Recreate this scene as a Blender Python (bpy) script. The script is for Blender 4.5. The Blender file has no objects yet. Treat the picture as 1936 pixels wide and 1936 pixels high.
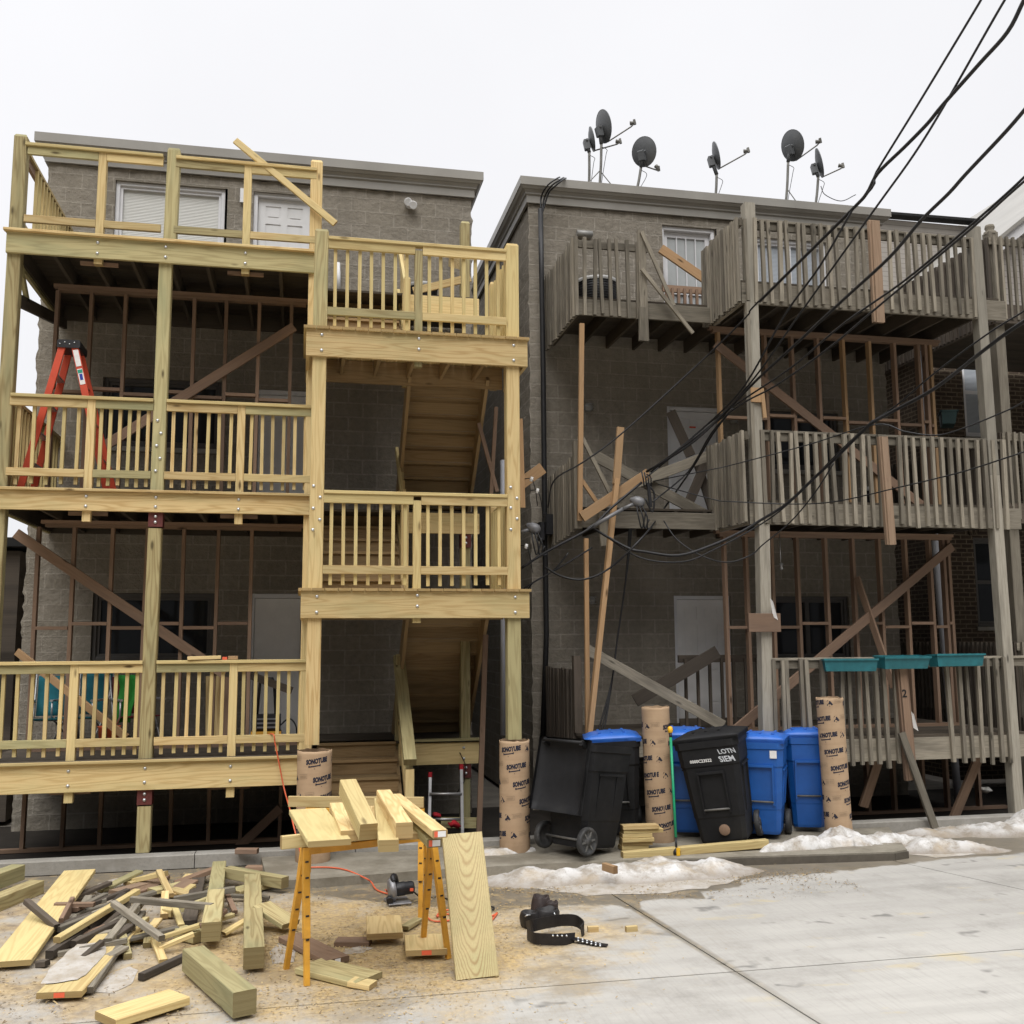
import bpy, bmesh, math, random
from mathutils import Vector, Matrix, noise as mnoise
random.seed(7)
D = bpy.data
C = bpy.context.scene.collection
R = math.radians
scn = bpy.context.scene

# ------------------------------------------------------------------ camera
CAM_H = 2.3
YAW, PIT, ROL, FPX = R(11.875), R(7.334), R(-0.334), 1898.7
_cy, _sy, _cp, _sp = math.cos(YAW), math.sin(YAW), math.cos(PIT), math.sin(PIT)
FWD = Vector((_sy*_cp, _cy*_cp, _sp))
_r0 = Vector((_cy, -_sy, 0)); _u0 = _r0.cross(FWD)
RIGHT = math.cos(ROL)*_r0 + math.sin(ROL)*_u0
UP = -math.sin(ROL)*_r0 + math.cos(ROL)*_u0
cam_d = D.cameras.new('camera'); cam = D.objects.new('camera', cam_d); C.objects.link(cam)
m = Matrix((RIGHT, UP, -FWD)).transposed().to_4x4(); m.translation = Vector((0, 0, CAM_H))
cam.matrix_world = m
cam_d.sensor_width = 36; cam_d.lens = 36*FPX/1936; cam_d.clip_start = .05; cam_d.clip_end = 500
scn.camera = cam

# ------------------------------------------------------------------ sky, sun, exposure
SUN_EL, SUN_AZ = R(52), R(195)          # azimuth measured from +Y towards +X
w = D.worlds.new("World"); scn.world = w; w.use_nodes = True
nt = w.node_tree; nt.nodes.clear()
out = nt.nodes.new('ShaderNodeOutputWorld'); bg = nt.nodes.new('ShaderNodeBackground')
sky = nt.nodes.new('ShaderNodeTexSky'); sky.sky_type = 'NISHITA'; sky.sun_disc = False
sky.sun_elevation = SUN_EL; sky.sun_rotation = SUN_AZ; sky.air_density = 1; sky.dust_density = 4
hs = nt.nodes.new('ShaderNodeHueSaturation'); hs.inputs['Saturation'].default_value = .12
# overcast veil: an even pale cloud layer, brighter towards the zenith, with soft mottling
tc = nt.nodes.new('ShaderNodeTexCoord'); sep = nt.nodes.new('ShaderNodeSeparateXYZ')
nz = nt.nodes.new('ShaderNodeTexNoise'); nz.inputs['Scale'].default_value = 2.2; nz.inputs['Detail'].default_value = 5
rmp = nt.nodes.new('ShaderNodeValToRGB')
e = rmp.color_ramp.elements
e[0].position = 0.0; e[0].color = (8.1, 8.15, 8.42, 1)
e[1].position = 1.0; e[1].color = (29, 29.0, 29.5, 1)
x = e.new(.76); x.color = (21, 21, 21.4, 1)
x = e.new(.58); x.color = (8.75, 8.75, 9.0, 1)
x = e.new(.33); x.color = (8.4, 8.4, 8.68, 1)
mul = nt.nodes.new('ShaderNodeMixRGB'); mul.blend_type = 'MULTIPLY'; mul.inputs[0].default_value = 1
mr = nt.nodes.new('ShaderNodeMapRange'); mr.inputs[1].default_value = .3; mr.inputs[2].default_value = .7
mr.inputs[3].default_value = .955; mr.inputs[4].default_value = 1.03
mixs = nt.nodes.new('ShaderNodeMixRGB'); mixs.inputs[0].default_value = .88
L = nt.links.new
L(tc.outputs['Generated'], sep.inputs[0]); L(sep.outputs['Z'], rmp.inputs[0])
L(tc.outputs['Generated'], nz.inputs['Vector']); L(nz.outputs['Fac'], mr.inputs[0])
L(rmp.outputs['Color'], mul.inputs[1]); L(mr.outputs[0], mul.inputs[2])
L(sky.outputs[0], hs.inputs['Color']); L(hs.outputs[0], mixs.inputs[1]); L(mul.outputs[0], mixs.inputs[2])
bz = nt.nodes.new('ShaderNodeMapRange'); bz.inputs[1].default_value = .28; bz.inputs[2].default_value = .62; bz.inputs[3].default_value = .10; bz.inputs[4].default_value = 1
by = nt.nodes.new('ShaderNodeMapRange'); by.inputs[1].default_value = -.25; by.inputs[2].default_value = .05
bk = nt.nodes.new('ShaderNodeMath'); bk.operation = 'MAXIMUM'                     # low sky behind the camera dimmed to deepen shade under the decks
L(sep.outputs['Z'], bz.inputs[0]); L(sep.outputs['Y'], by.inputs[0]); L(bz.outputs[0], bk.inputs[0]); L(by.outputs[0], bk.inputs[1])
mulb = nt.nodes.new('ShaderNodeMixRGB'); mulb.blend_type = 'MULTIPLY'; mulb.inputs[0].default_value = 1      # added dimming, standing in for unbuilt houses across the alley
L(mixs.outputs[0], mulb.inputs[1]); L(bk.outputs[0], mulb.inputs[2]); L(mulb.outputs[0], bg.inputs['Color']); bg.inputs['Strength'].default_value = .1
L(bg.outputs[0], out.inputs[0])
sd = D.lights.new('sun', 'SUN'); sd.energy = 1.5; sd.angle = R(40); sd.color = (1, .97, .93)
so = D.objects.new('sun', sd); C.objects.link(so)
sdir = Vector((math.sin(SUN_AZ)*math.cos(SUN_EL), math.cos(SUN_AZ)*math.cos(SUN_EL), math.sin(SUN_EL)))
so.rotation_euler = (-sdir).to_track_quat('-Z', 'Y').to_euler(); so.location = (0, 0, 30)
vs = scn.view_settings; vs.view_transform = 'Standard'; vs.look = 'None'; vs.gamma = 1; vs.exposure = 0.25
vs.use_curve_mapping = False

# ------------------------------------------------------------------ measuring helpers (photo pixel -> point on a real plane)
def ray(px, py):
    return RIGHT*((px-968)/FPX) - UP*((py-968)/FPX) + FWD
def P(px, py, Y):
    d = ray(px, py); p = d*(Y/d.y); return Vector((p.x, p.y, p.z+CAM_H))
def G(px, py, z=0.):
    d = ray(px, py); p = d*((z-CAM_H)/d.z); return Vector((p.x, p.y, z))

# ------------------------------------------------------------------ mesh builder
class MB:
    def __init__(s): s.v = []; s.f = []; s.uv = []; s.mi = []; s.sm = []
    def face(s, pts, uvs=None, mi=0, sm=False):
        b = len(s.v); s.v += [Vector(p) for p in pts]; s.f.append(list(range(b, b+len(pts))))
        s.uv.append(uvs or [(0, 0)]*len(pts)); s.mi.append(mi); s.sm.append(sm)
    def board(s, p0, p1, w, t, up=(0, 0, 1), ch=.0, mi=0, j=0):
        """sawn timber from p0 to p1; w measured along `up`, t across it; uv.x runs along the grain in metres"""
        p0 = Vector(p0); p1 = Vector(p1); a = (p1-p0); ln = a.length
        if ln < 1e-6: return s
        a /= ln; u = Vector(up); u = u-a*u.dot(a)
        if u.length < 1e-4: u = Vector((0, 1, 0)) - a*a.y
        u.normalize(); n = a.cross(u)
        k = random.randint(0, 997)*10+5.; o = random.uniform(0, 40)
        hw, ht = w/2, t/2
        if ch > 0:
            prof = [(-hw+ch, -ht), (hw-ch, -ht), (hw, -ht+ch), (hw, ht-ch), (hw-ch, ht), (-hw+ch, ht), (-hw, ht-ch), (-hw, -ht+ch)]
        else:
            prof = [(-hw, -ht), (hw, -ht), (hw, ht), (-hw, ht)]
        N = len(prof); A = [p0+u*q+n*r for q, r in prof]; B = [p1+u*q+n*r for q, r in prof]
        c = 0
        for i in range(N):
            i2 = (i+1) % N; d = math.hypot(prof[i2][0]-prof[i][0], prof[i2][1]-prof[i][1])
            v0, v1 = k+c-.4, k+c+d-.4; c += d
            s.face([A[i], A[i2], B[i2], B[i]], [(o, v0), (o, v1), (o+ln, v1), (o+ln, v0)], mi)
        s.face(list(reversed(A)), [(o+q*.15, k+2+r) for q, r in reversed(prof)], mi)
        s.face(B, [(o+ln+q*.15, k+2+r) for q, r in prof], mi)
        return s
    def box(s, x0, x1, y0, y1, z0, z1, ch=0, mi=0):
        dx, dy, dz = x1-x0, y1-y0, z1-z0; cx, cy, cz = (x0+x1)/2, (y0+y1)/2, (z0+z1)/2
        if dx >= dy and dx >= dz: return s.board((x0, cy, cz), (x1, cy, cz), dz, dy, (0, 0, 1), ch, mi)
        if dz >= dy: return s.board((cx, cy, z0), (cx, cy, z1), dx, dy, (1, 0, 0), ch, mi)
        return s.board((cx, y0, cz), (cx, y1, cz), dx, dz, (1, 0, 0), ch, mi)
    def tube(s, pts, r, n=8, mi=0, cap=True, sm=True):
        pts = [Vector(p) for p in pts]; rr = r if isinstance(r, (list, tuple)) else [r]*len(pts)
        rings = []; prev = None
        for i, p in enumerate(pts):
            a = (pts[min(i+1, len(pts)-1)]-pts[max(i-1, 0)]).normalized()
            if prev is None:
                u = a.cross(Vector((0, 0, 1)));
                if u.length < 1e-3: u = a.cross(Vector((0, 1, 0)))
            else: u = prev-a*prev.dot(a)
            u.normalize(); prev = u; v = a.cross(u)
            rings.append([p+(u*math.cos(2*math.pi*k/n)+v*math.sin(2*math.pi*k/n))*rr[i] for k in range(n)])
        c = 0; o = random.uniform(0, 30)
        for i in range(len(rings)-1):
            ln = (pts[i+1]-pts[i]).length
            for k in range(n):
                k2 = (k+1) % n
                s.face([rings[i][k], rings[i][k2], rings[i+1][k2], rings[i+1][k]], [(o+c, k/n), (o+c, (k+1)/n), (o+c+ln, (k+1)/n), (o+c+ln, k/n)], mi, sm)
            c += ln
        if cap: s.face(list(reversed(rings[0])), None, mi); s.face(rings[-1], None, mi)
        return s
    def lathe(s, c, prof, axis=(0, 0, 1), n=24, mi=0, sm=True):
        """prof: list of (radius, height) revolved about axis through c"""
        c = Vector(c); a = Vector(axis).normalized(); u = a.cross(Vector((.3, .9, .1))).normalized(); v = a.cross(u)
        rg = [[c+a*h+(u*math.cos(2*math.pi*k/n)+v*math.sin(2*math.pi*k/n))*r for k in range(n)] for r, h in prof]
        for i in range(len(rg)-1):
            for k in range(n):
                k2 = (k+1) % n
                s.face([rg[i][k], rg[i][k2], rg[i+1][k2], rg[i+1][k]], [(k/n, i), ((k+1)/n, i), ((k+1)/n, i+1), (k/n, i+1)], mi, sm)
        return s
    def hexa(s, b, mi=0):
        """8 corners: four bottom (ccw from above) then four top"""
        o = random.uniform(0, 40); k = random.randint(0, 997)*10+5
        for q in ((3, 2, 1, 0), (4, 5, 6, 7), (0, 1, 5, 4), (1, 2, 6, 5), (2, 3, 7, 6), (3, 0, 4, 7)):
            p = [Vector(b[i]) for i in q]; e = (p[1]-p[0]).length; h = (p[3]-p[0]).length
            s.face(p, [(o, k), (o+e, k), (o+e, k+h), (o, k+h)], mi)
        return s
    def prism(s, poly, dirv, mi=0):
        poly = [Vector(p) for p in poly]; d = Vector(dirv); q = [p+d for p in poly]; n = len(poly)
        s.face(list(reversed(poly)), [(p.x, p.z) for p in reversed(poly)], mi); s.face(q, [(p.x, p.z) for p in q], mi)
        for i in range(n):
            j = (i+1) % n; s.face([poly[i], poly[j], q[j], q[i]], [(0, 0), (1, 0), (1, 1), (0, 1)], mi)
        return s
    def build(s, name, mats, parent=None, weld=False, origin=None):
        me = D.meshes.new(name)
        if origin is None:
            if parent is not None: origin = ORG.get(parent.name, Vector((0, 0, 0)))
            else:
                lo = Vector([min(v[i] for v in s.v) for i in range(3)]); hi = Vector([max(v[i] for v in s.v) for i in range(3)])
                origin = Vector(((lo.x+hi.x)/2, (lo.y+hi.y)/2, lo.z))
        origin = Vector(origin)
        me.from_pydata([v-origin for v in s.v], [], s.f)
        ul = me.uv_layers.new(name='UVMap'); flat = [c for f in s.uv for q in f for c in q]
        ul.data.foreach_set('uv', flat)
        mats = mats if isinstance(mats, (list, tuple)) else [mats]
        for mm in mats: me.materials.append(mm)
        me.polygons.foreach_set('material_index', s.mi); me.polygons.foreach_set('use_smooth', s.sm)
        if weld or any(s.sm):
            bm = bmesh.new(); bm.from_mesh(me); bmesh.ops.remove_doubles(bm, verts=bm.verts, dist=1e-5)
            bmesh.ops.recalc_face_normals(bm, faces=bm.faces); bm.to_mesh(me); bm.free()
        me.update()
        o = D.objects.new(name, me); C.objects.link(o)
        if parent is not None: o.parent = parent; ORG[o.name] = origin
        else: o.location = origin; ORG[o.name] = origin
        return o
ORG = {}
def thing(name, label, cat, loc, group=None):
    o = D.objects.new(name, None); C.objects.link(o); o.location = loc; ORG[o.name] = Vector(loc)
    o.empty_display_size = .1
    return tag(o, label, cat, group)
def tag(o, label, cat, group=None):
    o['label'] = label; o['category'] = cat
    if group: o['group'] = group
    return o
def kind(o, k): o['kind'] = k; return o
def sub(o, label): o['label'] = label; return o
def copy_tree(o, parent=None):
    c = o.copy(); C.objects.link(c)
    if parent is not None: c.parent = parent
    for ch in list(o.children): copy_tree(ch, c)
    return c
def lerp(a, b, t): return a+(b-a)*t

# ------------------------------------------------------------------ materials
class NT:
    def __init__(s, name, rough=.7, col=(.5, .5, .5), metal=0, spec=.5):
        s.m = D.materials.new(name); s.m.use_nodes = True; s.t = s.m.node_tree
        s.b = s.t.nodes['Principled BSDF']; s.b.inputs['Base Color'].default_value = (*col, 1)
        s.b.inputs['Roughness'].default_value = rough; s.b.inputs['Metallic'].default_value = metal
        s.b.inputs['Specular IOR Level'].default_value = spec
    def n(s, typ, **kw):
        nd = s.t.nodes.new(typ)
        for k, v in kw.items():
            if k.startswith('_'): setattr(nd, k[1:], v)
            else:
                key = int(k[1:]) if k[0] == 'i' and k[1:].isdigit() else k.replace('0', ' ')
                nd.inputs[key].default_value = v
        return nd
    def l(s, a, b): s.t.links.new(a, b); return s
    def math(s, op, a, b=None, c=None):
        nd = s.t.nodes.new('ShaderNodeMath'); nd.operation = op
        for i, q in enumerate((a, b, c)):
            if q is None: continue
            if isinstance(q, (int, float)): nd.inputs[i].default_value = q
            else: s.l(q, nd.inputs[i])
        return nd.outputs[0]
    def mix(s, f, a, b, bt='MIX'):
        nd = s.t.nodes.new('ShaderNodeMixRGB'); nd.blend_type = bt
        for i, q in enumerate((f, a, b)):
            if isinstance(q, (int, float)): nd.inputs[i].default_value = q
            elif isinstance(q, tuple): nd.inputs[i].default_value = (*q, 1)
            else: s.l(q, nd.inputs[i])
        return nd.outputs[0]
    def rng(s, v, a, b, c=0., d=1.):
        nd = s.t.nodes.new('ShaderNodeMapRange'); s.l(v, nd.inputs[0])
        for i, q in enumerate((a, b, c, d)): nd.inputs[i+1].default_value = q
        return nd.outputs[0]
    def noise(s, vec, scale, detail=3, rough=.5, sc3=None):
        if sc3:
            mp = s.n('ShaderNodeMapping'); mp.inputs['Scale'].default_value = sc3; s.l(vec, mp.inputs[0]); vec = mp.outputs[0]
        nd = s.n('ShaderNodeTexNoise'); nd.inputs['Scale'].default_value = scale; nd.inputs['Detail'].default_value = detail
        nd.inputs['Roughness'].default_value = rough; s.l(vec, nd.inputs['Vector']); return nd.outputs['Fac']
    def bump(s, h, st=.3, dist=.01):
        nd = s.n('ShaderNodeBump'); nd.inputs['Strength'].default_value = st; nd.inputs['Distance'].default_value = dist
        s.l(h, nd.inputs['Height']); s.l(nd.outputs[0], s.b.inputs['Normal']); return s
    def col(s, c): s.l(c, s.b.inputs['Base Color']); return s
    def uv(s): return s.n('ShaderNodeTexCoord').outputs['UV']
    def obj(s): return s.n('ShaderNodeTexCoord').outputs['Object']
    def pos(s): return s.n('ShaderNodeNewGeometry').outputs['Position']

def wood(name, light, dark, tint, stain=(.2, .2, .18), var=.25, ring=.5, knots=1., stain_amt=.3, rough=.78, streak=.25, gsc=(.55, 7., 1), gk=62., gv=30.):
    t = NT(name, rough, spec=.25); uv = t.uv()
    sp = t.n('ShaderNodeSeparateXYZ'); t.l(uv, sp.inputs[0]); u, v = sp.outputs[0], sp.outputs[1]
    bid = t.math('FLOOR', t.math('MULTIPLY', v, .1))
    wn = t.n('ShaderNodeTexWhiteNoise', _noise_dimensions='1D'); t.l(bid, wn.inputs['W']); r1 = wn.outputs['Value']
    wn2 = t.n('ShaderNodeTexWhiteNoise', _noise_dimensions='1D'); t.l(t.math('ADD', bid, 77.3), wn2.inputs['W']); r2 = wn2.outputs['Value']
    n1 = t.noise(uv, 1., 2, .5, gsc)
    rings = t.math('MULTIPLY_ADD', t.math('SINE', t.math('ADD', t.math('MULTIPLY', n1, gk), t.math('MULTIPLY', v, gv))), .5, .5)
    rings = t.math('POWER', rings, 2.2)
    fine = t.noise(uv, 1., 4, .6, (5., 130., 1))
    big = t.noise(uv, 1., 3, .55, (1.1, 5.5, 1))
    c = t.mix(t.math('MULTIPLY', rings, ring), light, dark)
    c = t.mix(t.rng(fine, .35, .75, 0, streak), c, dark)
    c = t.mix(t.math('MULTIPLY', r1, .55), c, tint)
    c = t.mix(t.rng(big, .48, .75, 0, stain_amt), c, stain)
    br = t.math('MULTIPLY_ADD', r2, var, 1-var*.6)
    mm = t.n('ShaderNodeHueSaturation'); t.l(c, mm.inputs['Color']); t.l(br, mm.inputs['Value']); c = mm.outputs[0]
    if knots:
        mp = t.n('ShaderNodeMapping'); mp.inputs['Scale'].default_value = (1.6, 5.5, 1); t.l(uv, mp.inputs[0])
        vo = t.n('ShaderNodeTexVoronoi'); vo.inputs['Scale'].default_value = 1.; vo.inputs['Randomness'].default_value = 1
        t.l(mp.outputs[0], vo.inputs['Vector'])
        kk = t.math('MULTIPLY', t.rng(vo.outputs['Distance'], .045, .11, 1, 0), knots)
        c = t.mix(kk, c, tuple(q*.28 for q in dark))
    endm = t.math('MULTIPLY', t.rng(t.math('FRACT', t.math('MULTIPLY', v, .1)), .655, .66), t.rng(t.math('FRACT', t.math('MULTIPLY', v, .1)), .76, .75))
    c = t.mix(t.math('MULTIPLY', endm, .7), c, tuple(q*.55 for q in dark))      # sawn end grain
    t.col(c)
    t.bump(t.math('ADD', fine, t.math('MULTIPLY', rings, .5)), .25, .004)
    return t.m
M = {}
M['new'] = wood('treated_pine', (.68, .515, .26), (.46, .295, .12), (.56, .46, .225), (.38, .36, .18), .42, .75, 1., .45, .78, .4)
M['newgreen'] = wood('treated_pine_green', (.48, .405, .21), (.28, .21, .095), (.37, .35, .185), (.22, .235, .13), .36, .8, .9, .6, .78, .4)
M['fresh'] = wood('fresh_cut_pine', (.60, .475, .225), (.42, .28, .115), (.51, .435, .205), (.38, .35, .17), .22, .6, .7, .3, .78, .35)
M['stud'] = wood('stud_fir', (.27, .18, .12), (.165, .10, .062), (.22, .145, .105), (.11, .085, .07), .45, .35, .9, .4)
M['studpale'] = wood('stud_spruce_pale', (.40, .25, .13), (.28, .16, .075), (.34, .23, .13), (.2, .14, .09), .3, .35, .9, .25)  # paler, more orange timber than the other studs
M['tread'] = wood('stained_tread_pine', (.33, .225, .115), (.22, .135, .06), (.28, .205, .105), (.17, .135, .075), .3, .6, .8, .4)
M['scab'] = wood('aged_fir', (.31, .215, .145), (.20, .125, .075), (.25, .185, .135), (.14, .11, .085), .3, .35, .9, .4)
M['oldpost'] = wood('weathered_post_wood', (.37, .34, .28), (.15, .13, .10), (.29, .27, .225), (.12, .108, .088), .4, .35, .8, .6, .85, .7)
M['old'] = wood('weathered_wood', (.32, .285, .225), (.10, .084, .062), (.21, .188, .148), (.08, .07, .055), .75, .35, .8, .75, .85, .8)
M['olddark'] = wood('weathered_dark_wood', (.11, .088, .068), (.05, .04, .03), (.075, .065, .055), (.03, .027, .024), .4, .3, .6, .6, .85, .55)
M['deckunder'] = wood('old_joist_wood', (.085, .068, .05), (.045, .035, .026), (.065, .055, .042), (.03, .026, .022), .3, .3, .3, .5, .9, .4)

def plain(name, col, rough=.6, metal=0, var=.12, scale=6., bump=.0, spec=.4, dirt=None):
    t = NT(name, rough, col, metal, spec); o = t.obj(); n = t.noise(o, scale, 5, .6)
    c = t.mix(t.rng(n, .3, .7), tuple(q*(1-var) for q in col), tuple(min(1, q*(1+var)) for q in col))
    if dirt:
        n2 = t.noise(o, scale*.35, 6, .65); c = t.mix(t.rng(n2, .5, .72, 0, dirt[1]), c, dirt[0])
    t.col(c)
    if bump: t.bump(t.noise(o, scale*6, 4), bump, .01)
    return t.m
M['bolt'] = plain('galvanised_bolt', (.62, .64, .66), .35, .9, .1, 40)
M['bracket'] = plain('red_oxide_bracket', (.12, .032, .028), .6, .2, .2, 20)
M['black'] = plain('black_bin_plastic', (.011, .011, .012), .62, 0, .3, 5, .05, .25, ((.035, .034, .032), .5))
M['blue'] = plain('blue_bin_plastic', (.009, .088, .34), .4, 0, .15, 4, .04, .5, ((.02, .04, .11), .35))
M['bluelid'] = plain('blue_lid_plastic', (.028, .13, .50), .35, 0, .12, 5, .04, .5)
M['darkframe'] = plain('shade_darkened_frame', (.085, .08, .075), .5, 0, .1, 5)  # frames of the shaded lower windows, shade put into the colour
M['dullwhite'] = plain('grimy_white_door', (.76, .75, .735), .5, 0, .06, 3, 0, .3, ((.5, .49, .46), .4))
M['rubber'] = plain('wheel_plastic', (.035, .035, .035), .6, 0, .3, 12, .1, .4, ((.16, .15, .14), .7))
M['wheelgrey'] = plain('worn_wheel_plastic', (.11, .108, .10), .6, 0, .3, 12, .1, .4, ((.22, .2, .18), .6))
M['white'] = plain('white_paint', (.70, .70, .70), .5, 0, .05, 3, 0, .4, ((.5, .5, .48), .3))
M['trimwhite'] = plain('white_vinyl', (.66, .66, .67), .4, 0, .06, 5)
M['cornice'] = plain('taupe_metal_cornice', (.275, .262, .235), .45, 0, .1, 1.5, 0, .4, ((.2, .18, .15), .4))
M['dish'] = plain('grey_dish_paint', (.10, .105, .11), .45, 0, .15, 4, 0, .4, ((.16, .155, .145), .5))
M['dishmetal'] = plain('dull_mast_metal', (.16, .155, .14), .5, .3, .2, 12)
M['cable'] = plain('black_cable', (.012, .012, .013), .5, 0, .3, 10)
M['insul'] = plain('grey_weatherhead', (.15, .15, .155), .45, .2, .15, 8)
M['ceramic'] = plain('white_porcelain', (.75, .74, .72), .25, 0, .05, 8)
M['orange'] = plain('orange_fibreglass', (.56, .075, .035), .45, 0, .12, 3, 0, .4)
M['cord'] = plain('orange_cord', (.62, .12, .05), .5, 0, .1, 8)
M['teal'] = plain('teal_planter_plastic', (.018, .135, .155), .5, 0, .2, 7, .05, .4, ((.012, .06, .07), .5))
M['tealcloth'] = plain('teal_canvas', (.008, .11, .14), .85, 0, .2, 6)
M['redcloth'] = plain('red_canvas', (.12, .012, .02), .85, 0, .25, 6)
M['greencloth'] = plain('green_cloth', (.022, .22, .03), .85, 0, .2, 6)
M['alu'] = plain('aluminium_tube', (.42, .42, .42), .4, .7, .15, 10)
M['yellow'] = plain('yellow_sawhorse_paint', (.60, .30, .035), .45, 0, .15, 9, 0, .4, ((.3, .17, .05), .5))
M['green'] = plain('green_pole_paint', (.01, .28, .13), .4, 0, .1, 9)
M['yellowplastic'] = plain('yellow_plastic', (.75, .42, .02), .4, 0, .1, 9)
M['toolblack'] = plain('black_tool_plastic', (.016, .016, .018), .45, 0, .3, 20, .05)
M['toolgrey'] = plain('cast_magnesium', (.26, .26, .27), .45, .5, .2, 25)
M['leather'] = plain('black_leather', (.014, .012, .012), .5, 0, .3, 18, .15)
M['brownleather'] = plain('brown_leather', (.028, .018, .016), .6, 0, .3, 18, .15)
M['label'] = plain('paper_label', (.75, .74, .72), .6, 0, .08, 30)
M['redlabel'] = plain('orange_label', (.75, .13, .06), .6, 0, .08, 30)
M['blueink'] = plain('blue_label_ink', (.02, .04, .3), .6, 0, .1, 30)
M['greenink'] = plain('green_label_ink', (.03, .3, .2), .6, 0, .1, 30)
M['ink'] = plain('dark_printing_ink', (.030, .030, .045), .8, 0, .3, 60, 0, .2)
M['inkfaint'] = plain('faint_printing_ink', (.26, .19, .125), .85, 0, .2, 60, 0, .2)
M['paintwhite'] = plain('white_spray_paint', (.55, .57, .60), .6, 0, .3, 30)
M['acgrey'] = plain('condenser_casing', (.30, .295, .28), .5, .2, .1, 5)
M['dark'] = plain('dark_void', (.012, .012, .012), .9, 0, .2, 5)
M['pvc'] = plain('grey_downpipe', (.36, .37, .40), .5, 0, .1, 5)
M['darkgreen'] = plain('dark_green_plastic', (.015, .04, .04), .55, 0, .2, 5)
M['glovered'] = plain('red_glove_fabric', (.35, .012, .02), .85, 0, .25, 20)
M['foil'] = plain('plastic_wrap', (.55, .54, .5), .25, 0, .2, 15)
def glass():
    t = NT('window_glass', .06, (.02, .023, .027), 0, .6); return t.m
M['glass'] = glass()
def cardboard():
    t = NT('cardboard_tube', .85, spec=.2); o = t.obj()
    n = t.noise(o, 5, 5, .6); n2 = t.noise(o, 1, 3, .5, (2, 2, 30.))
    c = t.mix(t.rng(n, .3, .7), (.40, .275, .17), (.47, .335, .215))
    c = t.mix(t.rng(n2, .45, .75, 0, .35), c, (.33, .22, .135)); 
    sp = t.n('ShaderNodeSeparateXYZ'); t.l(o, sp.inputs[0])
    wet = t.rng(t.math('ADD', sp.outputs[2], t.math('MULTIPLY', n, .25)), .12, .3, .6, 0)   # damp foot of the tube
    c = t.mix(wet, c, (.20, .135, .085)); t.col(c); t.bump(n2, .15, .004); return t.m
M['card'] = cardboard()
def blinds(name, a, b, freq=42):
    t = NT(name, .5); sp = t.n('ShaderNodeSeparateXYZ'); t.l(t.uv(), sp.inputs[0])
    s = t.math('MULTIPLY_ADD', t.math('SINE', t.math('MULTIPLY', sp.outputs[1], freq*6.283)), .5, .5)
    t.col(t.mix(s, a, b)); t.bump(s, .4, .01); return t.m
M['blind'] = blinds('slatted_blind', (.50, .50, .47), (.66, .66, .62))
M['blindblue'] = blinds('slatted_blind_grey', (.26, .29, .33), (.40, .43, .46))
def blockwall(name, ca, cb, mortar, bw=.40, bh=.2, ms=.011, dirt=(.1, .085, .07), smooth=.1, bumpk=.8):
    t = NT(name, .9, spec=.15); uv = t.uv()
    b = t.n('ShaderNodeTexBrick'); b.offset = .5; b.inputs['Scale'].default_value = 1; b.inputs['Brick Width'].default_value = bw
    b.inputs['Row Height'].default_value = bh; b.inputs['Mortar Size'].default_value = ms; b.inputs['Mortar Smooth'].default_value = smooth
    b.inputs['Color1'].default_value = (*ca, 1); b.inputs['Color2'].default_value = (*cb, 1); b.inputs['Mortar'].default_value = (*mortar, 1)
    b.inputs['Bias'].default_value = 0
    wob = t.n('ShaderNodeTexNoise', Scale=9., Detail=2.); t.l(uv, wob.inputs['Vector'])
    vm = t.n('ShaderNodeVectorMath', _operation='MULTIPLY_ADD'); t.l(wob.outputs['Color'], vm.inputs[0]); vm.inputs[1].default_value = (.014, .014, 0); t.l(uv, vm.inputs[2])
    t.l(vm.outputs[0], b.inputs['Vector'])
    n1 = t.noise(uv, 14, 7, .68); n2 = t.noise(uv, .7, 4, .6); n3 = t.noise(uv, 90, 3, .6)
    c = t.mix(t.rng(n1, .35, .75, 0, .55), b.outputs['Color'], dirt)
    c = t.mix(t.rng(n2, .35, .7, 0, .35), c, tuple(min(1, q*1.25) for q in ca))
    c = t.mix(t.rng(n3, .5, .8, 0, .25), c, tuple(q*.5 for q in ca))
    c = t.mix(t.rng(t.noise(uv, 1, 5, .6, (2.6, .28, 1)), .48, .72, 0, .38), c, tuple(q*.55 for q in ca))      # rain streaks
    c = t.mix(t.rng(t.noise(uv, .45, 5, .62), .56, .7, 0, .35), c, tuple(min(1, q*1.5) for q in cb)); t.col(c)
    h = t.math('SUBTRACT', t.math('ADD', n1, t.math('MULTIPLY', n3, .15)), t.math('MULTIPLY', b.outputs['Fac'], .9))
    t.bump(h, bumpk, .03); return t.m
M['block'] = blockwall('split_face_block', (.245, .22, .178), (.295, .267, .222), (.37, .338, .285))
M['block2'] = blockwall('split_face_block_darker', (.238, .213, .173), (.29, .262, .218), (.36, .33, .28))
M['brick'] = blockwall('dark_common_brick', (.055, .040, .032), (.095, .072, .05), (.22, .18, .13), .21, .075, .011, (.035, .025, .02), .1, .5)
M['sidewall'] = blockwall('side_wall_block', (.12, .105, .09), (.15, .13, .11), (.16, .145, .125))
def siding():
    t = NT('vinyl_siding', .55); sp = t.n('ShaderNodeSeparateXYZ'); t.l(t.uv(), sp.inputs[0])
    f = t.math('FRACT', t.math('MULTIPLY', sp.outputs[1], 9.)); c = t.mix(t.rng(f, 0, .16, 1, 0), (.40, .37, .335), (.13, .115, .10))
    n = t.noise(t.uv(), 2, 4); c = t.mix(t.rng(n, .4, .7, 0, .25), c, (.28, .25, .22)); t.col(c); t.bump(f, .5, .02); return t.m
M['siding'] = siding()
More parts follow.
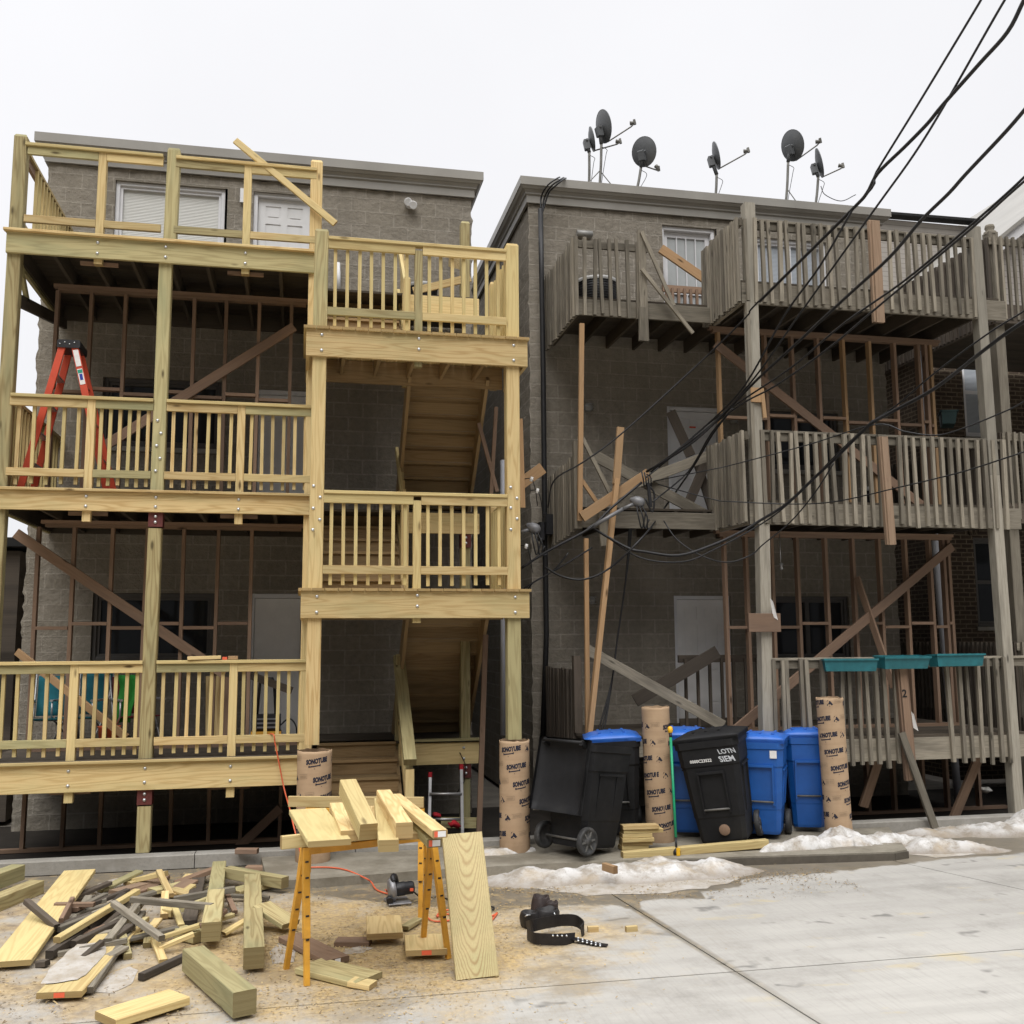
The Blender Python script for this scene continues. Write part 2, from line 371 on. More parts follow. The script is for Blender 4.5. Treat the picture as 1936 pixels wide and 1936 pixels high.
# ------------------------------------------------------------------ ground
def fcurve(t, xin, x0, x1, pts, y0, y1):
    """float curve: maps world x in [x0,x1] to y in [y0,y1] through pts"""
    nd = t.n('ShaderNodeFloatCurve'); cv = nd.mapping.curves[0]
    q = [((x-x0)/(x1-x0), (y-y0)/(y1-y0)) for x, y in pts]
    while len(cv.points) < len(q): cv.points.new(.5, .5)
    for i, (a, b) in enumerate(q): cv.points[i].location = (a, b); cv.points[i].handle_type = 'VECTOR'
    nd.mapping.update(); t.l(t.rng(xin, x0, x1), nd.inputs['Value'])
    return t.rng(nd.outputs[0], 0, 1, y0, y1)
def concrete_alley():
    t = NT('alley_concrete', .8, spec=.3); p = t.pos(); sp = t.n('ShaderNodeSeparateXYZ'); t.l(p, sp.inputs[0]); X, Y = sp.outputs[0], sp.outputs[1]
    nb = t.noise(p, .55, 5, .6); nm = t.noise(p, 2.3, 6, .65); nf = t.noise(p, 26, 5, .65); ns = t.noise(p, 140, 3, .6)
    st = t.noise(p, 1, 4, .6, (.5, 3.5, 1))
    c = t.mix(t.rng(nb, .3, .7), (.425, .41, .378), (.36, .345, .317))
    c = t.mix(t.rng(st, .42, .72, 0, .7), c, (.29, .278, .255)); c = t.mix(t.rng(t.noise(p, 1.1, 7, .7), .52, .72, 0, .55), c, (.20, .188, .168))
    brm = t.noise(p, 1, 2, .5, (55., 2.2, 1)); c = t.mix(t.rng(brm, .5, .75, 0, .3), c, (.235, .222, .2))
    c = t.mix(t.rng(nf, .45, .8, 0, .4), c, (.42, .405, .37)); c = t.mix(t.rng(ns, .55, .8, 0, .4), c, (.27, .25, .215))
    # oil and rust spots
    c = t.mix(t.math('MULTIPLY', t.rng(t.noise(p, 1.7, 5, .6, (.7, 1.6, 1)), .6, .68, 0, .45), t.rng(X, 2.2, 3.6)), c, (.50, .40, .20))
    vo = t.n('ShaderNodeTexVoronoi', Scale=1.7); vo.inputs['Randomness'].default_value = 1
    mp = t.n('ShaderNodeMapping'); mp.inputs['Scale'].default_value = (.75, 1.6, 1); mp.inputs['Rotation'].default_value = (0, 0, .2); t.l(p, mp.inputs[0])
    wv = t.n('ShaderNodeVectorMath', _operation='ADD'); t.l(mp.outputs[0], wv.inputs[0])
    nn = t.n('ShaderNodeTexNoise', Scale=3.); t.l(p, nn.inputs['Vector']); t.l(nn.outputs['Color'], wv.inputs[1]); t.l(wv.outputs[0], vo.inputs['Vector'])
    c = t.mix(t.rng(vo.outputs['Distance'], .05, .2, .75, 0), c, (.13, .125, .115))
    # sawdust settled on the slab
    dx = t.math('MULTIPLY', t.math('SUBTRACT', X, .45), .40); dy = t.math('MULTIPLY', t.math('SUBTRACT', Y, 8.2), .5)
    rr = t.math('SQRT', t.math('ADD', t.math('MULTIPLY', dx, dx), t.math('MULTIPLY', dy, dy)))
    saw = t.math('ADD', t.math('SUBTRACT', 1.02, rr), t.math('MULTIPLY', t.math('SUBTRACT', nm, .5), 1.5))
    saw = t.math('MULTIPLY', t.rng(saw, .05, .6), t.rng(nf, .2, .55, .5, 1))
    c = t.mix(t.math('MULTIPLY', saw, .93), c, t.mix(t.rng(nf, .35, .65), (.35, .235, .095), (.53, .39, .18)))
    damp = t.math('MULTIPLY', t.rng(t.noise(p, 1.3, 6, .65, (1, 1.6, 1)), .5, .62), t.rng(rr, .75, 1.25, 1, 0))
    c = t.mix(t.math('MULTIPLY', damp, .6), c, (.20, .16, .105))
    # trampled damp dirt under the scrap heap
    left = t.math('MULTIPLY', t.rng(t.math('ADD', X, t.math('MULTIPLY', nb, 1.6)), .9, -.6), t.rng(nm, .36, .6, .15, 1))
    c = t.mix(t.math('MULTIPLY', left, .88), c, t.mix(t.rng(t.noise(p, 9, 6, .7), .38, .64), (.20, .145, .085), (.44, .33, .18)))
    # melt water along the kerb
    edge = fcurve(t, X, -4, 10, [(-4, 10.6), (-.2, 10.0), (.8, 9.3), (1.55, 8.86), (2.2, 8.83), (2.75, 8.78), (2.9, 8.55), (3.02, 8.86), (3.6, 8.8), (3.66, 9.0), (4.1, 9.15), (4.25, 9.4), (5.0, 9.45), (5.9, 9.62), (6.7, 9.75), (7.6, 9.8), (10, 10.2)], 8, 11)
    ww = t.math('ADD', t.math('SUBTRACT', Y, edge), t.math('MULTIPLY', t.math('SUBTRACT', t.noise(p, 5, 5, .6), .5), .34))
    wet = t.rng(ww, .0, .06)
    jw = t.math('MULTIPLY', t.rng(t.math('ABSOLUTE', t.math('ADD', t.math('SUBTRACT', X, 2.985), t.math('MULTIPLY', t.math('SUBTRACT', Y, 7.5), .085))), .03, .06, 1, 0), t.rng(Y, 6.0, 8.7, .25, 1))
    wet = t.math('MAXIMUM', wet, jw)
    mud = t.mix(t.rng(nm, .4, .65), (.135, .115, .085), (.20, .17, .125))
    mud = t.mix(t.math('MULTIPLY', t.rng(t.noise(p, 7, 6, .7), .5, .66), t.rng(X, 1.5, 5.5, .8, .1)), mud, (.40, .29, .14))
    c = t.mix(t.math('MULTIPLY', wet, .9), c, mud); t.col(c)
    t.l(t.rng(wet, 0, 1, .85, .42), t.b.inputs['Roughness'])
    t.bump(t.math('ADD', nf, t.math('MULTIPLY', ns, .5)), .25, .006); return t.m
M['alley'] = concrete_alley()
def kerbconc(name, a, b):
    t = NT(name, .85, spec=.2); p = t.pos(); n = t.noise(p, 3, 6, .65); n2 = t.noise(p, 30, 5, .65); sp = t.n('ShaderNodeSeparateXYZ'); t.l(p, sp.inputs[0])
    c = t.mix(t.rng(n, .35, .65), a, b); c = t.mix(t.rng(n2, .5, .8, 0, .5), c, tuple(q*.55 for q in a))
    t.col(c); t.bump(n2, .35, .01); return t.m
M['kerb'] = kerbconc('kerb_concrete', (.33, .315, .285), (.25, .235, .205))
M['apron'] = kerbconc('apron_concrete', (.28, .255, .205), (.17, .15, .115))
M['wetkerb'] = kerbconc('wet_kerb_concrete', (.12, .105, .085), (.085, .075, .06))
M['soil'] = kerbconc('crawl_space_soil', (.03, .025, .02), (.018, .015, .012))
M['ground'] = kerbconc('far_ground', (.22, .20, .17), (.15, .135, .115))

b = MB(); b.face([(-150, -60, -.06), (150, -60, -.06), (150, 250, -.06), (-150, 250, -.06)]); kind(b.build('ground', M['ground']), 'structure')
b = MB()                                              # poured alley slabs, real gaps between them
ys = [-4, -.5, 3.2, 6.9, 11.16]; xs = [-14, -9, -3.2, 2.98, 6.2, 12, 18]
def slabx(i, y): return xs[i] + (-.085*(y-7.5) if xs[i] == 2.98 else (-.33*(y-9.6)*(1 if y > 6.9 else .0) if xs[i] == 6.2 else 0))
g = .016
for j in range(len(ys)-1):
    for i in range(len(xs)-1):
        y0, y1 = ys[j]+g/2, ys[j+1]-g/2
        q = [(slabx(i, y0)+g/2, y0), (slabx(i+1, y0)-g/2, y0), (slabx(i+1, y1)-g/2, y1), (slabx(i, y1)+g/2, y1)]
        b.hexa([(x, y, -.05) for x, y in q]+[(x, y, 0) for x, y in q])
kind(b.build('alley', M['alley'], origin=(0, 0, 0)), 'structure')
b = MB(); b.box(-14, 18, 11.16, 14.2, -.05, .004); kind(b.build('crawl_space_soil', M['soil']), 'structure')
# low concrete kerb that carries the porch posts
b = MB()
for x0, x1 in ((-9, -1.02), (-1.012, .62), (.628, 3.1), (3.108, 6.3), (6.308, 9.2), (9.21, 16)):
    b.board((x0, 11.245, .07), (x1, 11.245, .07), .15, .17, (0, 0, 1), .012)
kind(b.build('kerb', M['kerb']), 'structure')
# raised apron slab in front of the stairs and the bins, broken at its right end
b = MB(); pts = [(-.25, 10.05), (.1, 10.02), (1.25, 10.14), (2.4, 10.16), (3.6, 10.1), (4.9, 9.97), (6.15, 9.86), (6.35, 9.93), (6.6, 10.5), (6.9, 11.15), (-.35, 11.15)]
AZ = .085
b.prism([(x, y, -.04) for x, y in pts], (0, 0, AZ+.04)); kind(b.build('apron', M['apron']), 'structure')
b = MB()
for (xa, ya), (xb, yb) in zip(pts[4:7], pts[5:8]): b.board((xa, ya-.012, .036), (xb, yb-.012, .036), .072, .02)
kind(b.build('wet_kerb_face', M['wetkerb']), 'structure')

# ------------------------------------------------------------------ old snow
def snowmat():
    t = NT('old_snow', .65, spec=.3); t.b.inputs['Subsurface Weight'].default_value = .15; t.b.inputs['Subsurface Radius'].default_value = (.03, .03, .03)
    p = t.pos(); n = t.noise(p, 5, 7, .68); n2 = t.noise(p, 38, 5, .7); sp = t.n('ShaderNodeSeparateXYZ'); t.l(p, sp.inputs[0])
    c = t.mix(t.rng(n, .42, .62), (.60, .59, .575), (.30, .265, .22))
    c = t.mix(t.rng(n2, .57, .72, 0, .6), c, (.16, .135, .11))
    c = t.mix(t.rng(t.noise(p, 2.1, 4, .6), .52, .66, 0, .5), c, (.45, .34, .2))
    foot = t.rng(t.math('ADD', sp.outputs[2], t.math('MULTIPLY', n, .08)), .05, .13, .75, 0); c = t.mix(foot, c, (.24, .2, .155))
    t.col(c); t.bump(t.math('ADD', t.math('MULTIPLY', n2, .4), t.math('MULTIPLY', n, 2)), .4, .02); return t.m
M['snow'] = snowmat()
def bank(name, label, axis, hw, ht, z0, seed, res=.035):
    """a ridge of lumpy snow along a polyline; hw half width, ht height lists"""
    b = MB(); n = 0; st = []
    for i in range(len(axis)-1):
        a, c = Vector(axis[i]), Vector(axis[i+1]); k = max(2, int((c-a).length/res))
        for j in range(k): st.append((a.lerp(c, j/k), lerp(hw[i], hw[i+1], j/k), lerp(ht[i], ht[i+1], j/k)))
    st.append((Vector(axis[-1]), hw[-1], ht[-1])); K = 22; rows = []
    for s, (p, w_, h_) in enumerate(st):
        q = st[min(s+1, len(st)-1)][0]-st[max(s-1, 0)][0]; nrm = Vector((-q.y, q.x)).normalized(); row = []
        for k in range(K+1):
            f = -1+2*k/K; ww = w_*(1+.35*mnoise.noise((p.x*1.7, p.y*1.7+seed, f > 0)))
            x, y = p.x+nrm.x*f*ww, p.y+nrm.y*f*ww
            prof = max(0, 1-f*f)**.6
            nn = .60+.7*mnoise.noise((x*1.9, y*2.6, seed))+.24*mnoise.noise((x*5, y*6, seed+3))+.12*mnoise.noise((x*15, y*15, seed+5))
            row.append(Vector((x, y, z0-.015+max(0, h_*prof*nn)+.012*mnoise.noise((x*30, y*30, seed)))))
        rows.append(row)
    for i in range(len(rows)-1):
        for k in range(K): b.face([rows[i][k], rows[i][k+1], rows[i+1][k+1], rows[i+1][k]], None, 0, True)
    return tag(b.build(name, M['snow']), label, 'snow bank', 'snow banks along the kerb')
bank('snow_bank', 'long dirty snow ridge strewn with sawdust in front of the fallen black bin', [(1.45, 9.98), (2.0, 9.86), (2.9, 9.85), (3.6, 9.82), (4.2, 9.78), (4.62, 9.75)], [.10, .30, .40, .40, .32, .08], [.04, .14, .15, .19, .14, .02], 0, 1.3)
bank('snow_bank', 'cleaner snow ridge on the kerb in front of the blue bins', [(4.78, 10.18), (5.3, 10.38), (5.9, 10.48), (6.45, 10.42), (6.8, 10.25), (7.4, 10.05), (7.75, 10.0)], [.07, .22, .3, .32, .24, .16, .04], [.13, .27, .31, .29, .2, .1, .02], 0, 5.1)
bank('snow_bank', 'grey snow heap against the kerb at the right edge of the photo', [(6.75, 11.0), (7.4, 11.0), (8.2, 10.95), (9.0, 11.0), (9.9, 11.0), (10.6, 11)], [.08, .2, .34, .42, .5, .4], [.04, .12, .2, .33, .36, .3], 0, 8.4)
bank('snow_bank', 'small grey snow remnant behind the cardboard tube under the right stair post', [(1.75, 10.75), (2.05, 10.82), (2.5, 10.85)], [.1, .22, .1], [.05, .14, .05], AZ-.01, 11.)

# ------------------------------------------------------------------ block buildings
def rough_wall(b, u0, u1, z0, z1, mk, holes=(), step=.066, amp=.013, seed=0., u_off=0., rag0=False, rag1=False):
    """split-face wall grid; mk(u, z, d) -> point (d = relief towards the outside); openings are left open"""
    us = sorted(set([round(u0+(u1-u0)*i/max(1, round((u1-u0)/step)), 4) for i in range(max(1, round((u1-u0)/step))+1)]))
    zs = [round(z0+(z1-z0)*i/round((z1-z0)/step), 4) for i in range(round((z1-z0)/step)+1)]
    for h in holes:
        for arr, a in ((us, h[0]), (us, h[1]), (zs, h[2]), (zs, h[3])):
            k = min(range(len(arr)), key=lambda i: abs(arr[i]-a)); arr[k] = a
    def pt(i, j):
        u, z = us[i], zs[j]; d = amp*(1.2*mnoise.noise((u*9, z*9, seed))+.8*mnoise.noise((u*23, z*23, seed+4)))
        for h in holes:
            if h[0]-.02 <= u <= h[1]+.02 and h[2]-.02 <= z <= h[3]+.02: d = 0
        du = 0
        if (rag0 and i == 0) or (rag1 and i == len(us)-1):
            course = math.floor(z/.2); du = (.035*mnoise.noise((course*3.7, seed, 0))+.03*mnoise.noise((z*11, seed, 5))+.02*mnoise.noise((z*27, seed, 5)))-(.012 if abs(z/.2-round(z/.2)) < .12 else 0)
            du = abs(du)+.004; du = -du if i == 0 else du
        return mk(u+du, z, d), (u+u_off, z)
    for i in range(len(us)-1):
        for j in range(len(zs)-1):
            cu, cz = (us[i]+us[i+1])/2, (zs[j]+zs[j+1])/2
            if any(h[0] < cu < h[1] and h[2] < cz < h[3] for h in holes): continue
            q = [pt(i, j), pt(i+1, j), pt(i+1, j+1), pt(i, j+1)]
            b.face([a for a, _ in q], [c for _, c in q], 0, True)
def cornice(b, x0, x1, y0, y1, prof):
    """mitred metal crown round the eaves: prof = (overhang, z)"""
    loops = [[(x0-o, y1+o, z), (x0-o, y0-o, z), (x1+o, y0-o, z), (x1+o, y1+o, z)] for o, z in prof]
    for i in range(len(loops)-1):
        for k in range(3): b.face([loops[i][k], loops[i][k+1], loops[i+1][k+1], loops[i+1][k]], [(0, i), (1, i), (1, i+1), (0, i+1)])
CPROF = [(0.012, 8.72), (.05, 8.72), (.05, 8.83), (.075, 8.845), (.075, 8.87), (.10, 8.90), (.125, 8.905), (.15, 8.935), (.165, 8.945), (.165, 9.07), (.13, 9.085), (0, 9.085)]
WY = 13.8
def window(parent, x0, x1, z0, z1, Y, split=None, mat='blind', name='window', frame='trimwhite', sill=True, dep=.09):
    f = MB(); t = .055; yf = Y+dep
    f.box(x0, x0+t, yf-.05, yf+.05, z0, z1, .006); f.box(x1-t, x1, yf-.05, yf+.05, z0, z1, .006)
    f.box(x0+t, x1-t, yf-.05, yf+.05, z1-t, z1, .006); f.box(x0+t, x1-t, yf-.05, yf+.05, z0, z0+t, .006)
    s = .035
    for a, c in ([(x0+t, x1-t)] if not split else [(x0+t, split), (split, x1-t)]):
        f.box(a, a+s, yf-.02, yf+.03, z0+t, z1-t); f.box(c-s, c, yf-.02, yf+.03, z0+t, z1-t)
        f.box(a+s, c-s, yf-.02, yf+.03, z1-t-s, z1-t); f.box(a+s, c-s, yf-.02, yf+.03, z0+t, z0+t+s)
    wdw = f.build(name, M[frame], parent)
    g = MB(); g.face([(x0+t, yf+.02, z0+t), (x1-t, yf+.02, z0+t), (x1-t, yf+.02, z1-t), (x0+t, yf+.02, z1-t)], [(0, z0), (1, z0), (1, z1), (0, z1)])
    g.build('blind' if mat.startswith('blind') else 'pane', M[mat], wdw, origin=ORG[parent.name])
    r = MB()                                                    # reveal of the opening
    for q in (((x0, Y, z0), (x0, Y, z1), (x0, yf+.05, z1), (x0, yf+.05, z0)), ((x1, Y, z1), (x1, Y, z0), (x1, yf+.05, z0), (x1, yf+.05, z1)), ((x0, Y, z1), (x1, Y, z1), (x1, yf+.05, z1), (x0, yf+.05, z1)), ((x0, Y, z0), (x1, Y, z0), (x1, yf+.05, z0), (x0, yf+.05, z0))): r.face(q, [(a[0]+a[1], a[2]) for a in q])
    r.build('reveal', M['block'], wdw, origin=ORG[parent.name])
    if sill:
        sl = MB(); sl.box(x0-.03, x1+.03, Y-.03, Y+.06, z0-.07, z0-.002, .008); sl.build('sill', M['kerb'], wdw, origin=ORG[parent.name])
    return wdw
def door(parent, x0, x1, z0, z1, Y, glazed=False, mark=False, dep=.1):
    f = MB(); t = .06; yf = Y+dep
    f.box(x0, x0+t, yf-.06, yf+.05, z0, z1, .006); f.box(x1-t, x1, yf-.06, yf+.05, z0, z1, .006); f.box(x0+t, x1-t, yf-.06, yf+.05, z1-t, z1, .006)
    fr = f.build('door_frame', M['trimwhite'], parent)
    p = MB(); a, c = x0+t+.004, x1-t-.004; zt = z1-t-.004; yy = yf+.01
    W = c-a; st = .1*W/.7; mid = (a+c)/2
    rows = [(zt-.1, zt-.28), (zt-.36, zt-.36-.55), (zt-.36-.65, max(z0+.18, zt-1.5))]
    if not glazed:
        p.box(a, c, yy+.012, yy+.045, z0, zt)                   # leaf, then raised stiles, rails and fielded panels
        xsx = [(a, a+st), (mid-st*.45, mid+st*.45), (c-st, c)]
        for q in xsx: p.box(q[0], q[1], yy, yy+.012, z0, zt)
        zz = [zt]+[k for r_ in rows for k in r_]+[z0]
        for i in range(0, len(zz), 2):
            for q0, q1 in ((a+st, mid-st*.45), (mid+st*.45, c-st)): p.box(q0, q1, yy, yy+.012, zz[i+1], zz[i])
        for r_ in rows:
            for q0, q1 in ((a+st, mid-st*.45), (mid+st*.45, c-st)): p.box(q0+.03, q1-.03, yy+.004, yy+.012, r_[1]+.03, r_[0]-.03)
        d = p.build('door', M['white' if z0 > 3 else 'dullwhite'], parent)
        h = MB(); h.lathe((a+.06, yy, z0+.92), [(0, -.05), (.026, -.045), (.03, -.025), (.014, -.01), (.014, .0)], (0, 1, 0), 12); h.build('handle', M['bolt'], d, origin=ORG[parent.name])
        if mark:
            k = MB(); k.box(mid-.05, mid+.05, yy-.004, yy, zt-.24, zt-.215); k.build('notice', M['redlabel'], d, origin=ORG[parent.name])
    else:
        for q in ((a, a+.07), (c-.07, c)): p.box(q[0], q[1], yy, yy+.04, z0, zt)
        p.box(a+.07, c-.07, yy, yy+.04, zt-.08, zt); p.box(a+.07, c-.07, yy, yy+.04, zt-.98, zt-.9); p.box(a+.07, c-.07, yy, yy+.04, z0, z0+.12)
        for k in (1, 2, 3): xx = lerp(a+.07, c-.07, k/4); p.box(xx-.009, xx+.009, yy, yy+.02, zt-.9, zt-.08); p.box(xx-.009, xx+.009, yy, yy+.02, z0+.12, zt-.98)
        d = p.build('door', M['trimwhite'], parent)
        g_ = MB(); g_.face([(a+.07, yy+.025, z0+.1), (c-.07, yy+.025, z0+.1), (c-.07, yy+.025, zt-.06), (a+.07, yy+.025, zt-.06)], [(0, 0), (1, 0), (1, .02), (0, .02)])
        g_.build('pane', M['blind2'], d, origin=ORG[parent.name])
    r = MB(); yb = yf+.05
    for q in (((x0, Y, z0), (x0, Y, z1), (x0, yb, z1), (x0, yb, z0)), ((x1, Y, z1), (x1, Y, z0), (x1, yb, z0), (x1, yb, z1)), ((x0, Y, z1), (x1, Y, z1), (x1, yb, z1), (x0, yb, z1))): r.face(q, [(a_[0]+a_[1], a_[2]) for a_ in q])
    r.build('reveal', M['block'], fr, origin=ORG[parent.name])
    return d
M['blind2'] = plain('frosted_storm_glass', (.42, .44, .44), .2, 0, .12, 2)

def block_building(label, x0, x1, depth, doors, windows, mat, seed):
    root = thing('block_building', label, 'building', ((x0+x1)/2, WY, 0), 'grey block apartment buildings')
    holes = [d[:4] for d in doors]+[q[:4] for q in windows]
    b = MB(); rough_wall(b, x0, x1, 0, 8.72, lambda u, z, d: (u, WY-d, z), holes, seed=seed, rag0=True, rag1=True)
    b.build('wall', mat, root)
    b = MB(); rough_wall(b, WY+.02, WY+.82, 0, 8.72, lambda u, z, d: (x0-d, u, z), (), seed=seed+2)
    rough_wall(b, WY+.02, WY+.82, 0, 8.72, lambda u, z, d: (x1+d, u, z), (), seed=seed+5)
    for xx in (x0, x1): b.face([(xx, WY+.82, 0), (xx, WY+depth, 0), (xx, WY+depth, 8.72), (xx, WY+.82, 8.72)], [(WY+.82, 0), (WY+depth, 0), (WY+depth, 8.72), (WY+.82, 8.72)])
    b.face([(x0, WY+depth, 0), (x1, WY+depth, 0), (x1, WY+depth, 8.72), (x0, WY+depth, 8.72)], [(0, 0), (6, 0), (6, 8.7), (0, 8.7)])
    b.build('side_wall', mat, root)
    b = MB(); cornice(b, x0, x1, WY, WY+depth, CPROF); b.build('cornice', M['cornice'], root)
    b = MB(); b.face([(x0-.02, WY-.02, 9.05), (x1+.02, WY-.02, 9.05), (x1+.02, WY+depth, 9.05), (x0-.02, WY+depth, 9.05)], None); b.build('roof', M['dark'], root)
    for d in doors: door(root, *d[:4], WY, *d[4:])
    for q in windows: window(root, *q[:4], WY, *q[4:])
    b = MB(); b.box(x0+.2, x1-.2, WY+.4, WY+.45, .1, 8.6); b.build('interior', M['dark'], root)
    return root
FL = [1.10, 3.94, 6.77]
b1 = block_building('grey split-face block apartment building behind the new yellow timber porch', -3.43, 2.31, 14,
    [(-.76, .08, FL[2], 8.57), (-.68, .10, FL[1], 5.74), (-.66, .07, FL[0], 2.95)],
    [(-2.58, -1.14, 7.45, 8.56, None, 'blind'), (-2.61, -1.1, 4.88, 5.81, -1.85, 'glass', 'window', 'darkframe'), (-2.62, -1.11, 2.08, 2.95, -1.85, 'glass', 'window', 'darkframe')] if 0 else
    [(-2.58, -1.14, 7.45, 8.56, None, 'blind'), (-2.61, -1.1, 4.88, 5.81, -1.85, 'glass', 'window', 'darkframe'), (-2.62, -1.11, 2.08, 2.95, -1.85, 'glass', 'window', 'darkframe')], M['block'], 1.7)
b2 = block_building('grey split-face block apartment building carrying satellite dishes, behind the weathered porch', 3.19, 8.88, 14,
    [(5.24, 6.12, FL[2], 8.57, True), (5.26, 6.14, FL[1], 5.76, False, True), (5.29, 6.17, FL[0], 2.95)],
    [(6.76, 7.98, 7.55, 8.5, 7.37, 'blindblue'), (6.72, 8.04, 4.85, 5.75, 7.37, 'glass', 'window', 'darkframe'), (6.8, 8.07, 2.0, 2.94, 7.42, 'glass', 'window', 'darkframe')], M['block2'], 6.1)
# twin floodlight and small lamps on the walls
def lamp_bits(root, pts):
    for (px, py), s in pts:
        p = P(px, py, WY-.05); k = MB(); k.lathe(p+Vector((0, .05, 0)), [(0, -.09), (.05*s, -.085), (.06*s, -.05), (.06*s, 0)], (0, 1, 0), 14)
        for z in (-.045, 0, .045): k.tube([p+Vector((-.06*s, -.03, z)), p+Vector((0, -.075, z)), p+Vector((.06*s, -.03, z))], .006, 5)
        k.build('caged_lamp', M['acgrey'], root)
p = P(775, 385, WY-.06); k = MB()
k.lathe(p+Vector((0, .06, 0)), [(.055, 0), (.055, -.03), (0, -.035)], (0, 1, 0), 14)
for dx, dz in ((-.05, .02), (.06, -.02)): k.lathe(p+Vector((dx, 0, dz)), [(.02, .03), (.045, -.02), (.06, -.08), (.05, -.082), (0, -.06)], (dx*6, 1.2, .5), 14)
k.build('floodlight', M['white'], b1)
lamp_bits(b2, [((1113, 770), 1.1), ((1118, 1135), 1.0), ((1388, 795), .8)])
p = P(1105, 442, WY-.06); k = MB(); k.tube([p+Vector((-.12, 0, 0)), p+Vector((.12, 0, 0))], .05, 12); k.build('wall_lamp', M['acgrey'], b2)
k = MB(); q = P(458, 370, WY-.03); k.box(q.x-.03, q.x+.03, WY-.05, WY-.02, q.z-.1, q.z+.1, .01); k.build('wall_lamp', M['white'], b1)
k = MB(); q0 = P(639, 497, WY-.03); q1 = P(641, 553, WY-.03); k.tube([q0, q1], .03, 8); k.build('vent_pipe', M['white'], b1)

# ------------------------------------------------------------------ neighbours
# brick house with a sided gable to the right
hb = thing('brick_house', 'dark brick house with pale siding gable and white rake trim, right of the block buildings', 'house', (13, 15.0, 0))
HX0, HX1, HY = 10.55, 16.6, 15.0
wz = (P(1806, 640, HY).z, P(1806, 750, HY).z)
wx = (P(1818, 690, HY).x, P(1900, 690, HY).x)
eave = P(1665, 540, HY); pk = P(1904, 362, HY)
b = MB(); zt = 8.35
holes = [(wx[0], wx[1], 5.75, 7.35), (wx[0], wx[1], 2.5, 4.0)]
def flatwall(b, u0, u1, z0, z1, mk, holes):
    us = sorted({u0, u1, *[h[0] for h in holes], *[h[1] for h in holes]}); zs = sorted({z0, z1, *[h[2] for h in holes], *[h[3] for h in holes]})
    for i in range(len(us)-1):
        for j in range(len(zs)-1):
            if any(h[0] < (us[i]+us[i+1])/2 < h[1] and h[2] < (zs[j]+zs[j+1])/2 < h[3] for h in holes): continue
            q = [(us[i], zs[j]), (us[i+1], zs[j]), (us[i+1], zs[j+1]), (us[i], zs[j+1])]
            b.face([mk(*a) for a in q], q)
flatwall(b, HX0, HX1, 0, 8.0, lambda u, z: (u, HY, z), holes)
b.face([(HX0, HY, 0), (HX0, HY+11, 0), (HX0, HY+11, 8.0), (HX0, HY, 8.0)], [(HY, 0), (HY+11, 0), (HY+11, 8.0), (HY, 8.0)])
b.build('wall', M['brick'], hb)
for (a, c, z0, z1) in holes:
    wv_ = window(hb, a, c, z0, z1, HY, None, 'blindblue' if z0 > 4 else 'glass', 'window', 'trimwhite' if z0 > 4 else 'darkframe')
    k = MB(); k.box(a+.06, c-.06, HY+.06, HY+.09, (z0+z1)/2-.03, (z0+z1)/2+.03); k.build('meeting_rail', M['trimwhite' if z0 > 4 else 'darkframe'], wv_, origin=ORG[hb.name])
# brick arch heads over the windows
for (a, c, z0, z1) in holes:
    k = MB(); n_ = 14
    for i in range(n_):
        t0 = (i+.5)/n_; xx = lerp(a-.08, c+.08, t0); zz = z1+.02+.14*(1-(2*t0-1)**2)
        k.board((xx, HY-.02, zz), (xx+.05*(t0-.5), HY-.02, zz+.22), (c-a+.16)/n_-.014, .04, (1, 0, 0))
    k.build('arch', M['brick'], hb)
# gable: rake climbs to the right
sl = Vector((1, 0, .78)).normalized(); e0 = P(1560, 668-30, HY-.35); 
g0 = Vector((HX0-.55, HY, 7.62)); g1 = g0+sl*((HX1-g0.x)/sl.x)
b = MB(); poly = [(HX0, HY-.012, 8.0), (HX1, HY-.012, 8.0), (HX1, HY-.012, g1.z), (HX0, HY-.012, g0.z+.55*.78)]
b.face(poly, [(q[0], q[2]) for q in poly]); b.build('gable_siding', M['siding'], hb)
b = MB(); o = Vector((0, -.25, .06)); b.board(g0+o, g1+o, .2, .05, (0, 0, 1)); b.board(g0+Vector((0, -.13, .02)), g1+Vector((0, -.13, .02)), .1, .22, (0, 0, 1)); b.build('rake_trim', M['trimwhite'], hb)
b = MB(); b.board(g0+Vector((0, 4.8, .2)), g1+Vector((0, 4.8, .2)), .06, 10.3, (0, 0, 1)); b.build('roof', M['cornice'], hb)
# pale sided house behind
hs_ = thing('sided_house', 'beige clapboard house wall rising between the block building and the brick gable', 'house', (11, 19.4, 0))
b = MB(); zq = P(1740, 420, 19.4).z
flatwall(b, 11.0, 18, 0, zq, lambda u, z: (u, 19.4, z), []); b.face([(11.0, 19.4, 0), (11.0, 25, 0), (11.0, 25, zq), (11.0, 19.4, zq)], [(0, 0), (5, 0), (5, zq), (0, zq)]); b.build('wall', M['siding'], hs_)
b = MB(); b.board((10.9, 19.3, zq+.03), (18, 19.3, zq+.1), .06, .25); b.build('roof_edge', M['dark'], hs_)
# low dark garage to the left of the first building
gl = thing('garage', 'low dark wooden garage at the left edge beyond the new porch', 'garage', (-7, 15, 0))
b = MB(); b.box(-11, -3.72, 14.6, 22, 0, 3.55); b.build('wall', M['olddark'], gl)
b = MB(); b.board((-11.1, 18.2, 3.6), (-3.62, 18.2, 3.66), .12, 7.5); b.build('roof', M['dark'], gl)
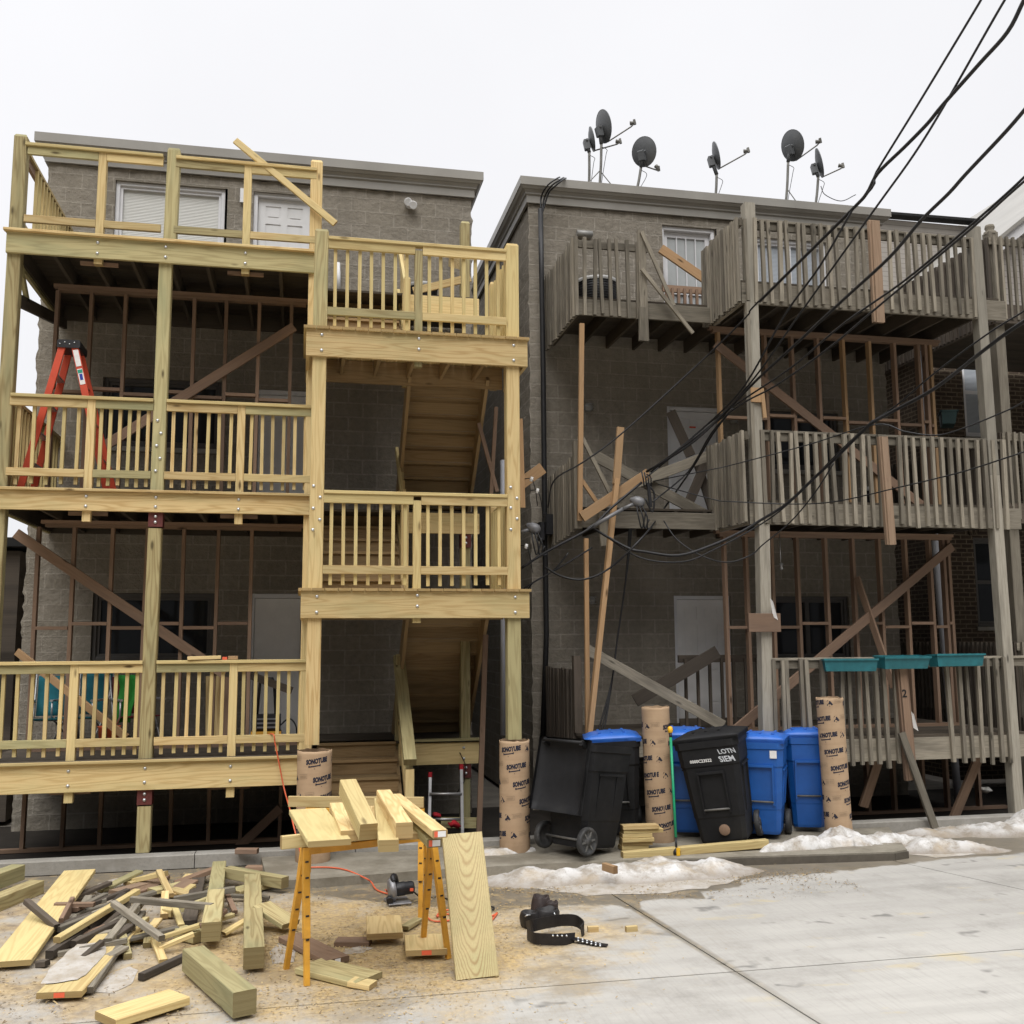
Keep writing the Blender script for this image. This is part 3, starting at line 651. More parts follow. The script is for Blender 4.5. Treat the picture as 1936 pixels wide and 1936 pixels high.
# ------------------------------------------------------------------ new timber porch (building on the left)
YF = 11.30
_bolt = None
def bolt(parent, x, y, z, r=.019):
    global _bolt
    og = ORG[parent.name] if parent.name in ORG else Vector((0, 0, 0))
    if _bolt is None:
        k = MB(); k.lathe((0, 0, 0), [(0, -.016), (.011, -.013), (.017, -.006), (.019, -.001), (.019, .0)], (0, 1, 0), 10)
        _bolt = k.build('bolt', M['bolt'], parent, origin=(0, 0, 0)); o = _bolt
    else:
        o = _bolt.copy(); C.objects.link(o); o.parent = parent
    o.location = Vector((x, y, z))-og; return o
porch = thing('porch', 'new yellow treated-timber back porch with three decks, its top railing still without balusters', 'porch', (-1.6, 12.4, 0))
def part(mb, name, mat, parent): return mb.build(name, M[mat], parent, origin=ORG[parent.name])
def baluster(parent, x, y, z0, z1, mat='fresh', dx=0, w=.036, name='baluster'):
    k = MB(); k.board((x, y, z0), (x+dx, y, z1), w, w, (1, 0, 0)); return k.build(name, M[mat], parent, origin=ORG[ROOTN[parent.name]])
ROOTN = {}
def group_part(mb, name, mat, root):
    o = mb.build(name, M[mat], root, origin=ORG[root.name]); ROOTN[o.name] = root.name; ORG[o.name] = ORG[root.name]; return o
PX0, PX1 = -3.2, .10
BH = [.285, .205, .235]
PM = -1.555                                           # middle post
nails = [[P(138, 1330, 11.36).x, P(440, 1330, 11.36).x], [P(170, 840, 11.36).x, P(455, 840, 11.36).x], [P(190, 400, 11.36).x, P(467, 400, 11.36).x]]
RAILZ = 1.02
for s, F in enumerate(FL):
    # floor boards and joists
    d = MB(); y = YF-.022
    while y < 13.76:
        d.board((PX0-.02, y+.068, F-.014), (PX1 if y < 12.45 else 2.2, y+.068, F-.014), .028, .134, (0, 0, 1)); y += .139
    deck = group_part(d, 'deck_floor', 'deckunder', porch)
    k = MB(); k.board((PX0-.025, YF-.012, F-.016), (PX1, YF-.012, F-.016), .03, .075, (0, 0, 1), .004); part(k, 'nosing', 'new', deck)
    x = PX0+.05
    while x < PX1:
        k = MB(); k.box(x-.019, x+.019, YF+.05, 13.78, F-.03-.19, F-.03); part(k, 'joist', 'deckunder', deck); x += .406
    k = MB(); k.box(PX0, .06, 13.74, 13.785, F-.23, F-.03); part(k, 'ledger', 'deckunder', deck)
    # rim beam
    k = MB(); k.board((PX0, YF+.02, F-.031-BH[s]/2), (PX1-.03, YF+.02, F-.031-BH[s]/2), BH[s], .04, (0, 0, 1), .004)
    beam = group_part(k, 'beam', 'new' if s < 2 else 'newgreen', porch)
    k = MB(); k.board((PX0+.02, YF+.05, F-.031-BH[s]/2), (PX0+.02, 13.75, F-.031-BH[s]/2), BH[s], .04, (0, 0, 1)); group_part(k, 'beam', 'newgreen', porch)
    for xn in nails[s]:
        for q in (.24, .76): bolt(beam, xn, YF, F-.031-BH[s]*q)
    for q in (.22, .72): bolt(beam, PM, YF, F-.031-BH[s]*q)
    # nailer posts clamped behind the beam, their clipped ends hang below it
    for xn in nails[s]:
        k = MB(); zb = F-.031-BH[s]-(.11 if s < 2 else .05); k.box(xn-.043, xn+.043, YF+.042, YF+.128, zb, F+RAILZ-.04, .004)
        group_part(k, 'rail_post', 'new', porch)
    if s < 2 or True:
        for xn in nails[s]:
            k = MB(); zb = F-.031-BH[s]-.035; k.box(xn-.2, xn+.2, YF+.13, YF+.168, zb, zb+.04); group_part(k, 'cleat', 'stud', porch)
    # railing bays between the posts
    edges = sorted([PX0+.15 if s == 2 else -4.6, nails[s][0], PM, nails[s][1], PX1-.02])
    if s < 2: edges[0] = PX0+.12
    tops = F+RAILZ
    for i in range(4):
        a, c = edges[i]+(.044 if i in (1, 3) else (.07 if i == 2 else 0)), edges[i+1]-(.044 if i in (0, 2) else (.07 if i == 1 else .0))
        k = MB(); tilt = .0
        k.board((a, YF+.06, tops-.085), (c, YF+.06, tops-.085+tilt), .088, .038, (0, 0, 1), .003)
        rl = group_part(k, 'railing', 'new' if (i+s) % 2 else 'newgreen', porch)
        k = MB(); zb = F+.175 if s < 2 else F+.15
        k.board((a, YF+.06, zb), (c, YF+.06, zb), .085, .038, (0, 0, 1), .003); part(k, 'bottom_rail', 'new' if (i*3+s) % 4 else 'newgreen', rl)
        if s < 2:
            n = 6 if i else 5
            for j in range(n):
                x = lerp(a, c, (j+.62)/(n+.2)) if i % 2 == 0 else lerp(a, c, (j+.55)/(n+.1))
                baluster(rl, x+random.uniform(-.004, .004), YF+.098, F+.045+random.uniform(-.01, .012), tops-.05, 'fresh' if random.random() < .6 else 'new', random.uniform(-.006, .006))
    # cap rails
    for a, c in ((PX0+.13, PM-.07), (PM+.07, PX1-.02)):
        k = MB(); k.board((a, YF+.065, tops-.02), (c, YF+.065, tops-.02), .036, .105, (0, 0, 1), .004); group_part(k, 'cap_rail', 'fresh', porch)
# main posts
def post(root, x, y, z0, z1, w=.14, mat='newgreen', lean=0, chtop=True):
    k = MB(); k.board((x, y, z0), (x+lean, y, z1-.03), w, w, (1, 0, 0), .008)
    h = w/2
    if chtop: k.hexa([(x+lean-h, y-h, z1-.03), (x+lean+h, y-h, z1-.03), (x+lean+h, y+h, z1-.03), (x+lean-h, y+h, z1-.03)]+[(x+lean-h*.78, y-h*.78, z1), (x+lean+h*.78, y-h*.78, z1), (x+lean+h*.78, y+h*.78, z1), (x+lean-h*.78, y+h*.78, z1)])
    return group_part(k, 'post', mat, root)
def bracket(root, x, y, z1, w=.15, h=.155):
    k = MB(); k.box(x-w/2, x+w/2, y-.006, y+.14, z1-h, z1, .002); o = group_part(k, 'post_bracket', 'bracket', root)
    for q in (.28, .68): bolt(o, x, y-.008, z1-h*q, .017)
# storeys of the middle post: foot to low deck, low to mid, mid to top
zlow = [FL[0]-.031-BH[0], FL[1]-.031-BH[1], FL[2]-.031-BH[2]]
post(porch, PM, YF+.115, .145, zlow[0]-.14, .138, 'newgreen', 0, False); bracket(porch, PM, YF+.045, zlow[0])
post(porch, PM-.01, YF+.115, FL[0]-.0, zlow[1]-.14, .138, 'newgreen', .005, False); bracket(porch, PM, YF+.045, zlow[1])
post(porch, PM, YF+.115, FL[1], FL[2]-.04, .138, 'newgreen', -.005, False)
pm = post(porch, PM+.03, YF+.115, FL[2]-.03, FL[2]+1.12, .138, 'newgreen', .01)
for i, zz in enumerate((.22, .36, .5, .64, .78)): bolt(porch, PM+(.02 if i % 2 else -.02), YF+.045, FL[1]+zz, .02)
post(porch, PX0+.07, YF+.115, .145, FL[2]+1.12, .138, 'newgreen')
post(porch, PX1-.02, YF+.115, .145, FL[2]+1.13, .138, 'new')
# left flank: railings running back to the wall on the upper two decks
for s in (1, 2):
    F = FL[s]; tops = F+RAILZ; k = MB(); k.board((PX0+.07, YF+.19, tops-.085), (PX0+.07, 13.78, tops-.085), .088, .038, (0, 0, 1)); rl = group_part(k, 'railing', 'stud' if s == 2 else 'new', porch)
    k = MB(); k.board((PX0+.07, YF+.19, F+.16), (PX0+.07, 13.78, F+.16), .085, .038, (0, 0, 1)); part(k, 'bottom_rail', 'new', rl)
    k = MB(); k.board((PX0+.07, YF+.18, tops-.02), (PX0+.07, 13.78, tops-.02), .036, .1, (0, 0, 1)); part(k, 'cap_rail', 'new', rl)
    y = 11.95 if s == 2 else 11.6
    while y < 13.7: baluster(rl, PX0+.105, y, F+.05, tops-.05, 'fresh'); y += .14
# knee brace at the top left corner
k = MB(); k.board((PX0+.1, YF+.06, FL[2]-.2), (PX0+.1, YF+.55, FL[2]-.62), .085, .04, (0, 0, 1)); group_part(k, 'knee_brace', 'newgreen', porch)
k = MB(); k.board((PX0+.1, YF+.1, FL[2]-.75), (PX0+.1, 13.7, FL[2]-.3), .14, .04, (0, 0, 1)); group_part(k, 'side_brace', 'deckunder', porch)

# loose board thrown across the unfinished top railing
k = MB(); k.board(P(446, 264, YF+.0), P(500, 325, YF+.02), .1, .038, (0, 0, 1)); k = MB(); k.board(P(445, 266, YF+.1), P(634, 423, YF-.05), .075, .036, (.6, 0, 1), .003)
tag(k.build('loose_board', M['new']), 'loose pine board slung diagonally across the open top railing of the new porch', 'board')

# ------------------------------------------------------------------ stair tower
YT = 10.75
tower = thing('stair_tower', 'new yellow timber stair tower with two railed landings and switchback flights', 'staircase', (1.22, 12.2, 0))
TX0, TX1 = .0, 2.45
LZ = [2.865, 5.70]; LH = [.285, .30]
pxs = [.145, 2.29]
for i, x in enumerate(pxs):
    post(tower, x-.002, YT+.115, 1.25, LZ[0]-.04, .15, 'new' if i == 0 else 'newgreen', 0, False)
    post(tower, x, YT+.115, LZ[0]-.03, LZ[1]-.04, .15, 'new', 0, False)
    post(tower, x, YT+.115, LZ[1]-.03, LZ[1]+1.13, .15, 'newgreen' if i == 0 else 'fresh', 0)
    for j, zz in enumerate((.62, .73, .85, .97, 1.09) if i == 0 else (.66, .78, .9, 1.01, 1.13)):
        bolt(tower, x+(.035 if j % 2 else -.035), YT+.04, LZ[0]+zz-.0, .022)
LB = 11.95
for i, z in enumerate(LZ):
    k = MB(); k.board((TX0, YT+.02, z-.03-LH[i]/2), (TX1, YT+.02, z-.03-LH[i]/2), LH[i], .04, (0, 0, 1), .004); lb = group_part(k, 'landing_beam', 'new', tower)
    for x in (pxs[0]+.02, 1.22, pxs[1]):
        for q in (.2, .78): bolt(lb, x, YT, z-.03-LH[i]*(q if x != 1.22 else .15+.4*(q > .5)), .02)
    d = MB(); x = TX0-.03
    while x < TX1+.02:
        x2 = min(x+.134, TX1+.05); d.board(((x+x2)/2, YT-.035-random.uniform(0, .006), z-.014), ((x+x2)/2, LB, z-.014), .028, x2-x-.004, (0, 0, 1)); x += .139
    ld = group_part(d, 'landing_floor', 'new', tower)
    for xx in (TX0+.02, TX1-.02):
        k = MB(); k.board((xx, YT+.042, z-.03-LH[i]/2), (xx, LB, z-.03-LH[i]/2), LH[i], .038, (0, 0, 1)); part(k, 'side_joist', 'new', ld)
    k = MB(); k.board((TX0+.06, LB-.02, z-.03-.14), (TX1-.06, LB-.02, z-.03-.14), .27, .038, (0, 0, 1)); part(k, 'back_joist', 'tread', ld)
    for xx in (.42, .82, 1.22, 1.62, 2.02):
        k = MB(); k.box(xx-.019, xx+.019, YT+.045, LB-.045, z-.22, z-.031); part(k, 'joist', 'tread', ld)
    # front railing in two bays round a nailer post
    k = MB(); k.box(1.22-.043, 1.22+.043, YT+.045, YT+.13, z-.03-LH[i]-.05, z+.96, .004); group_part(k, 'rail_post', 'newgreen' if i else 'fresh', tower)
    k = MB(); k.board((pxs[0]+.075, YT+.075, z+1.03), (pxs[1]-.075, YT+.075, z+1.03), .036, .105, (0, 0, 1), .004); group_part(k, 'cap_rail', 'fresh', tower)
    for q, (a, c) in enumerate(((pxs[0]+.075, 1.22-.043), (1.22+.043, pxs[1]-.075))):
        k = MB(); k.board((a, YT+.062, z+.965), (c, YT+.062, z+.965), .1, .038, (0, 0, 1), .003); rl = group_part(k, 'railing', 'new' if q else 'fresh', tower)
        k = MB(); k.board((a, YT+.062, z+.2), (c, YT+.062, z+.2), .09, .038, (0, 0, 1), .003); part(k, 'bottom_rail', 'newgreen' if (q == 0 and i) else 'new', rl)
        for j in range(7):
            baluster(rl, lerp(a, c, (j+.62)/7.25), YT+.1, z+.03+random.uniform(0, .02), z+.98, 'fresh', random.uniform(-.005, .005))
    # right-hand side railing
    k = MB(); k.board((pxs[1]+.0, YT+.19, z+.965), (pxs[1]+.0, LB-.05, z+.965), .1, .038, (0, 0, 1)); rl = group_part(k, 'railing', 'fresh', tower)
    k = MB(); k.board((pxs[1]+.0, YT+.19, z+.2), (pxs[1]+.0, LB-.05, z+.2), .09, .038, (0, 0, 1)); part(k, 'bottom_rail', 'new', rl)
    for j in range(8): baluster(rl, pxs[1]-.036, YT+.25+j*.125, z+.03, z+.98, 'fresh')
    post(tower, pxs[1], LB+.02, z-.3, z+1.08, .09, 'new')
def flight(x0, x1, za, ya, zb, yb, n, under=True, mat='tread', smat='tread'):
    """n risers from (ya, za) up to (yb, zb)"""
    d = MB(); dy = (yb-ya)/n; dz = (zb-za)/n; sgn = 1 if dy > 0 else -1
    for i in range(n):
        y = ya+dy*i; z = za+dz*(i+1)
        d.board((x0+.03, y+dy/2-sgn*.012, z-.016), (x1-.03, y+dy/2-sgn*.012, z-.016), abs(dy)+.03, .032, (0, 1, 0))
        d.board((x0+.03, y+sgn*.012, z-.033-(dz-.035)/2), (x1-.03, y+sgn*.012, z-.033-(dz-.035)/2), dz-.036, .02, (0, 0, 1))
    fl = group_part(d, 'stair_flight', mat, tower)
    for x in (x0+.02, x1-.02):
        k = MB(); o = Vector((0, 0, -.10)); k.board(Vector((x, ya, za+.03))+o, Vector((x, yb, zb-.02))+o, .27, .04, (0, 0, 1)); part(k, 'stringer', smat, fl)
    return fl
for i in range(2):
    flight(1.22, 2.22, FL[i], 13.62, LZ[i], LB, 10)                       # comes towards the alley, seen from below
    flight(.12, 1.2, LZ[i], LB+.05, FL[i+1], 13.2, 6)                      # goes back up to the next deck
flight(.2, 1.2, .02, 11.45, FL[0], 12.75, 6)
# rear gallery beam, its posts and brackets
for i, F in enumerate(FL):
    k = MB(); k.board((1.2, 12.5, F-.03-.13), (2.2, 12.5, F-.03-.13), .26, .045, (0, 0, 1), .003); o = group_part(k, 'gallery_beam', 'new', tower)
    for q in (.25, .75): bolt(o, 2.0, 12.475, F-.03-.26*q)
    if i < 2: bracket(tower, 2.03, 12.50, F-.29, .13, .17)
    if i < 2: post(tower, 2.03, 12.58, .05 if i == 0 else FL[i-1], F-.3, .12, 'newgreen', 0, False)
post(tower, 2.03, 12.6, FL[2], FL[2]+1.05, .12, 'newgreen')
# guards between the flights and the top gallery rail
for i, (z, F2) in enumerate(((LZ[0], FL[1]), (LZ[1], FL[2]))):
    post(tower, 1.21, LB+.1, z-.3, z+1.1, .09, 'new')
    k = MB(); k.board((1.21, LB+.1, z+.9), (1.21, 13.2, F2+.9), .09, .038, (0, 0, 1)); rl = group_part(k, 'guard_rail', 'fresh', tower)
    k = MB(); k.board((1.21, LB+.1, z+.25), (1.21, 13.2, F2+.25), .09, .038, (0, 0, 1)); part(k, 'bottom_rail', 'fresh', rl)
    for j in range(7):
        t0 = (j+1)/8; y = lerp(LB+.1, 13.2, t0); zz = lerp(z, F2, t0); baluster(rl, 1.245, y, zz+.15, zz+.93, 'new')
k = MB(); k.board((2.0, 12.55, FL[2]+.45), (2.0, 13.75, FL[2]+.95), .14, .036, (0, 0, 1)); group_part(k, 'guard_rail', 'new', tower)
k = MB(); k.board((1.35, 12.6, FL[2]+.06), (2.1, 12.56, FL[2]+.28), .1, .035, (0, 0, 1)); group_part(k, 'guard_rail', 'new', tower)
# ground flight guard: newel, sloping cap and boarded side
k = MB(); a = P(748, 1345, 12.4); c = P(763, 1432, 11.35)
k.board((1.22, 12.75, FL[0]+1.0), (1.22, 11.35, .98), .09, .14, (0, 0, 1), .004); rl = group_part(k, 'guard_rail', 'newgreen', tower)
k = MB(); k.board((1.22, 12.7, FL[0]+.3), (1.22, 11.4, .32), .09, .04, (0, 0, 1)); part(k, 'bottom_rail', 'new', rl)
post(tower, 1.22, 11.42, .02, .93, .1, 'new', 0, False); post(tower, 1.21, 12.62, FL[0]-.2, FL[0]+1.05, .09, 'newgreen', 0)
for j in range(8):
    t0 = (j+.6)/8.4; y = lerp(11.45, 12.7, t0); baluster(rl, 1.25, y, lerp(.2, FL[0]+.16, t0), lerp(.95, FL[0]+.97, t0), 'newgreen')
k = MB(); k.board((1.26, 12.49, FL[0]+.005), (2.25, 12.49, FL[0]+.005), .025, .12, (0, 0, 1)); group_part(k, 'nosing', 'newgreen', tower)
k = MB(); k.tube([(1.95, 12.47, .95), (2.02, 12.44, .8), (2.0, 12.45, .6), (1.9, 12.46, .45)], .006, 5); tag(k.build('cable', M['cable']), 'short black cable dangling from the beam behind the right stair post', 'cable')
# scraps under the tower landing: low bottom frame
k = MB(); k.board(P(880, 1553, 12.3)-Vector((.3, 0, 0)), P(900, 1556, 12.3)+Vector((.05, 0, 0)), .12, .04, (0, 0, 1)); group_part(k, 'sill_board', 'newgreen', tower)

# ------------------------------------------------------------------ temporary stud walls that shore up the decks
def studwall(label, xs, z0, z1, Y, xl, xr, block, brace=None, mat='stud', mats=None, root=None, pbot=True):
    root = thing('stud_wall', label, 'stud wall', ((xl+xr)/2, Y, z0), 'temporary timber stud walls')
    k = MB(); k.board((xl, Y, z1-.02), (xr, Y, z1-.02-.0), .04, .088, (0, 0, 1)); k.board((xl+.05, Y, z1-.061), (xr-.03, Y, z1-.061), .038, .088, (0, 0, 1)); group_part(k, 'top_plate', mat, root)
    if pbot: k = MB(); k.board((xl, Y, z0+.02), (xr, Y, z0+.02), .038, .088, (0, 0, 1)); group_part(k, 'bottom_plate', mat, root)
    for i, x in enumerate(xs):
        k = MB(); k.board((x+random.uniform(-.01, .01), Y, z0+.04), (x, Y, z1-.081), .04, .088, (1, 0, 0)); group_part(k, 'stud', (mats[i % len(mats)] if mats else mat), root)
    if block:
        for i in range(len(xs)-1):
            k = MB(); zz = block+(.025 if i % 2 else -.025); k.board((xs[i]+.02, Y-.01, zz), (xs[i+1]-.02, Y-.01, zz), .038, .088, (0, 0, 1)); group_part(k, 'blocking', mat, root)
    for br in (brace or []):
        k = MB(); k.board(br[0], br[1], br[2] if len(br) > 2 else .12, .036, (0, 0, 1), .003); group_part(k, 'brace', br[3] if len(br) > 3 else mat, root)
    return root
SY = 12.4
under = [F-.03-.19 for F in FL]
xs = [P(q, 690, SY).x for q in (103, 168, 233, 299, 364, 425, 488, 549)]
studwall('brown stud wall with one rising brace on the middle deck of the new porch', xs, FL[1], under[2], SY, PX0+.25, .02, P(300, 745, SY).z, [(P(556, 618, SY-.07), P(195, 845, SY-.07), .115)])
xs = [P(q, 1100, SY).x for q in (69, 137, 210, 276, 345, 411, 474)]
studwall('brown stud wall with a falling brace on the lowest deck of the new porch', xs, FL[0], under[1], SY, PX0+.25, .02, P(300, 1183, SY).z, [(P(30, 1008, SY-.07), P(425, 1275, SY-.07), .115), (P(32, 1232, SY-.2), P(240, 1395, SY-.6), .08, 'studpale')])
xs = [P(q, 1560, SY).x for q in (45, 120, 190, 262, 322, 394, 456, 530)]
studwall('dark stud wall in the crawl space under the new porch', xs, .01, under[0], SY, PX0-.2, .3, 0, [(P(440, 1612, SY-.07), P(530, 1528, SY-.07), .1)], 'stud')

# ------------------------------------------------------------------ weathered porch (building on the right)
old = thing('porch', 'weathered grey three-storey wooden porch with slatted railings and sagging boards', 'porch', (6.2, 12.2, 0))
OX0, OX1, OYL = 5.34, 8.72, 12.2
OF = [1.13, 4.0, 6.79]
def oldpost(x0, x1, y, z0, z1, w=.14, mat='oldpost', x=None):
    k = MB(); k.board((x0, y, z0), (x1, y, z1), w, w, (1, 0, 0), .006); return group_part(k, 'post', mat, old)
LX = [3.36, 3.44, 3.43]
for s, F in enumerate(OF):
    d = MB(); y = YF
    while y < 13.76:
        d.board((LX[s] if y > OYL-.03 else OX0, y+.068, F-.014), (OX1+.3, y+.068, F-.014), .028, .13, (0, 0, 1)); y += .139
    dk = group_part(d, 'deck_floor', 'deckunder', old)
    x = LX[s]+.1
    while x < OX1+.2:
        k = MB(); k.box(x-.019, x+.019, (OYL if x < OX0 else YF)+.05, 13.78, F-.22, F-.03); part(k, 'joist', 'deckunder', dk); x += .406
    bh = .27
    # rim beams: recessed left bay, flank of the right bay, right bay
    k = MB(); k.board((LX[s], OYL+.02, F-.03-bh/2), (OX0+.1, OYL+.02, F-.03-bh/2), bh*.8, .04, (0, 0, 1), .003); group_part(k, 'beam', 'old', old)
    k = MB(); k.board((LX[s]+.02, OYL+.04, F-.03-bh/2), (LX[s]+.02, 13.78, F-.03-bh/2), bh*.8, .04, (0, 0, 1)); group_part(k, 'beam', 'old', old)
    k = MB(); k.board((OX0, YF+.02, F-.03-bh/2), (OX1+.4, YF+.02, F-.03-bh/2), bh, .04, (0, 0, 1), .003); group_part(k, 'beam', 'old', old)
    k = MB(); k.board((OX0+.02, YF+.04, F-.03-bh/2), (OX0+.02, OYL+.02, F-.03-bh/2), bh, .04, (0, 0, 1)); group_part(k, 'beam', 'old', old)
# posts
oldpost(5.45, 5.52, YF+.05, .14, 3.70); oldpost(5.47, 5.49, YF+.05, 3.702, 7.82); 
oldpost(8.80, 8.77, YF+.05, .1, OF[1]+.4); oldpost(8.77, 8.74, YF+.05, OF[1]+.402, OF[2]+.98)
k = MB(); k.board((5.41, YF-.02, 3.7), (5.40, YF-.02, 6.5), .045, .05, (1, 0, 0)); group_part(k, 'post_facing', 'old', old)
def oldrail(xa, xb, y, F, top, spots, zbot, slope=0., name='railing', jit=.026, mat='old', w=.045, cap=True):
    k = MB(); k.board((xa, y+.05, top-.06), (xb, y+.05, top-.06+slope), .10, .038, (0, 0, 1), .003); rl = group_part(k, name, mat, old)
    if cap: k = MB(); k.board((xa-.02, y+.05, top+.005), (xb+.02, y+.05, top+.005+slope), .03, .09, (0, 0, 1), .003); part(k, 'cap_rail', mat, rl)
    for x in spots:
        t0 = (x-xa)/(xb-xa); baluster(rl, x+random.uniform(-.008, .008), y-.022, zbot+random.uniform(-jit, jit), top+.0+slope*t0+random.uniform(-.015, .012), mat, random.uniform(-.034, .03), w*random.uniform(.85, 1.12))
    return rl
top3 = 7.60; top2 = 4.86; top1 = 2.06
sp = [P(q, 520, YF).x for q in (1412, 1427, 1441.6, 1457, 1474, 1490, 1507, 1522, 1537, 1553, 1569, 1585, 1602, 1618, 1634, 1648, 1682, 1699, 1715, 1731, 1746, 1762, 1778, 1793, 1808, 1822, 1836)]
oldrail(5.5, 8.8, YF, OF[2], top3, sp, OF[2]-.27)
sp = [P(q, 910, YF).x for q in (1443, 1459, 1476, 1493, 1510, 1527, 1544, 1560, 1577, 1594, 1611, 1628, 1646, 1663, 1698, 1713, 1730, 1747, 1764, 1781, 1798, 1813, 1829, 1846, 1861, 1878, 1895)]
oldrail(5.5, 8.95, YF, OF[1], top2, sp, OF[1]-.29)
sp = [P(q, 1340, YF).x for q in (1462, 1481, 1489, 1518, 1530, 1552, 1590, 1606, 1624, 1640, 1656, 1674, 1692, 1796, 1815, 1832, 1850, 1868, 1886, 1902)]
oldrail(5.5, 9.3, YF, OF[0], top1, sp, OF[0]-.36, 0., jit=.03)
# flank of the right bay, seen obliquely
def flank(x, y0, y1, F, top, zbot, gap=.085, mat='old', name='railing', drop=0):
    k = MB(); k.board((x+.05, y0, top-.06), (x+.05, y1, top-.06+drop), .1, .038, (0, 0, 1)); rl = group_part(k, name, mat, old)
    y = y0+.03
    while y < y1:
        dd = drop*(y-y0)/(y1-y0); k = MB(); k.board((x, y, zbot+random.uniform(-.02, .02)+dd), (x+random.uniform(-.012, .012), y, top+random.uniform(-.02, .01)+dd), .036, .05, (1, 0, 0)); k.build('baluster', M[mat], rl, origin=ORG[old.name]); y += gap+random.uniform(-.008, .008)
flank(OX0-.03, YF-.01, OYL+.25, OF[2], top3+.02, OF[2]-.28)
flank(OX0-.05, YF-.01, OYL+.25, OF[1], top2-.0, OF[1]-.27, .078)
# recessed left bay
LT = [1.98, 4.72, 7.56]
flank(LX[2]-.02, OYL, 13.75, OF[2], LT[2], OF[2]-.31, .1)
flank(LX[1]-.02, OYL, 13.75, OF[1], LT[1]-.03, OF[1]-.3, .09, drop=-.1)
flank(LX[0]-.02, OYL, 13.75, OF[0], LT[0]-.03, OF[0]-.3, .09, 'olddark')
sp = [P(q, 530, OYL).x for q in (1089, 1105, 1122, 1138, 1154, 1170, 1187, 1203)]
oldrail(LX[2], 4.45, OYL, OF[2], LT[2], sp, OF[2]-.27, cap=False)
k = MB(); k.board(P(1219, 645, OYL-.06), P(1212, 436, OYL-.06), .11, .04, (1, 0, 0), .004); group_part(k, 'rail_post', 'old', old)
k = MB(); k.board(P(1216, 645, OYL-.1), P(1216, 582, OYL-.1), .115, .05, (1, 0, 0), .004); group_part(k, 'scab_board', 'old', old)
for px in ((1092, 1090, 835, 1000), (1093, 1090, 1240, 1385)):
    k = MB(); k.board(P(px[0], px[3], OYL-.02), P(px[1], px[2], OYL-.02), .1, .09, (1, 0, 0), .004); group_part(k, 'rail_post', 'old' if px[2] < 1000 else 'olddark', old)
# 1/3 stair of the old porch behind: inner railings before the doors
def innerrail(xa, xb, y, z0, z1, n, mat='olddark'):
    k = MB(); k.board((xa, y, z1), (xb, y, z1), .1, .04, (0, 0, 1)); rl = group_part(k, 'railing', mat, old)
    k = MB(); k.board((xa, y, z0+.08), (xb, y, z0+.08), .09, .04, (0, 0, 1)); part(k, 'bottom_rail', mat, rl)
    for i in range(n): baluster(rl, lerp(xa, xb, (i+.5)/n), y-.04, z0+.02, z1, mat)
p0, p1 = P(1252, 545, 13.2), P(1332, 545, 13.2); innerrail(p0.x, p1.x, 13.2, OF[2], p0.z, 7, 'stud')
p0, p1 = P(1282, 1250, 13.0), P(1440, 1250, 13.0); innerrail(p0.x, p1.x, 13.0, OF[0], p0.z+.03, 7)
# boards nailed over the railings and posts
def onboard(label, a, c, w, t, mat, root=None, name='board', up=(0, 0, 1), grp=None, cat='board'):
    k = MB(); k.board(a, c, w, t, up, .003); return tag(k.build(name, M[mat]), label, cat, grp)
for a, c, w, mat in (((1651, 418), (1661, 610), .155, 'scab'), ((1668, 826), (1684, 1030), .125, 'scab'), ((1703, 1262), (1722, 1475), .15, 'stud')):
    k = MB(); k.board(P(*c, YF-.07), P(*a, YF-.07), w, .06, (1, 0, 0), .004); k.board(P(*c, YF-.11)+Vector((.02, 0, 0)), P(*a, YF-.11)+Vector((.02, 0, 0)), w*.62, .03, (1, 0, 0), .004)
    o = group_part(k, 'scab_board', mat, old)
k = MB()                                             # painted 2 on the lowest scab board
def text_mb(s, size, bold=0.0, shear=0.):
    cu = D.curves.new('lettering', 'FONT'); cu.body = s; cu.size = size; cu.offset = bold; cu.resolution_u = 2; cu.shear = shear
    ob = D.objects.new('lettering', cu); C.objects.link(ob); bpy.context.view_layer.update()
    dg = bpy.context.evaluated_depsgraph_get(); me = D.meshes.new_from_object(ob.evaluated_get(dg))
    vs_ = [v.co.copy() for v in me.vertices]; fs = [list(p.vertices) for p in me.polygons]
    D.objects.remove(ob); D.curves.remove(cu); D.meshes.remove(me); return vs_, fs
vv, ff = text_mb('2', .13, .003)
q = P(1706, 1318, YF-.13)
for f in ff: k.face([q+Vector((vv[i].x, 0, vv[i].y)) for i in f])
group_part(k, 'painted_number', 'dark', old)
k = MB(); k.box(P(1432, 1190, YF).x-.15, P(1470, 1190, YF).x-.0, YF-.09, YF-.04, P(1450, 1195, YF).z, P(1450, 1160, YF).z, .004); group_part(k, 'scab_board', 'stud', old)
# kickers and braces
k = MB(); k.board(P(1768, 1566, YF-.25), P(1704, 1385, YF-.12), .09, .04, (1, 0, 0), .003); group_part(k, 'brace', 'old', old)
for a, c in (((1632, 1525), (1662, 1432)), ((1800, 1555), (1850, 1432))):
    k = MB(); k.board(P(*a, 11.75), P(*c, 11.6), .12, .04, (1, 0, 0)); group_part(k, 'brace', 'stud', old)
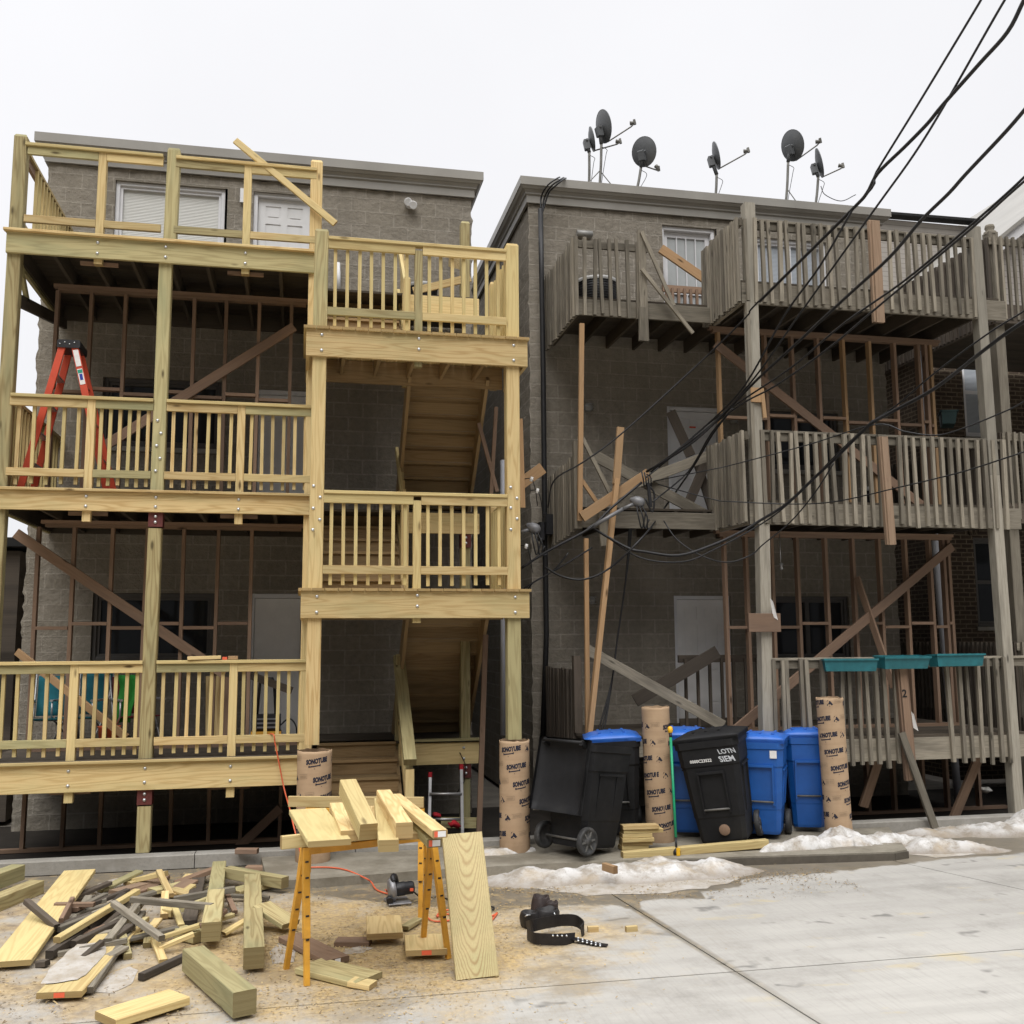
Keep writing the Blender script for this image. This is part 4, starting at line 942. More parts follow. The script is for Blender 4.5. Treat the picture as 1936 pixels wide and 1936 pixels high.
# old studs
sp = [P(q, 740, SY).x for q in (1360, 1448, 1499, 1548, 1596, 1646, 1693, 1738, 1752, 1761)]
studwall('brown stud wall crossed by a falling brace on the middle deck of the weathered porch', sp, OF[1], OF[2]-.26, SY, P(1340, 660, SY).x, P(1775, 660, SY).x, P(1600, 796, SY).z, [(P(1352, 650, SY-.07), P(1742, 955, SY-.07), .12, 'stud')], 'stud', ['studpale', 'stud', 'stud', 'stud', 'studpale'])
sp = [P(q, 1150, SY).x for q in (1372, 1413, 1462, 1510, 1564, 1616, 1666, 1716, 1762, 1788, 1797)]
studwall('brown stud wall crossed by two braces on the lowest deck of the weathered porch', sp, OF[0], OF[1]-.26, SY, P(1352, 1030, SY).x, P(1800, 1030, SY).x, P(1600, 1182, SY).z, [(P(1800, 1033, SY-.09), P(1385, 1385, SY-.5), .12, 'stud'), (P(1620, 1092, SY-.1), P(1690, 1300, SY-.55), .09, 'stud')], 'stud', ['stud', 'stud', 'stud', 'stud', 'stud'])
sp = [P(q, 1500, SY).x for q in (1640, 1690, 1745, 1790, 1850)]
studwall('dark stud wall in the crawl space under the weathered porch', sp, .01, OF[0]-.26, SY, P(1500, 1470, SY).x, P(1900, 1470, SY).x, 0, [], 'stud')
# props and planks on the recessed bays
onboard('tall orange prop stud standing at the left end of the middle weathered deck', P(1096, 985, OYL-.12), P(1100, 612, OYL-.12), .06, .05, 'studpale', up=(1, 0, 0), grp='prop studs under the weathered porch', cat='prop')
onboard('tall orange prop stud standing left of the leaning one on the lowest weathered deck', P(1111, 1400, OYL-.12), P(1108, 1018, OYL-.12), .055, .05, 'studpale', up=(1, 0, 0), grp='prop studs under the weathered porch', cat='prop')
k = MB(); k.board(P(1113, 1400, OYL-.3), P(1166, 905, OYL-.25), .06, .09, (1, 0, 0), .003); k.board(P(1165, 915, OYL-.25), P(1173, 808, OYL-.25), .09, .05, (1, 0, 0), .003)
tag(k.build('prop', M['studpale']), 'long leaning orange prop timber that overtops the middle weathered deck', 'prop', 'prop studs under the weathered porch')
onboard('orange timber nailed up the slope towards the cable anchor on the weathered porch', P(1100, 978, OYL-.18), P(1226, 895, OYL-.22), .13, .05, 'studpale')
onboard('pale thin slat hanging slantwise left of the leaning prop on the middle weathered deck', P(1101, 828, OYL-.1), P(1154, 934, OYL-.1), .05, .03, 'old')
onboard('short orange slat hanging below the pale slat on the middle weathered deck', P(1100, 908, OYL-.1), P(1130, 952, OYL-.1), .05, .03, 'studpale')
onboard('orange brace timber nailed beside the right stair tower post', P(984, 915, 12.3), P(1026, 885, 12.3), .15, .04, 'studpale')
onboard('upright orange timber strip just right of the right stair tower post', P(988, 960, 11.3), P(983, 792, 11.3), .06, .04, 'studpale', up=(1, 0, 0))
onboard('weathered plank falling across the middle door from left to right', P(1125, 862, 12.9), P(1345, 980, 12.6), .15, .04, 'old')
onboard('weathered plank rising across the middle door from left to right', P(1190, 918, 12.7), P(1345, 860, 12.6), .14, .04, 'old')
onboard('dark brown board falling across the upper half of the middle door', P(1268, 778, 13.3), P(1306, 862, 13.2), .14, .04, 'olddark')
onboard('dark brown board rising across the lower half of the middle door', P(1288, 985, 13.2), P(1345, 850, 13.3), .14, .04, 'olddark')
onboard('dark brown board leaning behind the rising one at the middle door', P(1350, 975, 13.35), P(1320, 880, 13.35), .12, .04, 'olddark')
onboard('weathered plank falling across the lowest door to the black bins', P(1110, 1228, 12.6), P(1368, 1372, 12.0), .13, .045, 'old')
onboard('dark plank rising across the lowest door to the inner railing', P(1200, 1325, 12.9), P(1357, 1232, 12.7), .17, .045, 'olddark')
onboard('thin weathered slat dropping from the top of the hanging post on the upper weathered deck', P(1213, 438, OYL-.1), P(1274, 578, OYL-.12), .05, .03, 'old')
onboard('thin weathered slat dropping across the beam of the upper weathered deck', P(1213, 508, OYL-.12), P(1310, 630, OYL-.12), .05, .03, 'old')
onboard('orange board nailed slantwise over the glazed top door', P(1249, 470, 13.55), P(1333, 528, 13.5), .14, .04, 'studpale')
k = MB(); k.board(P(1138, 968, OYL-.05), P(1143, 1032, OYL-.05), .11, .05, (1, 0, 0), .003); group_part(k, 'scab_board', 'old', old)
k = MB(); k.box(P(1416, 745, YF).x, P(1440, 745, YF).x, YF-.06, YF-.02, P(1425, 762, YF).z, P(1425, 735, YF).z); group_part(k, 'scab_board', 'studpale', old)
k = MB(); k.board(P(1446, 790, YF-.05), P(1440, 735, YF-.05), .045, .03, (1, 0, 0)); group_part(k, 'scab_board', 'studpale', old)

# grey porch of the brick house at the far right edge
fp = thing('porch', 'grey slatted porch of the brick house at the right edge of the photo', 'porch', (10.6, 13, 0))
FX = 9.35
for F, h in ((6.95, .95), (4.15, .95), (1.3, .95)):
    k = MB(); y = 11.9
    while y < 14.95: k.board((FX+.1, y+.065, F-.014), (14, y+.065, F-.014), .028, .13, (0, 0, 1)); y += .139
    d = group_part(k, 'deck_floor', 'deckunder', fp)
    k = MB(); k.board((FX, 11.82, F-.17), (14, 11.82, F-.17), .27, .04, (0, 0, 1)); k.board((FX+.02, 11.84, F-.17), (FX+.02, 14.98, F-.17), .27, .04, (0, 0, 1)); group_part(k, 'beam', 'olddark', fp)
    k = MB(); k.board((FX, 11.85, F+h-.06), (14, 11.85, F+h-.06), .1, .04, (0, 0, 1)); k.board((FX+.05, 11.85, F+h-.06), (FX+.05, 14.98, F+h-.06), .1, .04, (0, 0, 1)); rl = group_part(k, 'railing', 'old', fp)
    for i in range(26): baluster(rl, FX+.06+i*.1, 11.8, F-.25, F+h, 'old')
    for i in range(32):
        k = MB(); k.board((FX, 11.88+i*.096, F-.28), (FX, 11.88+i*.096, F+h), .038, .05, (1, 0, 0)); k.build('baluster', M['olddark'], rl, origin=ORG[fp.name])
for x in (FX+.12, 12.2):
    k = MB(); k.board((x, 11.95, 0), (x, 11.95, 8.0), .15, .15, (1, 0, 0), .006); k.lathe((x, 11.95, 7.98), [(.085, 0), (.085, .04), (.05, .06), (.07, .1), (.06, .14), (0, .16)], (0, 0, 1), 12); group_part(k, 'post', 'old', fp)
# ------------------------------------------------------------------ satellite dishes on the roof edge
def smooth(pts, k=6):
    pts = [Vector(p) for p in pts]
    if len(pts) < 3: return [pts[0].lerp(pts[1], i/4) for i in range(5)] if len(pts) == 2 else pts
    q = [pts[0]*2-pts[1]]+pts+[pts[-1]*2-pts[-2]]; o = []
    for i in range(1, len(q)-2):
        a, b_, c, d = q[i-1:i+3]
        for j in range(k):
            t = j/k; o.append(.5*((2*b_)+(c-a)*t+(2*a-5*b_+4*c-d)*t*t+(3*b_-a-3*c+d)*t**3))
    o.append(pts[-1]); return o
def dish(label, base, knee, ctr, n, lnb, rw, rh, Y, stay=None):
    root = thing('satellite_dish', label, 'satellite dish', Vector((P(*base, Y).x, Y, 9.05)), 'satellite dishes on the roof')
    def pt(mb, nm, mat): return mb.build(nm, M[mat], root, origin=ORG[root.name])
    n = Vector(n).normalized(); c = P(*ctr, Y); b0 = P(*base, Y); b0.z = 9.05; kn = P(*knee, Y)
    k = MB(); back = c-n*.05; k.tube(smooth([b0, b0.lerp(kn, .55)+Vector((.012, 0, 0)), kn]), .021, 10); k.lathe(b0, [(.075, 0), (.075, .012), (.02, .03)], (0, 0, 1), 10); mast = pt(k, 'mast', 'dishmetal')
    if stay:
        for s_ in stay: k = MB(); k.tube([b0.lerp(kn, .55), Vector((P(*s_, Y+.1).x, Y+.1, 9.06))], .008, 6); pt(k, 'stay', 'dishmetal')
    up = Vector((0, 0, 1)); up = (up-n*up.dot(n)).normalized(); sd_ = n.cross(up)
    k = MB(); N, K = 28, 5; rings = []
    for i in range(K+1):
        r = i/K; dpt = .05*(1-r*r); rings.append([c-n*dpt+(up*math.sin(2*math.pi*j/N)*rh+sd_*math.cos(2*math.pi*j/N)*rw)*r for j in range(N)])
    for i in range(K):
        for j in range(N):
            j2 = (j+1) % N
            for off, rev in ((0, 0), (-.008, 1)):
                q = [rings[i][j], rings[i][j2], rings[i+1][j2], rings[i+1][j]]; q = [p_+n*off for p_ in q]
                if i == 0: q = [q[0], q[2], q[3]]
                k.face(q[::-1] if rev else q, None, 0, True)
    for j in range(N):
        j2 = (j+1) % N; a, b_ = rings[K][j], rings[K][j2]; k.face([a, b_, b_-n*.012, a-n*.012])
    me = k.build('reflector', M['dish'], root, origin=ORG[root.name])
    k = MB(); k.board(back-n*.06+up*-.08-sd_*.05, back-n*.06+up*-.08+sd_*.05, .16, .09, up, .01); k.tube([kn, back-n*.05-up*.06], .03, 10); k.tube([back-n*.05-up*.02-sd_*.07, back-n*.05-up*.02+sd_*.07], .018, 8); pt(k, 'mount', 'dish')
    tip = P(*lnb, Y-.12); s0 = c-up*rh*.97; el = s0.lerp(tip, .86)-up*.02
    k = MB(); k.tube([back-up*.1, s0, el, tip], [.012, .012, .012, .014], 8); pt(k, 'feed_arm', 'dishmetal')
    k = MB(); d_ = (c-tip).normalized(); k.lathe(tip, [(0, -.02), (.02, -.018), (.022, .02), (.032, .06), (.034, .075), (.0, .08)], d_, 12); k.board(tip-up*.03, tip+up*.05, .035, .04, d_); pt(k, 'receiver', 'dishmetal')
    k = MB(); a = kn-up*.05; k.tube(smooth([a, a+Vector((.07, -.03, -.06)), a+Vector((.05, -.03, -.15)), b0.lerp(kn, .3)+Vector((.03, -.02, 0)), b0+Vector((.03, -.02, .02))]), .005, 5); pt(k, 'lead', 'cable')
    return root
dish('small edge-on grey dish farthest left on the roof', (1110, 341), (1114, 288), (1120, 263), (.96, -.15, .2), (1173, 268), .17, .2, 14.5)
dish('tallest grey dish on the roof, with its arm pointing up and right', (1130, 341), (1137, 272), (1142, 239), (.92, .16, .24), (1200, 232), .23, .26, 14.3, ((1192, 348), (1075, 338)))
dish('low grey dish on the roof turned flat-on with its back showing', (1196, 349), (1212, 316), (1218, 287), (.62, .62, .22), (1245, 320), .21, .235, 14.2)
dish('edge-on grey dish standing alone in the middle of the roof', (1348, 363), (1355, 330), (1355, 294), (.94, -.25, .22), (1415, 285), .2, .225, 14.2)
dish('dark rounded dish above the tall weathered post', (1481, 372), (1490, 306), (1499, 275), (.80, .36, .26), (1551, 267), .22, .255, 14.3, ((1534, 377),))
dish('edge-on grey dish farthest right on the roof', (1536, 377), (1547, 334), (1550, 308), (.9, -.33, .2), (1594, 314), .185, .25, 14.2)
k = MB(); k.tube(smooth([Vector((P(1080, 342, 14.1).x, 14.1, 9.09)), Vector((P(1150, 345, 14.1).x, 14.1, 9.11)), Vector((P(1192, 350, 14.1).x, 14.1, 9.08))]), .006, 5); tag(k.build('cable', M['cable']), 'thin lead lying along the roof edge below the left dishes', 'cable')
k = MB(); k.tube(smooth([P(1552, 352, 14.15), P(1560, 368, 14.1), P(1590, 380, 14.1), P(1618, 368, 14.1)]), .007, 5); tag(k.build('cable', M['cable']), 'loose lead curling off the roof right of the last dish', 'cable')

# ------------------------------------------------------------------ overhead cables and service entry
def YC(x, y0=10.7, y1=6.): t = (x-1379)/525; return 1/((1-t)/y0+t/y1)
def cable(label, pts, r, Ys=None, cat='cable', grp='overhead cables', mat='cable'):
    q = [P(a[0], a[1], a[2] if len(a) > 2 else YC(a[0])) for a in pts]
    q = smooth(q, 5)
    if pts[0][0] > 1830: q = [q[0]+(q[0]-q[8]).normalized()*9]+q      # carries on to the pole across the alley
    k = MB(); k.tube(q, r, 7); return tag(k.build('overhead_cable', M[mat]), label, cat, grp)
cable('thin cable leftmost in the sky, running to the far left end of the weathered porch', [(1866, -20), (1838, 28), (1734, 200), (1657, 325), (1629, 378), (1432, 572), (1410, 600), (1325, 684, 11.1), (1175, 820, 11.5), (1102, 874, 11.7), (1048, 908, 11.9), (1036, 960, 12.1)], .010)
cable('thick twisted cable crossing the sky beside the leftmost thin one', [(1936, 0), (1905, 60), (1852, 120), (1781, 200), (1754, 233), (1711, 277), (1660, 327), (1639, 365), (1609, 398), (1484, 522), (1436, 570)], .016)
cable('thin cable second in the sky that crosses behind the thick twisted one', [(1915, -25), (1882, 30), (1785, 200), (1728, 292), (1662, 384), (1596, 476), (1511, 595), (1432, 707), (1366, 783), (1300, 838, 11.3), (1226, 890, 11.85)], .010)
cable('cable splitting off the thick twisted one above the tall weathered post', [(1612, 396), (1550, 503), (1484, 595), (1409, 727), (1340, 800), (1230, 893, 11.85)], .011)
cable('thick twisted cable entering high at the right edge', [(1960, 180), (1904, 246), (1827, 328), (1794, 365), (1741, 417), (1682, 486), (1596, 565), (1504, 651), (1432, 717), (1366, 785), (1302, 842, 11.3), (1222, 892, 11.85)], .015)
cable('upper one of two parallel cables above the gable of the brick house', [(1960, 312), (1904, 365), (1814, 444), (1708, 532), (1596, 611), (1497, 694), (1409, 753), (1333, 806), (1245, 884, 11.8)], .010)
cable('lower one of two parallel cables above the gable of the brick house', [(1960, 322), (1904, 371), (1827, 440), (1662, 578), (1563, 661), (1465, 730), (1399, 766), (1310, 832), (1220, 904, 11.9)], .010)
cable('slack cable looping down from the crossing point to the left stair tower', [(1385, 772), (1348, 820), (1309, 885), (1255, 962), (1219, 1011, 11.2), (1154, 1073, 11.3), (1105, 1095, 11.4), (1063, 1090, 11.5), (1030, 1072, 11.8)], .012)
cable('taut cable dropping from the crossing point to the grey weatherhead', [(1380, 778), (1343, 822), (1301, 892), (1234, 949, 11.7)], .010)
cable('single thin cable with a shallow sag in front of the middle weathered railing', [(1940, 757, 7), (1904, 776, 7.3), (1812, 813, 8), (1766, 823, 8.4), (1711, 816, 8.8), (1653, 803, 9.2), (1524, 842, 10.2), (1380, 880, 11), (1348, 887, 11.1), (1234, 910, 11.8)], .007)
cable('heavy bundle of cables sweeping across the middle weathered railing and down left', [(1960, 592, 6.6), (1904, 629, 7), (1855, 666, 7.4), (1766, 735, 8), (1691, 776, 8.7), (1650, 799, 9), (1627, 819, 9.3), (1581, 865, 9.8), (1541, 902, 10.2), (1489, 951, 10.6), (1437, 984, 10.9), (1400, 1006, 11.0), (1348, 1030, 11.1), (1283, 1050, 11.2), (1219, 1043, 11.4), (1185, 1035, 11.5), (1120, 998, 11.9)], .017)
cable('second strand riding on the heavy bundle and sagging below it', [(1650, 795, 9.05), (1583, 858, 9.85), (1495, 948, 10.6), (1437, 992, 10.9), (1348, 1040, 11.1), (1290, 1062, 11.2), (1210, 1054, 11.4), (1140, 1010, 11.8)], .009)
cable('thin cable joining the heavy bundle from the right edge', [(1930, 592, 6.7), (1866, 632, 7.2), (1766, 706, 8), (1694, 767, 8.7), (1645, 799, 9.1)], .008)
cable('long thin cable drooping low across the middle weathered railing', [(1940, 853, 7.2), (1904, 865, 7.4), (1812, 894, 8.2), (1697, 922, 9.2), (1581, 948, 10.2), (1495, 953, 10.8), (1380, 948, 11.1), (1348, 944, 11.1), (1245, 916, 11.8)], .007)
cable('thin cable peeling off the heavy bundle and curving under the deck', [(1576, 876, 9.8), (1541, 931, 10.2), (1495, 986, 10.6), (1443, 1029, 10.9), (1420, 1049, 11), (1375, 1063, 11.1), (1325, 1050, 11.3), (1280, 1020, 11.5), (1255, 985, 11.7)], .008)
cable('thick service cable running down left from the grey weatherhead past the stair tower', [(1213, 912, 11.85), (1154, 962, 11.8), (1115, 999, 11.8), (1037, 1041, 11.9), (984, 1075, 12.0)], .016)
cable('thin service cable below the thick one at the foot of the weatherhead', [(1120, 1035, 11.9), (1060, 1072, 12), (1000, 1106, 12.1), (985, 1118, 12.2)], .010)
cable('second thin service cable ending behind the lower landing', [(1075, 1045, 11.9), (1045, 1080, 12), (1010, 1100, 12.1), (988, 1128, 12.2)], .009)
for j, (d0, lab) in enumerate(((0, 'leftmost strand of the black leads hanging to the bins'), (8, 'middle strand of the black leads hanging to the bins'), (15, 'rightmost strand of the black leads hanging to the bins'))):
    cable(lab, [(1190+j*3, 985, 12.4), (1186+j, 1060, 12.6), (1180, 1120, 12.7), (1167, 1210, 12.7), (1156, 1290+j*3, 12.6), (1126+d0*.9, 1400, 12.4)], .011, grp='hanging leads')
# conduit and leads on the corner of the second building
wy = 13.62
k = MB(); k.tube([P(1022, 395, wy), P(1024, 520, wy), P(1027, 700, wy), P(1030, 990, wy), P(1033, 1200, wy), P(1026, 1410, wy)], .038, 8)
mc = tag(k.build('conduit', M['cable']), 'black cable bundle running down the corner of the second block building', 'conduit')
for i, q in enumerate(([(1022, 396), (1024, 370), (1036, 350), (1052, 338)], [(1024, 400), (1030, 372), (1042, 352), (1060, 339)], [(1023, 410), (1036, 368), (1046, 355), (1064, 340)])):
    k = MB(); k.tube(smooth([P(*a, wy-.2 if j > 1 else wy-.02) for j, a in enumerate(q)]+[P(q[-1][0]+6, q[-1][1]-3, 13.75)]), .013, 6); k.build('lead', M['cable'], mc, origin=ORG[mc.name])
def weatherhead(label, head, back, Y, pipe):
    root = thing('weatherhead', label, 'weatherhead', P(*head, Y), 'service entrance heads'); o = ORG[root.name]
    a, b_ = P(*head, Y), P(*back, Y); d_ = (a-b_).normalized()
    k = MB(); k.lathe(a, [(0, .085), (.04, .08), (.066, .05), (.072, .0), (.062, -.05), (.038, -.075), (.025, -.1)], (d_*.6+Vector((0, -.25, -.5))).normalized(), 16); k.build('hood', M['insul'], root, origin=o)
    k = MB(); k.tube([a-d_*.03, b_], .022, 10); 
    if pipe: k.tube([b_, P(*pipe, Y+.1)], .024, 10)
    k.build('mast', M['insul'], root, origin=o)
    for i in range(3):
        k = MB(); x = (i-1)*.035; k.tube(smooth([a+Vector((x, -.05, -.06)), a+Vector((x*1.6+.03, -.09, -.2)), a+Vector((.06+x, -.06, -.33)), a+Vector((.13+x, -.03, -.12-.1*i))]), .010, 6); k.build('lead', M['cable'], root, origin=o)
weatherhead('grey weatherhead on a slanting pipe in front of the middle weathered deck', (1206, 949), (1178, 962), 11.72, (1112, 1000))
weatherhead('grey weatherhead beside the right stair tower post', (1009, 999), (985, 1006), 12.0, None)
k = MB(); a = P(1037, 995, 13.5); k.box(a.x-.06, a.x+.1, 13.4, 13.6, a.z-.12, a.z+.16, .01); k.box(a.x-.14, a.x-.07, 13.42, 13.6, a.z-.2, a.z+.05, .01); tag(k.build('junction_box', M['toolblack']), 'black junction boxes strapped to the cable bundle at mid height', 'junction box')
for q, lab in (((1005, 906), 'white porcelain insulator nearest the orange brace timber'), ((1016, 928), 'white porcelain insulator between the orange brace and the weatherhead'), ((995, 1033), 'white porcelain insulator below the left weatherhead')):
    k = MB(); a = P(*q, 11.9); k.lathe(a, [(0, -.03), (.022, -.025), (.016, -.01), (.026, .0), (.016, .012), (.02, .028), (0, .032)], (.3, 0, 1), 10); k.tube(smooth([a+Vector((-.06, .1, .02)), a, a+Vector((.05, .02, -.12)), a+Vector((.12, .2, -.3))]), .006, 5, 1); tag(k.build('insulator', [M['ceramic'], M['cable']]), lab, 'insulator', 'porcelain insulators')
k = MB(); a = P(1222, 905, 11.85)
for i in range(4): k.tube([a+Vector((-.06+.035*i, 0, .1-.02*i)), a+Vector((-.05+.035*i, -.02, .0)), a+Vector((-.03+.03*i, 0, -.1))], .009, 6)
k.board(a+Vector((.02, 0, -.05)), a+Vector((.05, 0, -.36)), .035, .03, (1, 0, 0)); k.tube(smooth([a+Vector((.05, 0, -.1)), a+Vector((.1, 0, -.2)), a+Vector((.07, 0, -.42)), a+Vector((-.02, 0, -.25))]), .012, 6)
tag(k.build('cable_clamp', M['toolblack']), 'black cluster of cable clamps on the end of the sloping orange timber', 'cable clamp')

# ------------------------------------------------------------------ planters on the lowest weathered railing
def planter(label, a, c, Y, z, tilt=0, mat='teal', h=.15):
    root = thing('planter', label, 'planter', Vector(((P(*a, Y).x+P(*c, Y).x)/2, Y, z)), 'window box planters'); ORG[root.name] = Vector((0, 0, 0))
    L_ = (P(*c, Y).x-P(*a, Y).x); root.rotation_euler = (R(random.uniform(-4, 4)), 0, tilt)
    k = MB(); def_ = []
    for zz, l_, d_ in ((0, .45, .085), (h*.9, .485, .105)):
        def_.append([(-L_*l_, -d_, zz), (L_*l_, -d_, zz), (L_*l_, d_, zz), (-L_*l_, d_, zz)])
    k.hexa(def_[0]+def_[1]); k.build('trough', M[mat], root, origin=(0, 0, 0))
    k = MB(); k.board((-L_*.5, -.108, h*.92), (L_*.5, -.108, h*.92), .022, .03, (0, 0, 1)); k.board((-L_*.5, .108, h*.92), (L_*.5, .108, h*.92), .022, .03, (0, 0, 1)); k.board((-L_*.5+.014, -.12, h*.92), (-L_*.5+.014, .12, h*.92), .022, .028, (0, 0, 1)); k.board((L_*.5-.014, -.12, h*.92), (L_*.5-.014, .12, h*.92), .022, .028, (0, 0, 1)); k.build('rim', M[mat], root, origin=(0, 0, 0))
    return root
zr = P(1700, 1268, YF-.13).z
planter('teal planter with a lifted front rim, leftmost of the three on the lowest weathered railing', (1558, 1240), (1651, 1250), YF-.14, zr, R(-16))
planter('teal planter tilted up to the right, middle of the three on the lowest weathered railing', (1658, 1240), (1750, 1234), YF-.14, zr+.03, R(4))
planter('teal planter sitting level, rightmost of the three on the lowest weathered railing', (1759, 1236), (1853, 1235), YF-.14, zr+.045, R(2))
planter('dark green planter hooked on the fence of the brick house porch', (1768, 775), (1812, 770), 12.6, P(1790, 805, 12.6).z, R(60), 'darkgreen', .2)

# ------------------------------------------------------------------ cardboard forming tubes
def wrap(mb, verts, faces, c, ax_r, th0, z0, slope, mi=0):
    q = []
    for v in verts:
        th = th0+v.x/ax_r; q.append(Vector((c.x+math.sin(th)*(ax_r+.0015), c.y-math.cos(th)*(ax_r+.0015), z0+v.y+v.x*slope)))
    for f in faces: mb.face([q[i] for i in f], None, mi)
def dense(vv, ff):
    return vv, ff
TXT = text_mb('SONOTUBE', .066, .0048); TXT = ([Vector((v.x*.64, v.y, 0)) for v in TXT[0]], TXT[1])
def logo():
    v = []; f = []
    def poly(p): b_ = len(v); v.extend(Vector((x, y, 0)) for x, y in p); f.append(list(range(b_, b_+len(p))))
    poly([(0, .0), (.058, .0), (.06, .012), (.054, .03), (.047, .036), (.04, .05), (.03, .054), (.024, .046), (.022, .03), (.012, .022), (.002, .018)])
    poly([(.052, .012), (.066, .006), (.068, .012), (.056, .022)]); poly([(.0, .05), (.008, .062), (.02, .066), (.02, .062), (.011, .057), (.004, .047)])
    poly([(.03, .002), (.036, -.008), (.03, -.01), (.022, -.002)]); return v, f
LOGO = logo()
def faint():
    v = []; f = []
    def poly(p): b_ = len(v); v.extend(Vector((x, y, 0)) for x, y in p); f.append(list(range(b_, b_+len(p))))
    for i in range(5): poly([(.02*i, 0), (.02*i+.02, 0), (.02*i+.02, .003), (.02*i, .003)]); poly([(.02*i, .042), (.02*i+.02, .042), (.02*i+.02, .045), (.02*i, .045)])
    poly([(.097, 0), (.1, 0), (.1, .045), (.097, .045)])
    for r_ in (.012, .024):
        for i in range(7): poly([(.01+.0115*i, r_), (.018+.0115*i, r_), (.018+.0115*i, r_+.006), (.01+.0115*i, r_+.006)])
    return v, f
FAINT = faint()
def sonotube(label, base, top, r, ph, ragged=0.):
    root = thing('cardboard_tube', label, 'cardboard tube', base, 'printed cardboard forming tubes'); h = (top-base).length; ORG[root.name] = Vector((0, 0, 0))
    root.rotation_euler = (top-base).to_track_quat('Z', 'Y').to_euler()
    d_ = (top-base).normalized(); root.rotation_euler = (math.atan2(-d_.y, d_.z), math.asin(d_.x), 0)
    k = MB(); N = 40; zs = [0, .01, .04, .1, h*.25, h*.5, h*.75, h-.03, h]
    rg = []
    for i, z in enumerate(zs):
        rg.append([Vector((math.sin(2*math.pi*j/N)*(r+.003*mnoise.noise((j*.6, z*4, ph))), -math.cos(2*math.pi*j/N)*(r+.003*mnoise.noise((j*.6, z*4, ph))), z+(.012*mnoise.noise((j*.5, ph, 2)) if i == len(zs)-1 else 0)-(.02*abs(mnoise.noise((j*.4, ph, 7))) if i == 0 else 0))) for j in range(N)])
    for i in range(len(rg)-1):
        for j in range(N): j2 = (j+1) % N; k.face([rg[i][j], rg[i][j2], rg[i+1][j2], rg[i+1][j]], None, 0, True)
    inn = [[Vector((v.x*.965, v.y*.965, v.z if i else v.z-.4)) for v in rg[-1]] for i in (0, 1)]
    for j in range(N): j2 = (j+1) % N; k.face([rg[-1][j], rg[-1][j2], inn[1][j2], inn[1][j]]); k.face([inn[1][j], inn[1][j2], inn[0][j2], inn[0][j]])
    k.build('tube', M['card'], root, origin=(0, 0, 0))
    b_ = MB(); c = Vector((0, 0, 0)); row = 0; z = h-.05-.1*random.random(); st = .165
    while z > .12:
        for rep in range(2):
            th = ph+row*.42+rep*math.pi
            th = (th+math.pi) % (2*math.pi)-math.pi
            if z+.075 < h:
                wrap(b_, *TXT, c, r, th-.6, z, .13); w_ = max(v.x for v in TXT[0])
                for q in range(5): wrap(b_, [Vector((.03+.022*q, -.032, 0)), Vector((.052+.022*q, -.032, 0)), Vector((.052+.022*q, -.02, 0)), Vector((.03+.022*q, -.02, 0))], [[0, 1, 2, 3]], c, r, th-.6, z, .13)
                for e_ in (.024, .136): wrap(b_, [Vector((e_, -.034, 0)), Vector((e_+.012, -.034, 0)), Vector((e_+.012, -.013, 0)), Vector((e_, -.013, 0))], [[0, 1, 2, 3]], c, r, th-.6, z, .13)
                wrap(b_, [Vector((.083, -.056, 0)), Vector((.09, -.056, 0)), Vector((.09, -.049, 0)), Vector((.083, -.049, 0))], [[0, 1, 2, 3]], c, r, th-.6, z, .13)
                wrap(b_, *LOGO, c, r, th-.6+1.72, z+.006, .1)
                wrap(b_, *FAINT, c, r, th-.6+2.22, z+.03, .1, 1)
        z -= .178; row += 1
    b_.build('printed_lettering', [M['ink'], M['inkfaint']], root, origin=(0, 0, 0))
    return root
def tubeat(label, basepx, toppx, Y, r, ph):
    b_ = P(*basepx, Y); t_ = P(*toppx, Y); b_.z = AZ-.01
    return sonotube(label, b_, t_, r, ph)
sonotube('printed cardboard tube around the foot of the left stair tower post', Vector((pxs[0]+.03, YT+.115, AZ-.01)), Vector((pxs[0]+.03, YT+.115, 1.19)), .177, .1)
sonotube('printed cardboard tube around the foot of the right stair tower post', Vector((pxs[1]+.005, YT+.115, AZ-.01)), Vector((pxs[1]+.005, YT+.115, 1.24)), .163, -.55)
tubeat('tall printed cardboard tube standing between the black bins', (1249, 1588), (1239, 1336), 11.0, .157, .35)
tubeat('tall printed cardboard tube leaning beside the right-hand blue bin', (1587, 1590), (1568, 1319), 10.72, .15, 1.3)

# ------------------------------------------------------------------ wheeled bins
def wheel(root, c, ax, r=.14, w_=.05, mat='rubber', hub='rubber'):
    k = MB(); k.lathe(c, [(r*.72, -w_*.5), (r*.97, -w_*.5), (r, -w_*.3), (r, w_*.3), (r*.97, w_*.5), (r*.78, w_*.5), (r*.74, w_*.28), (r*.3, w_*.22), (r*.28, w_*.5), (0, w_*.5)], ax, 26)
    k.lathe(c, [(r*.72, -w_*.5), (r*.68, -w_*.2), (0, -w_*.2)], ax, 26)
    wl = k.build('wheel', M[mat], root, origin=ORG[root.name]); k = MB(); a = Vector(ax).normalized(); u = a.cross(Vector((.1, .2, 1))).normalized(); v = a.cross(u)
    for i in range(6):
        d_ = u*math.cos(i*math.pi/3)+v*math.sin(i*math.pi/3); k.board(Vector(c)+d_*r*.26+a*w_*.3, Vector(c)+d_*r*.74+a*w_*.3, .018, .012, a.cross(d_))
    k.build('spokes', M[hub], wl, origin=ORG[root.name]); return wl
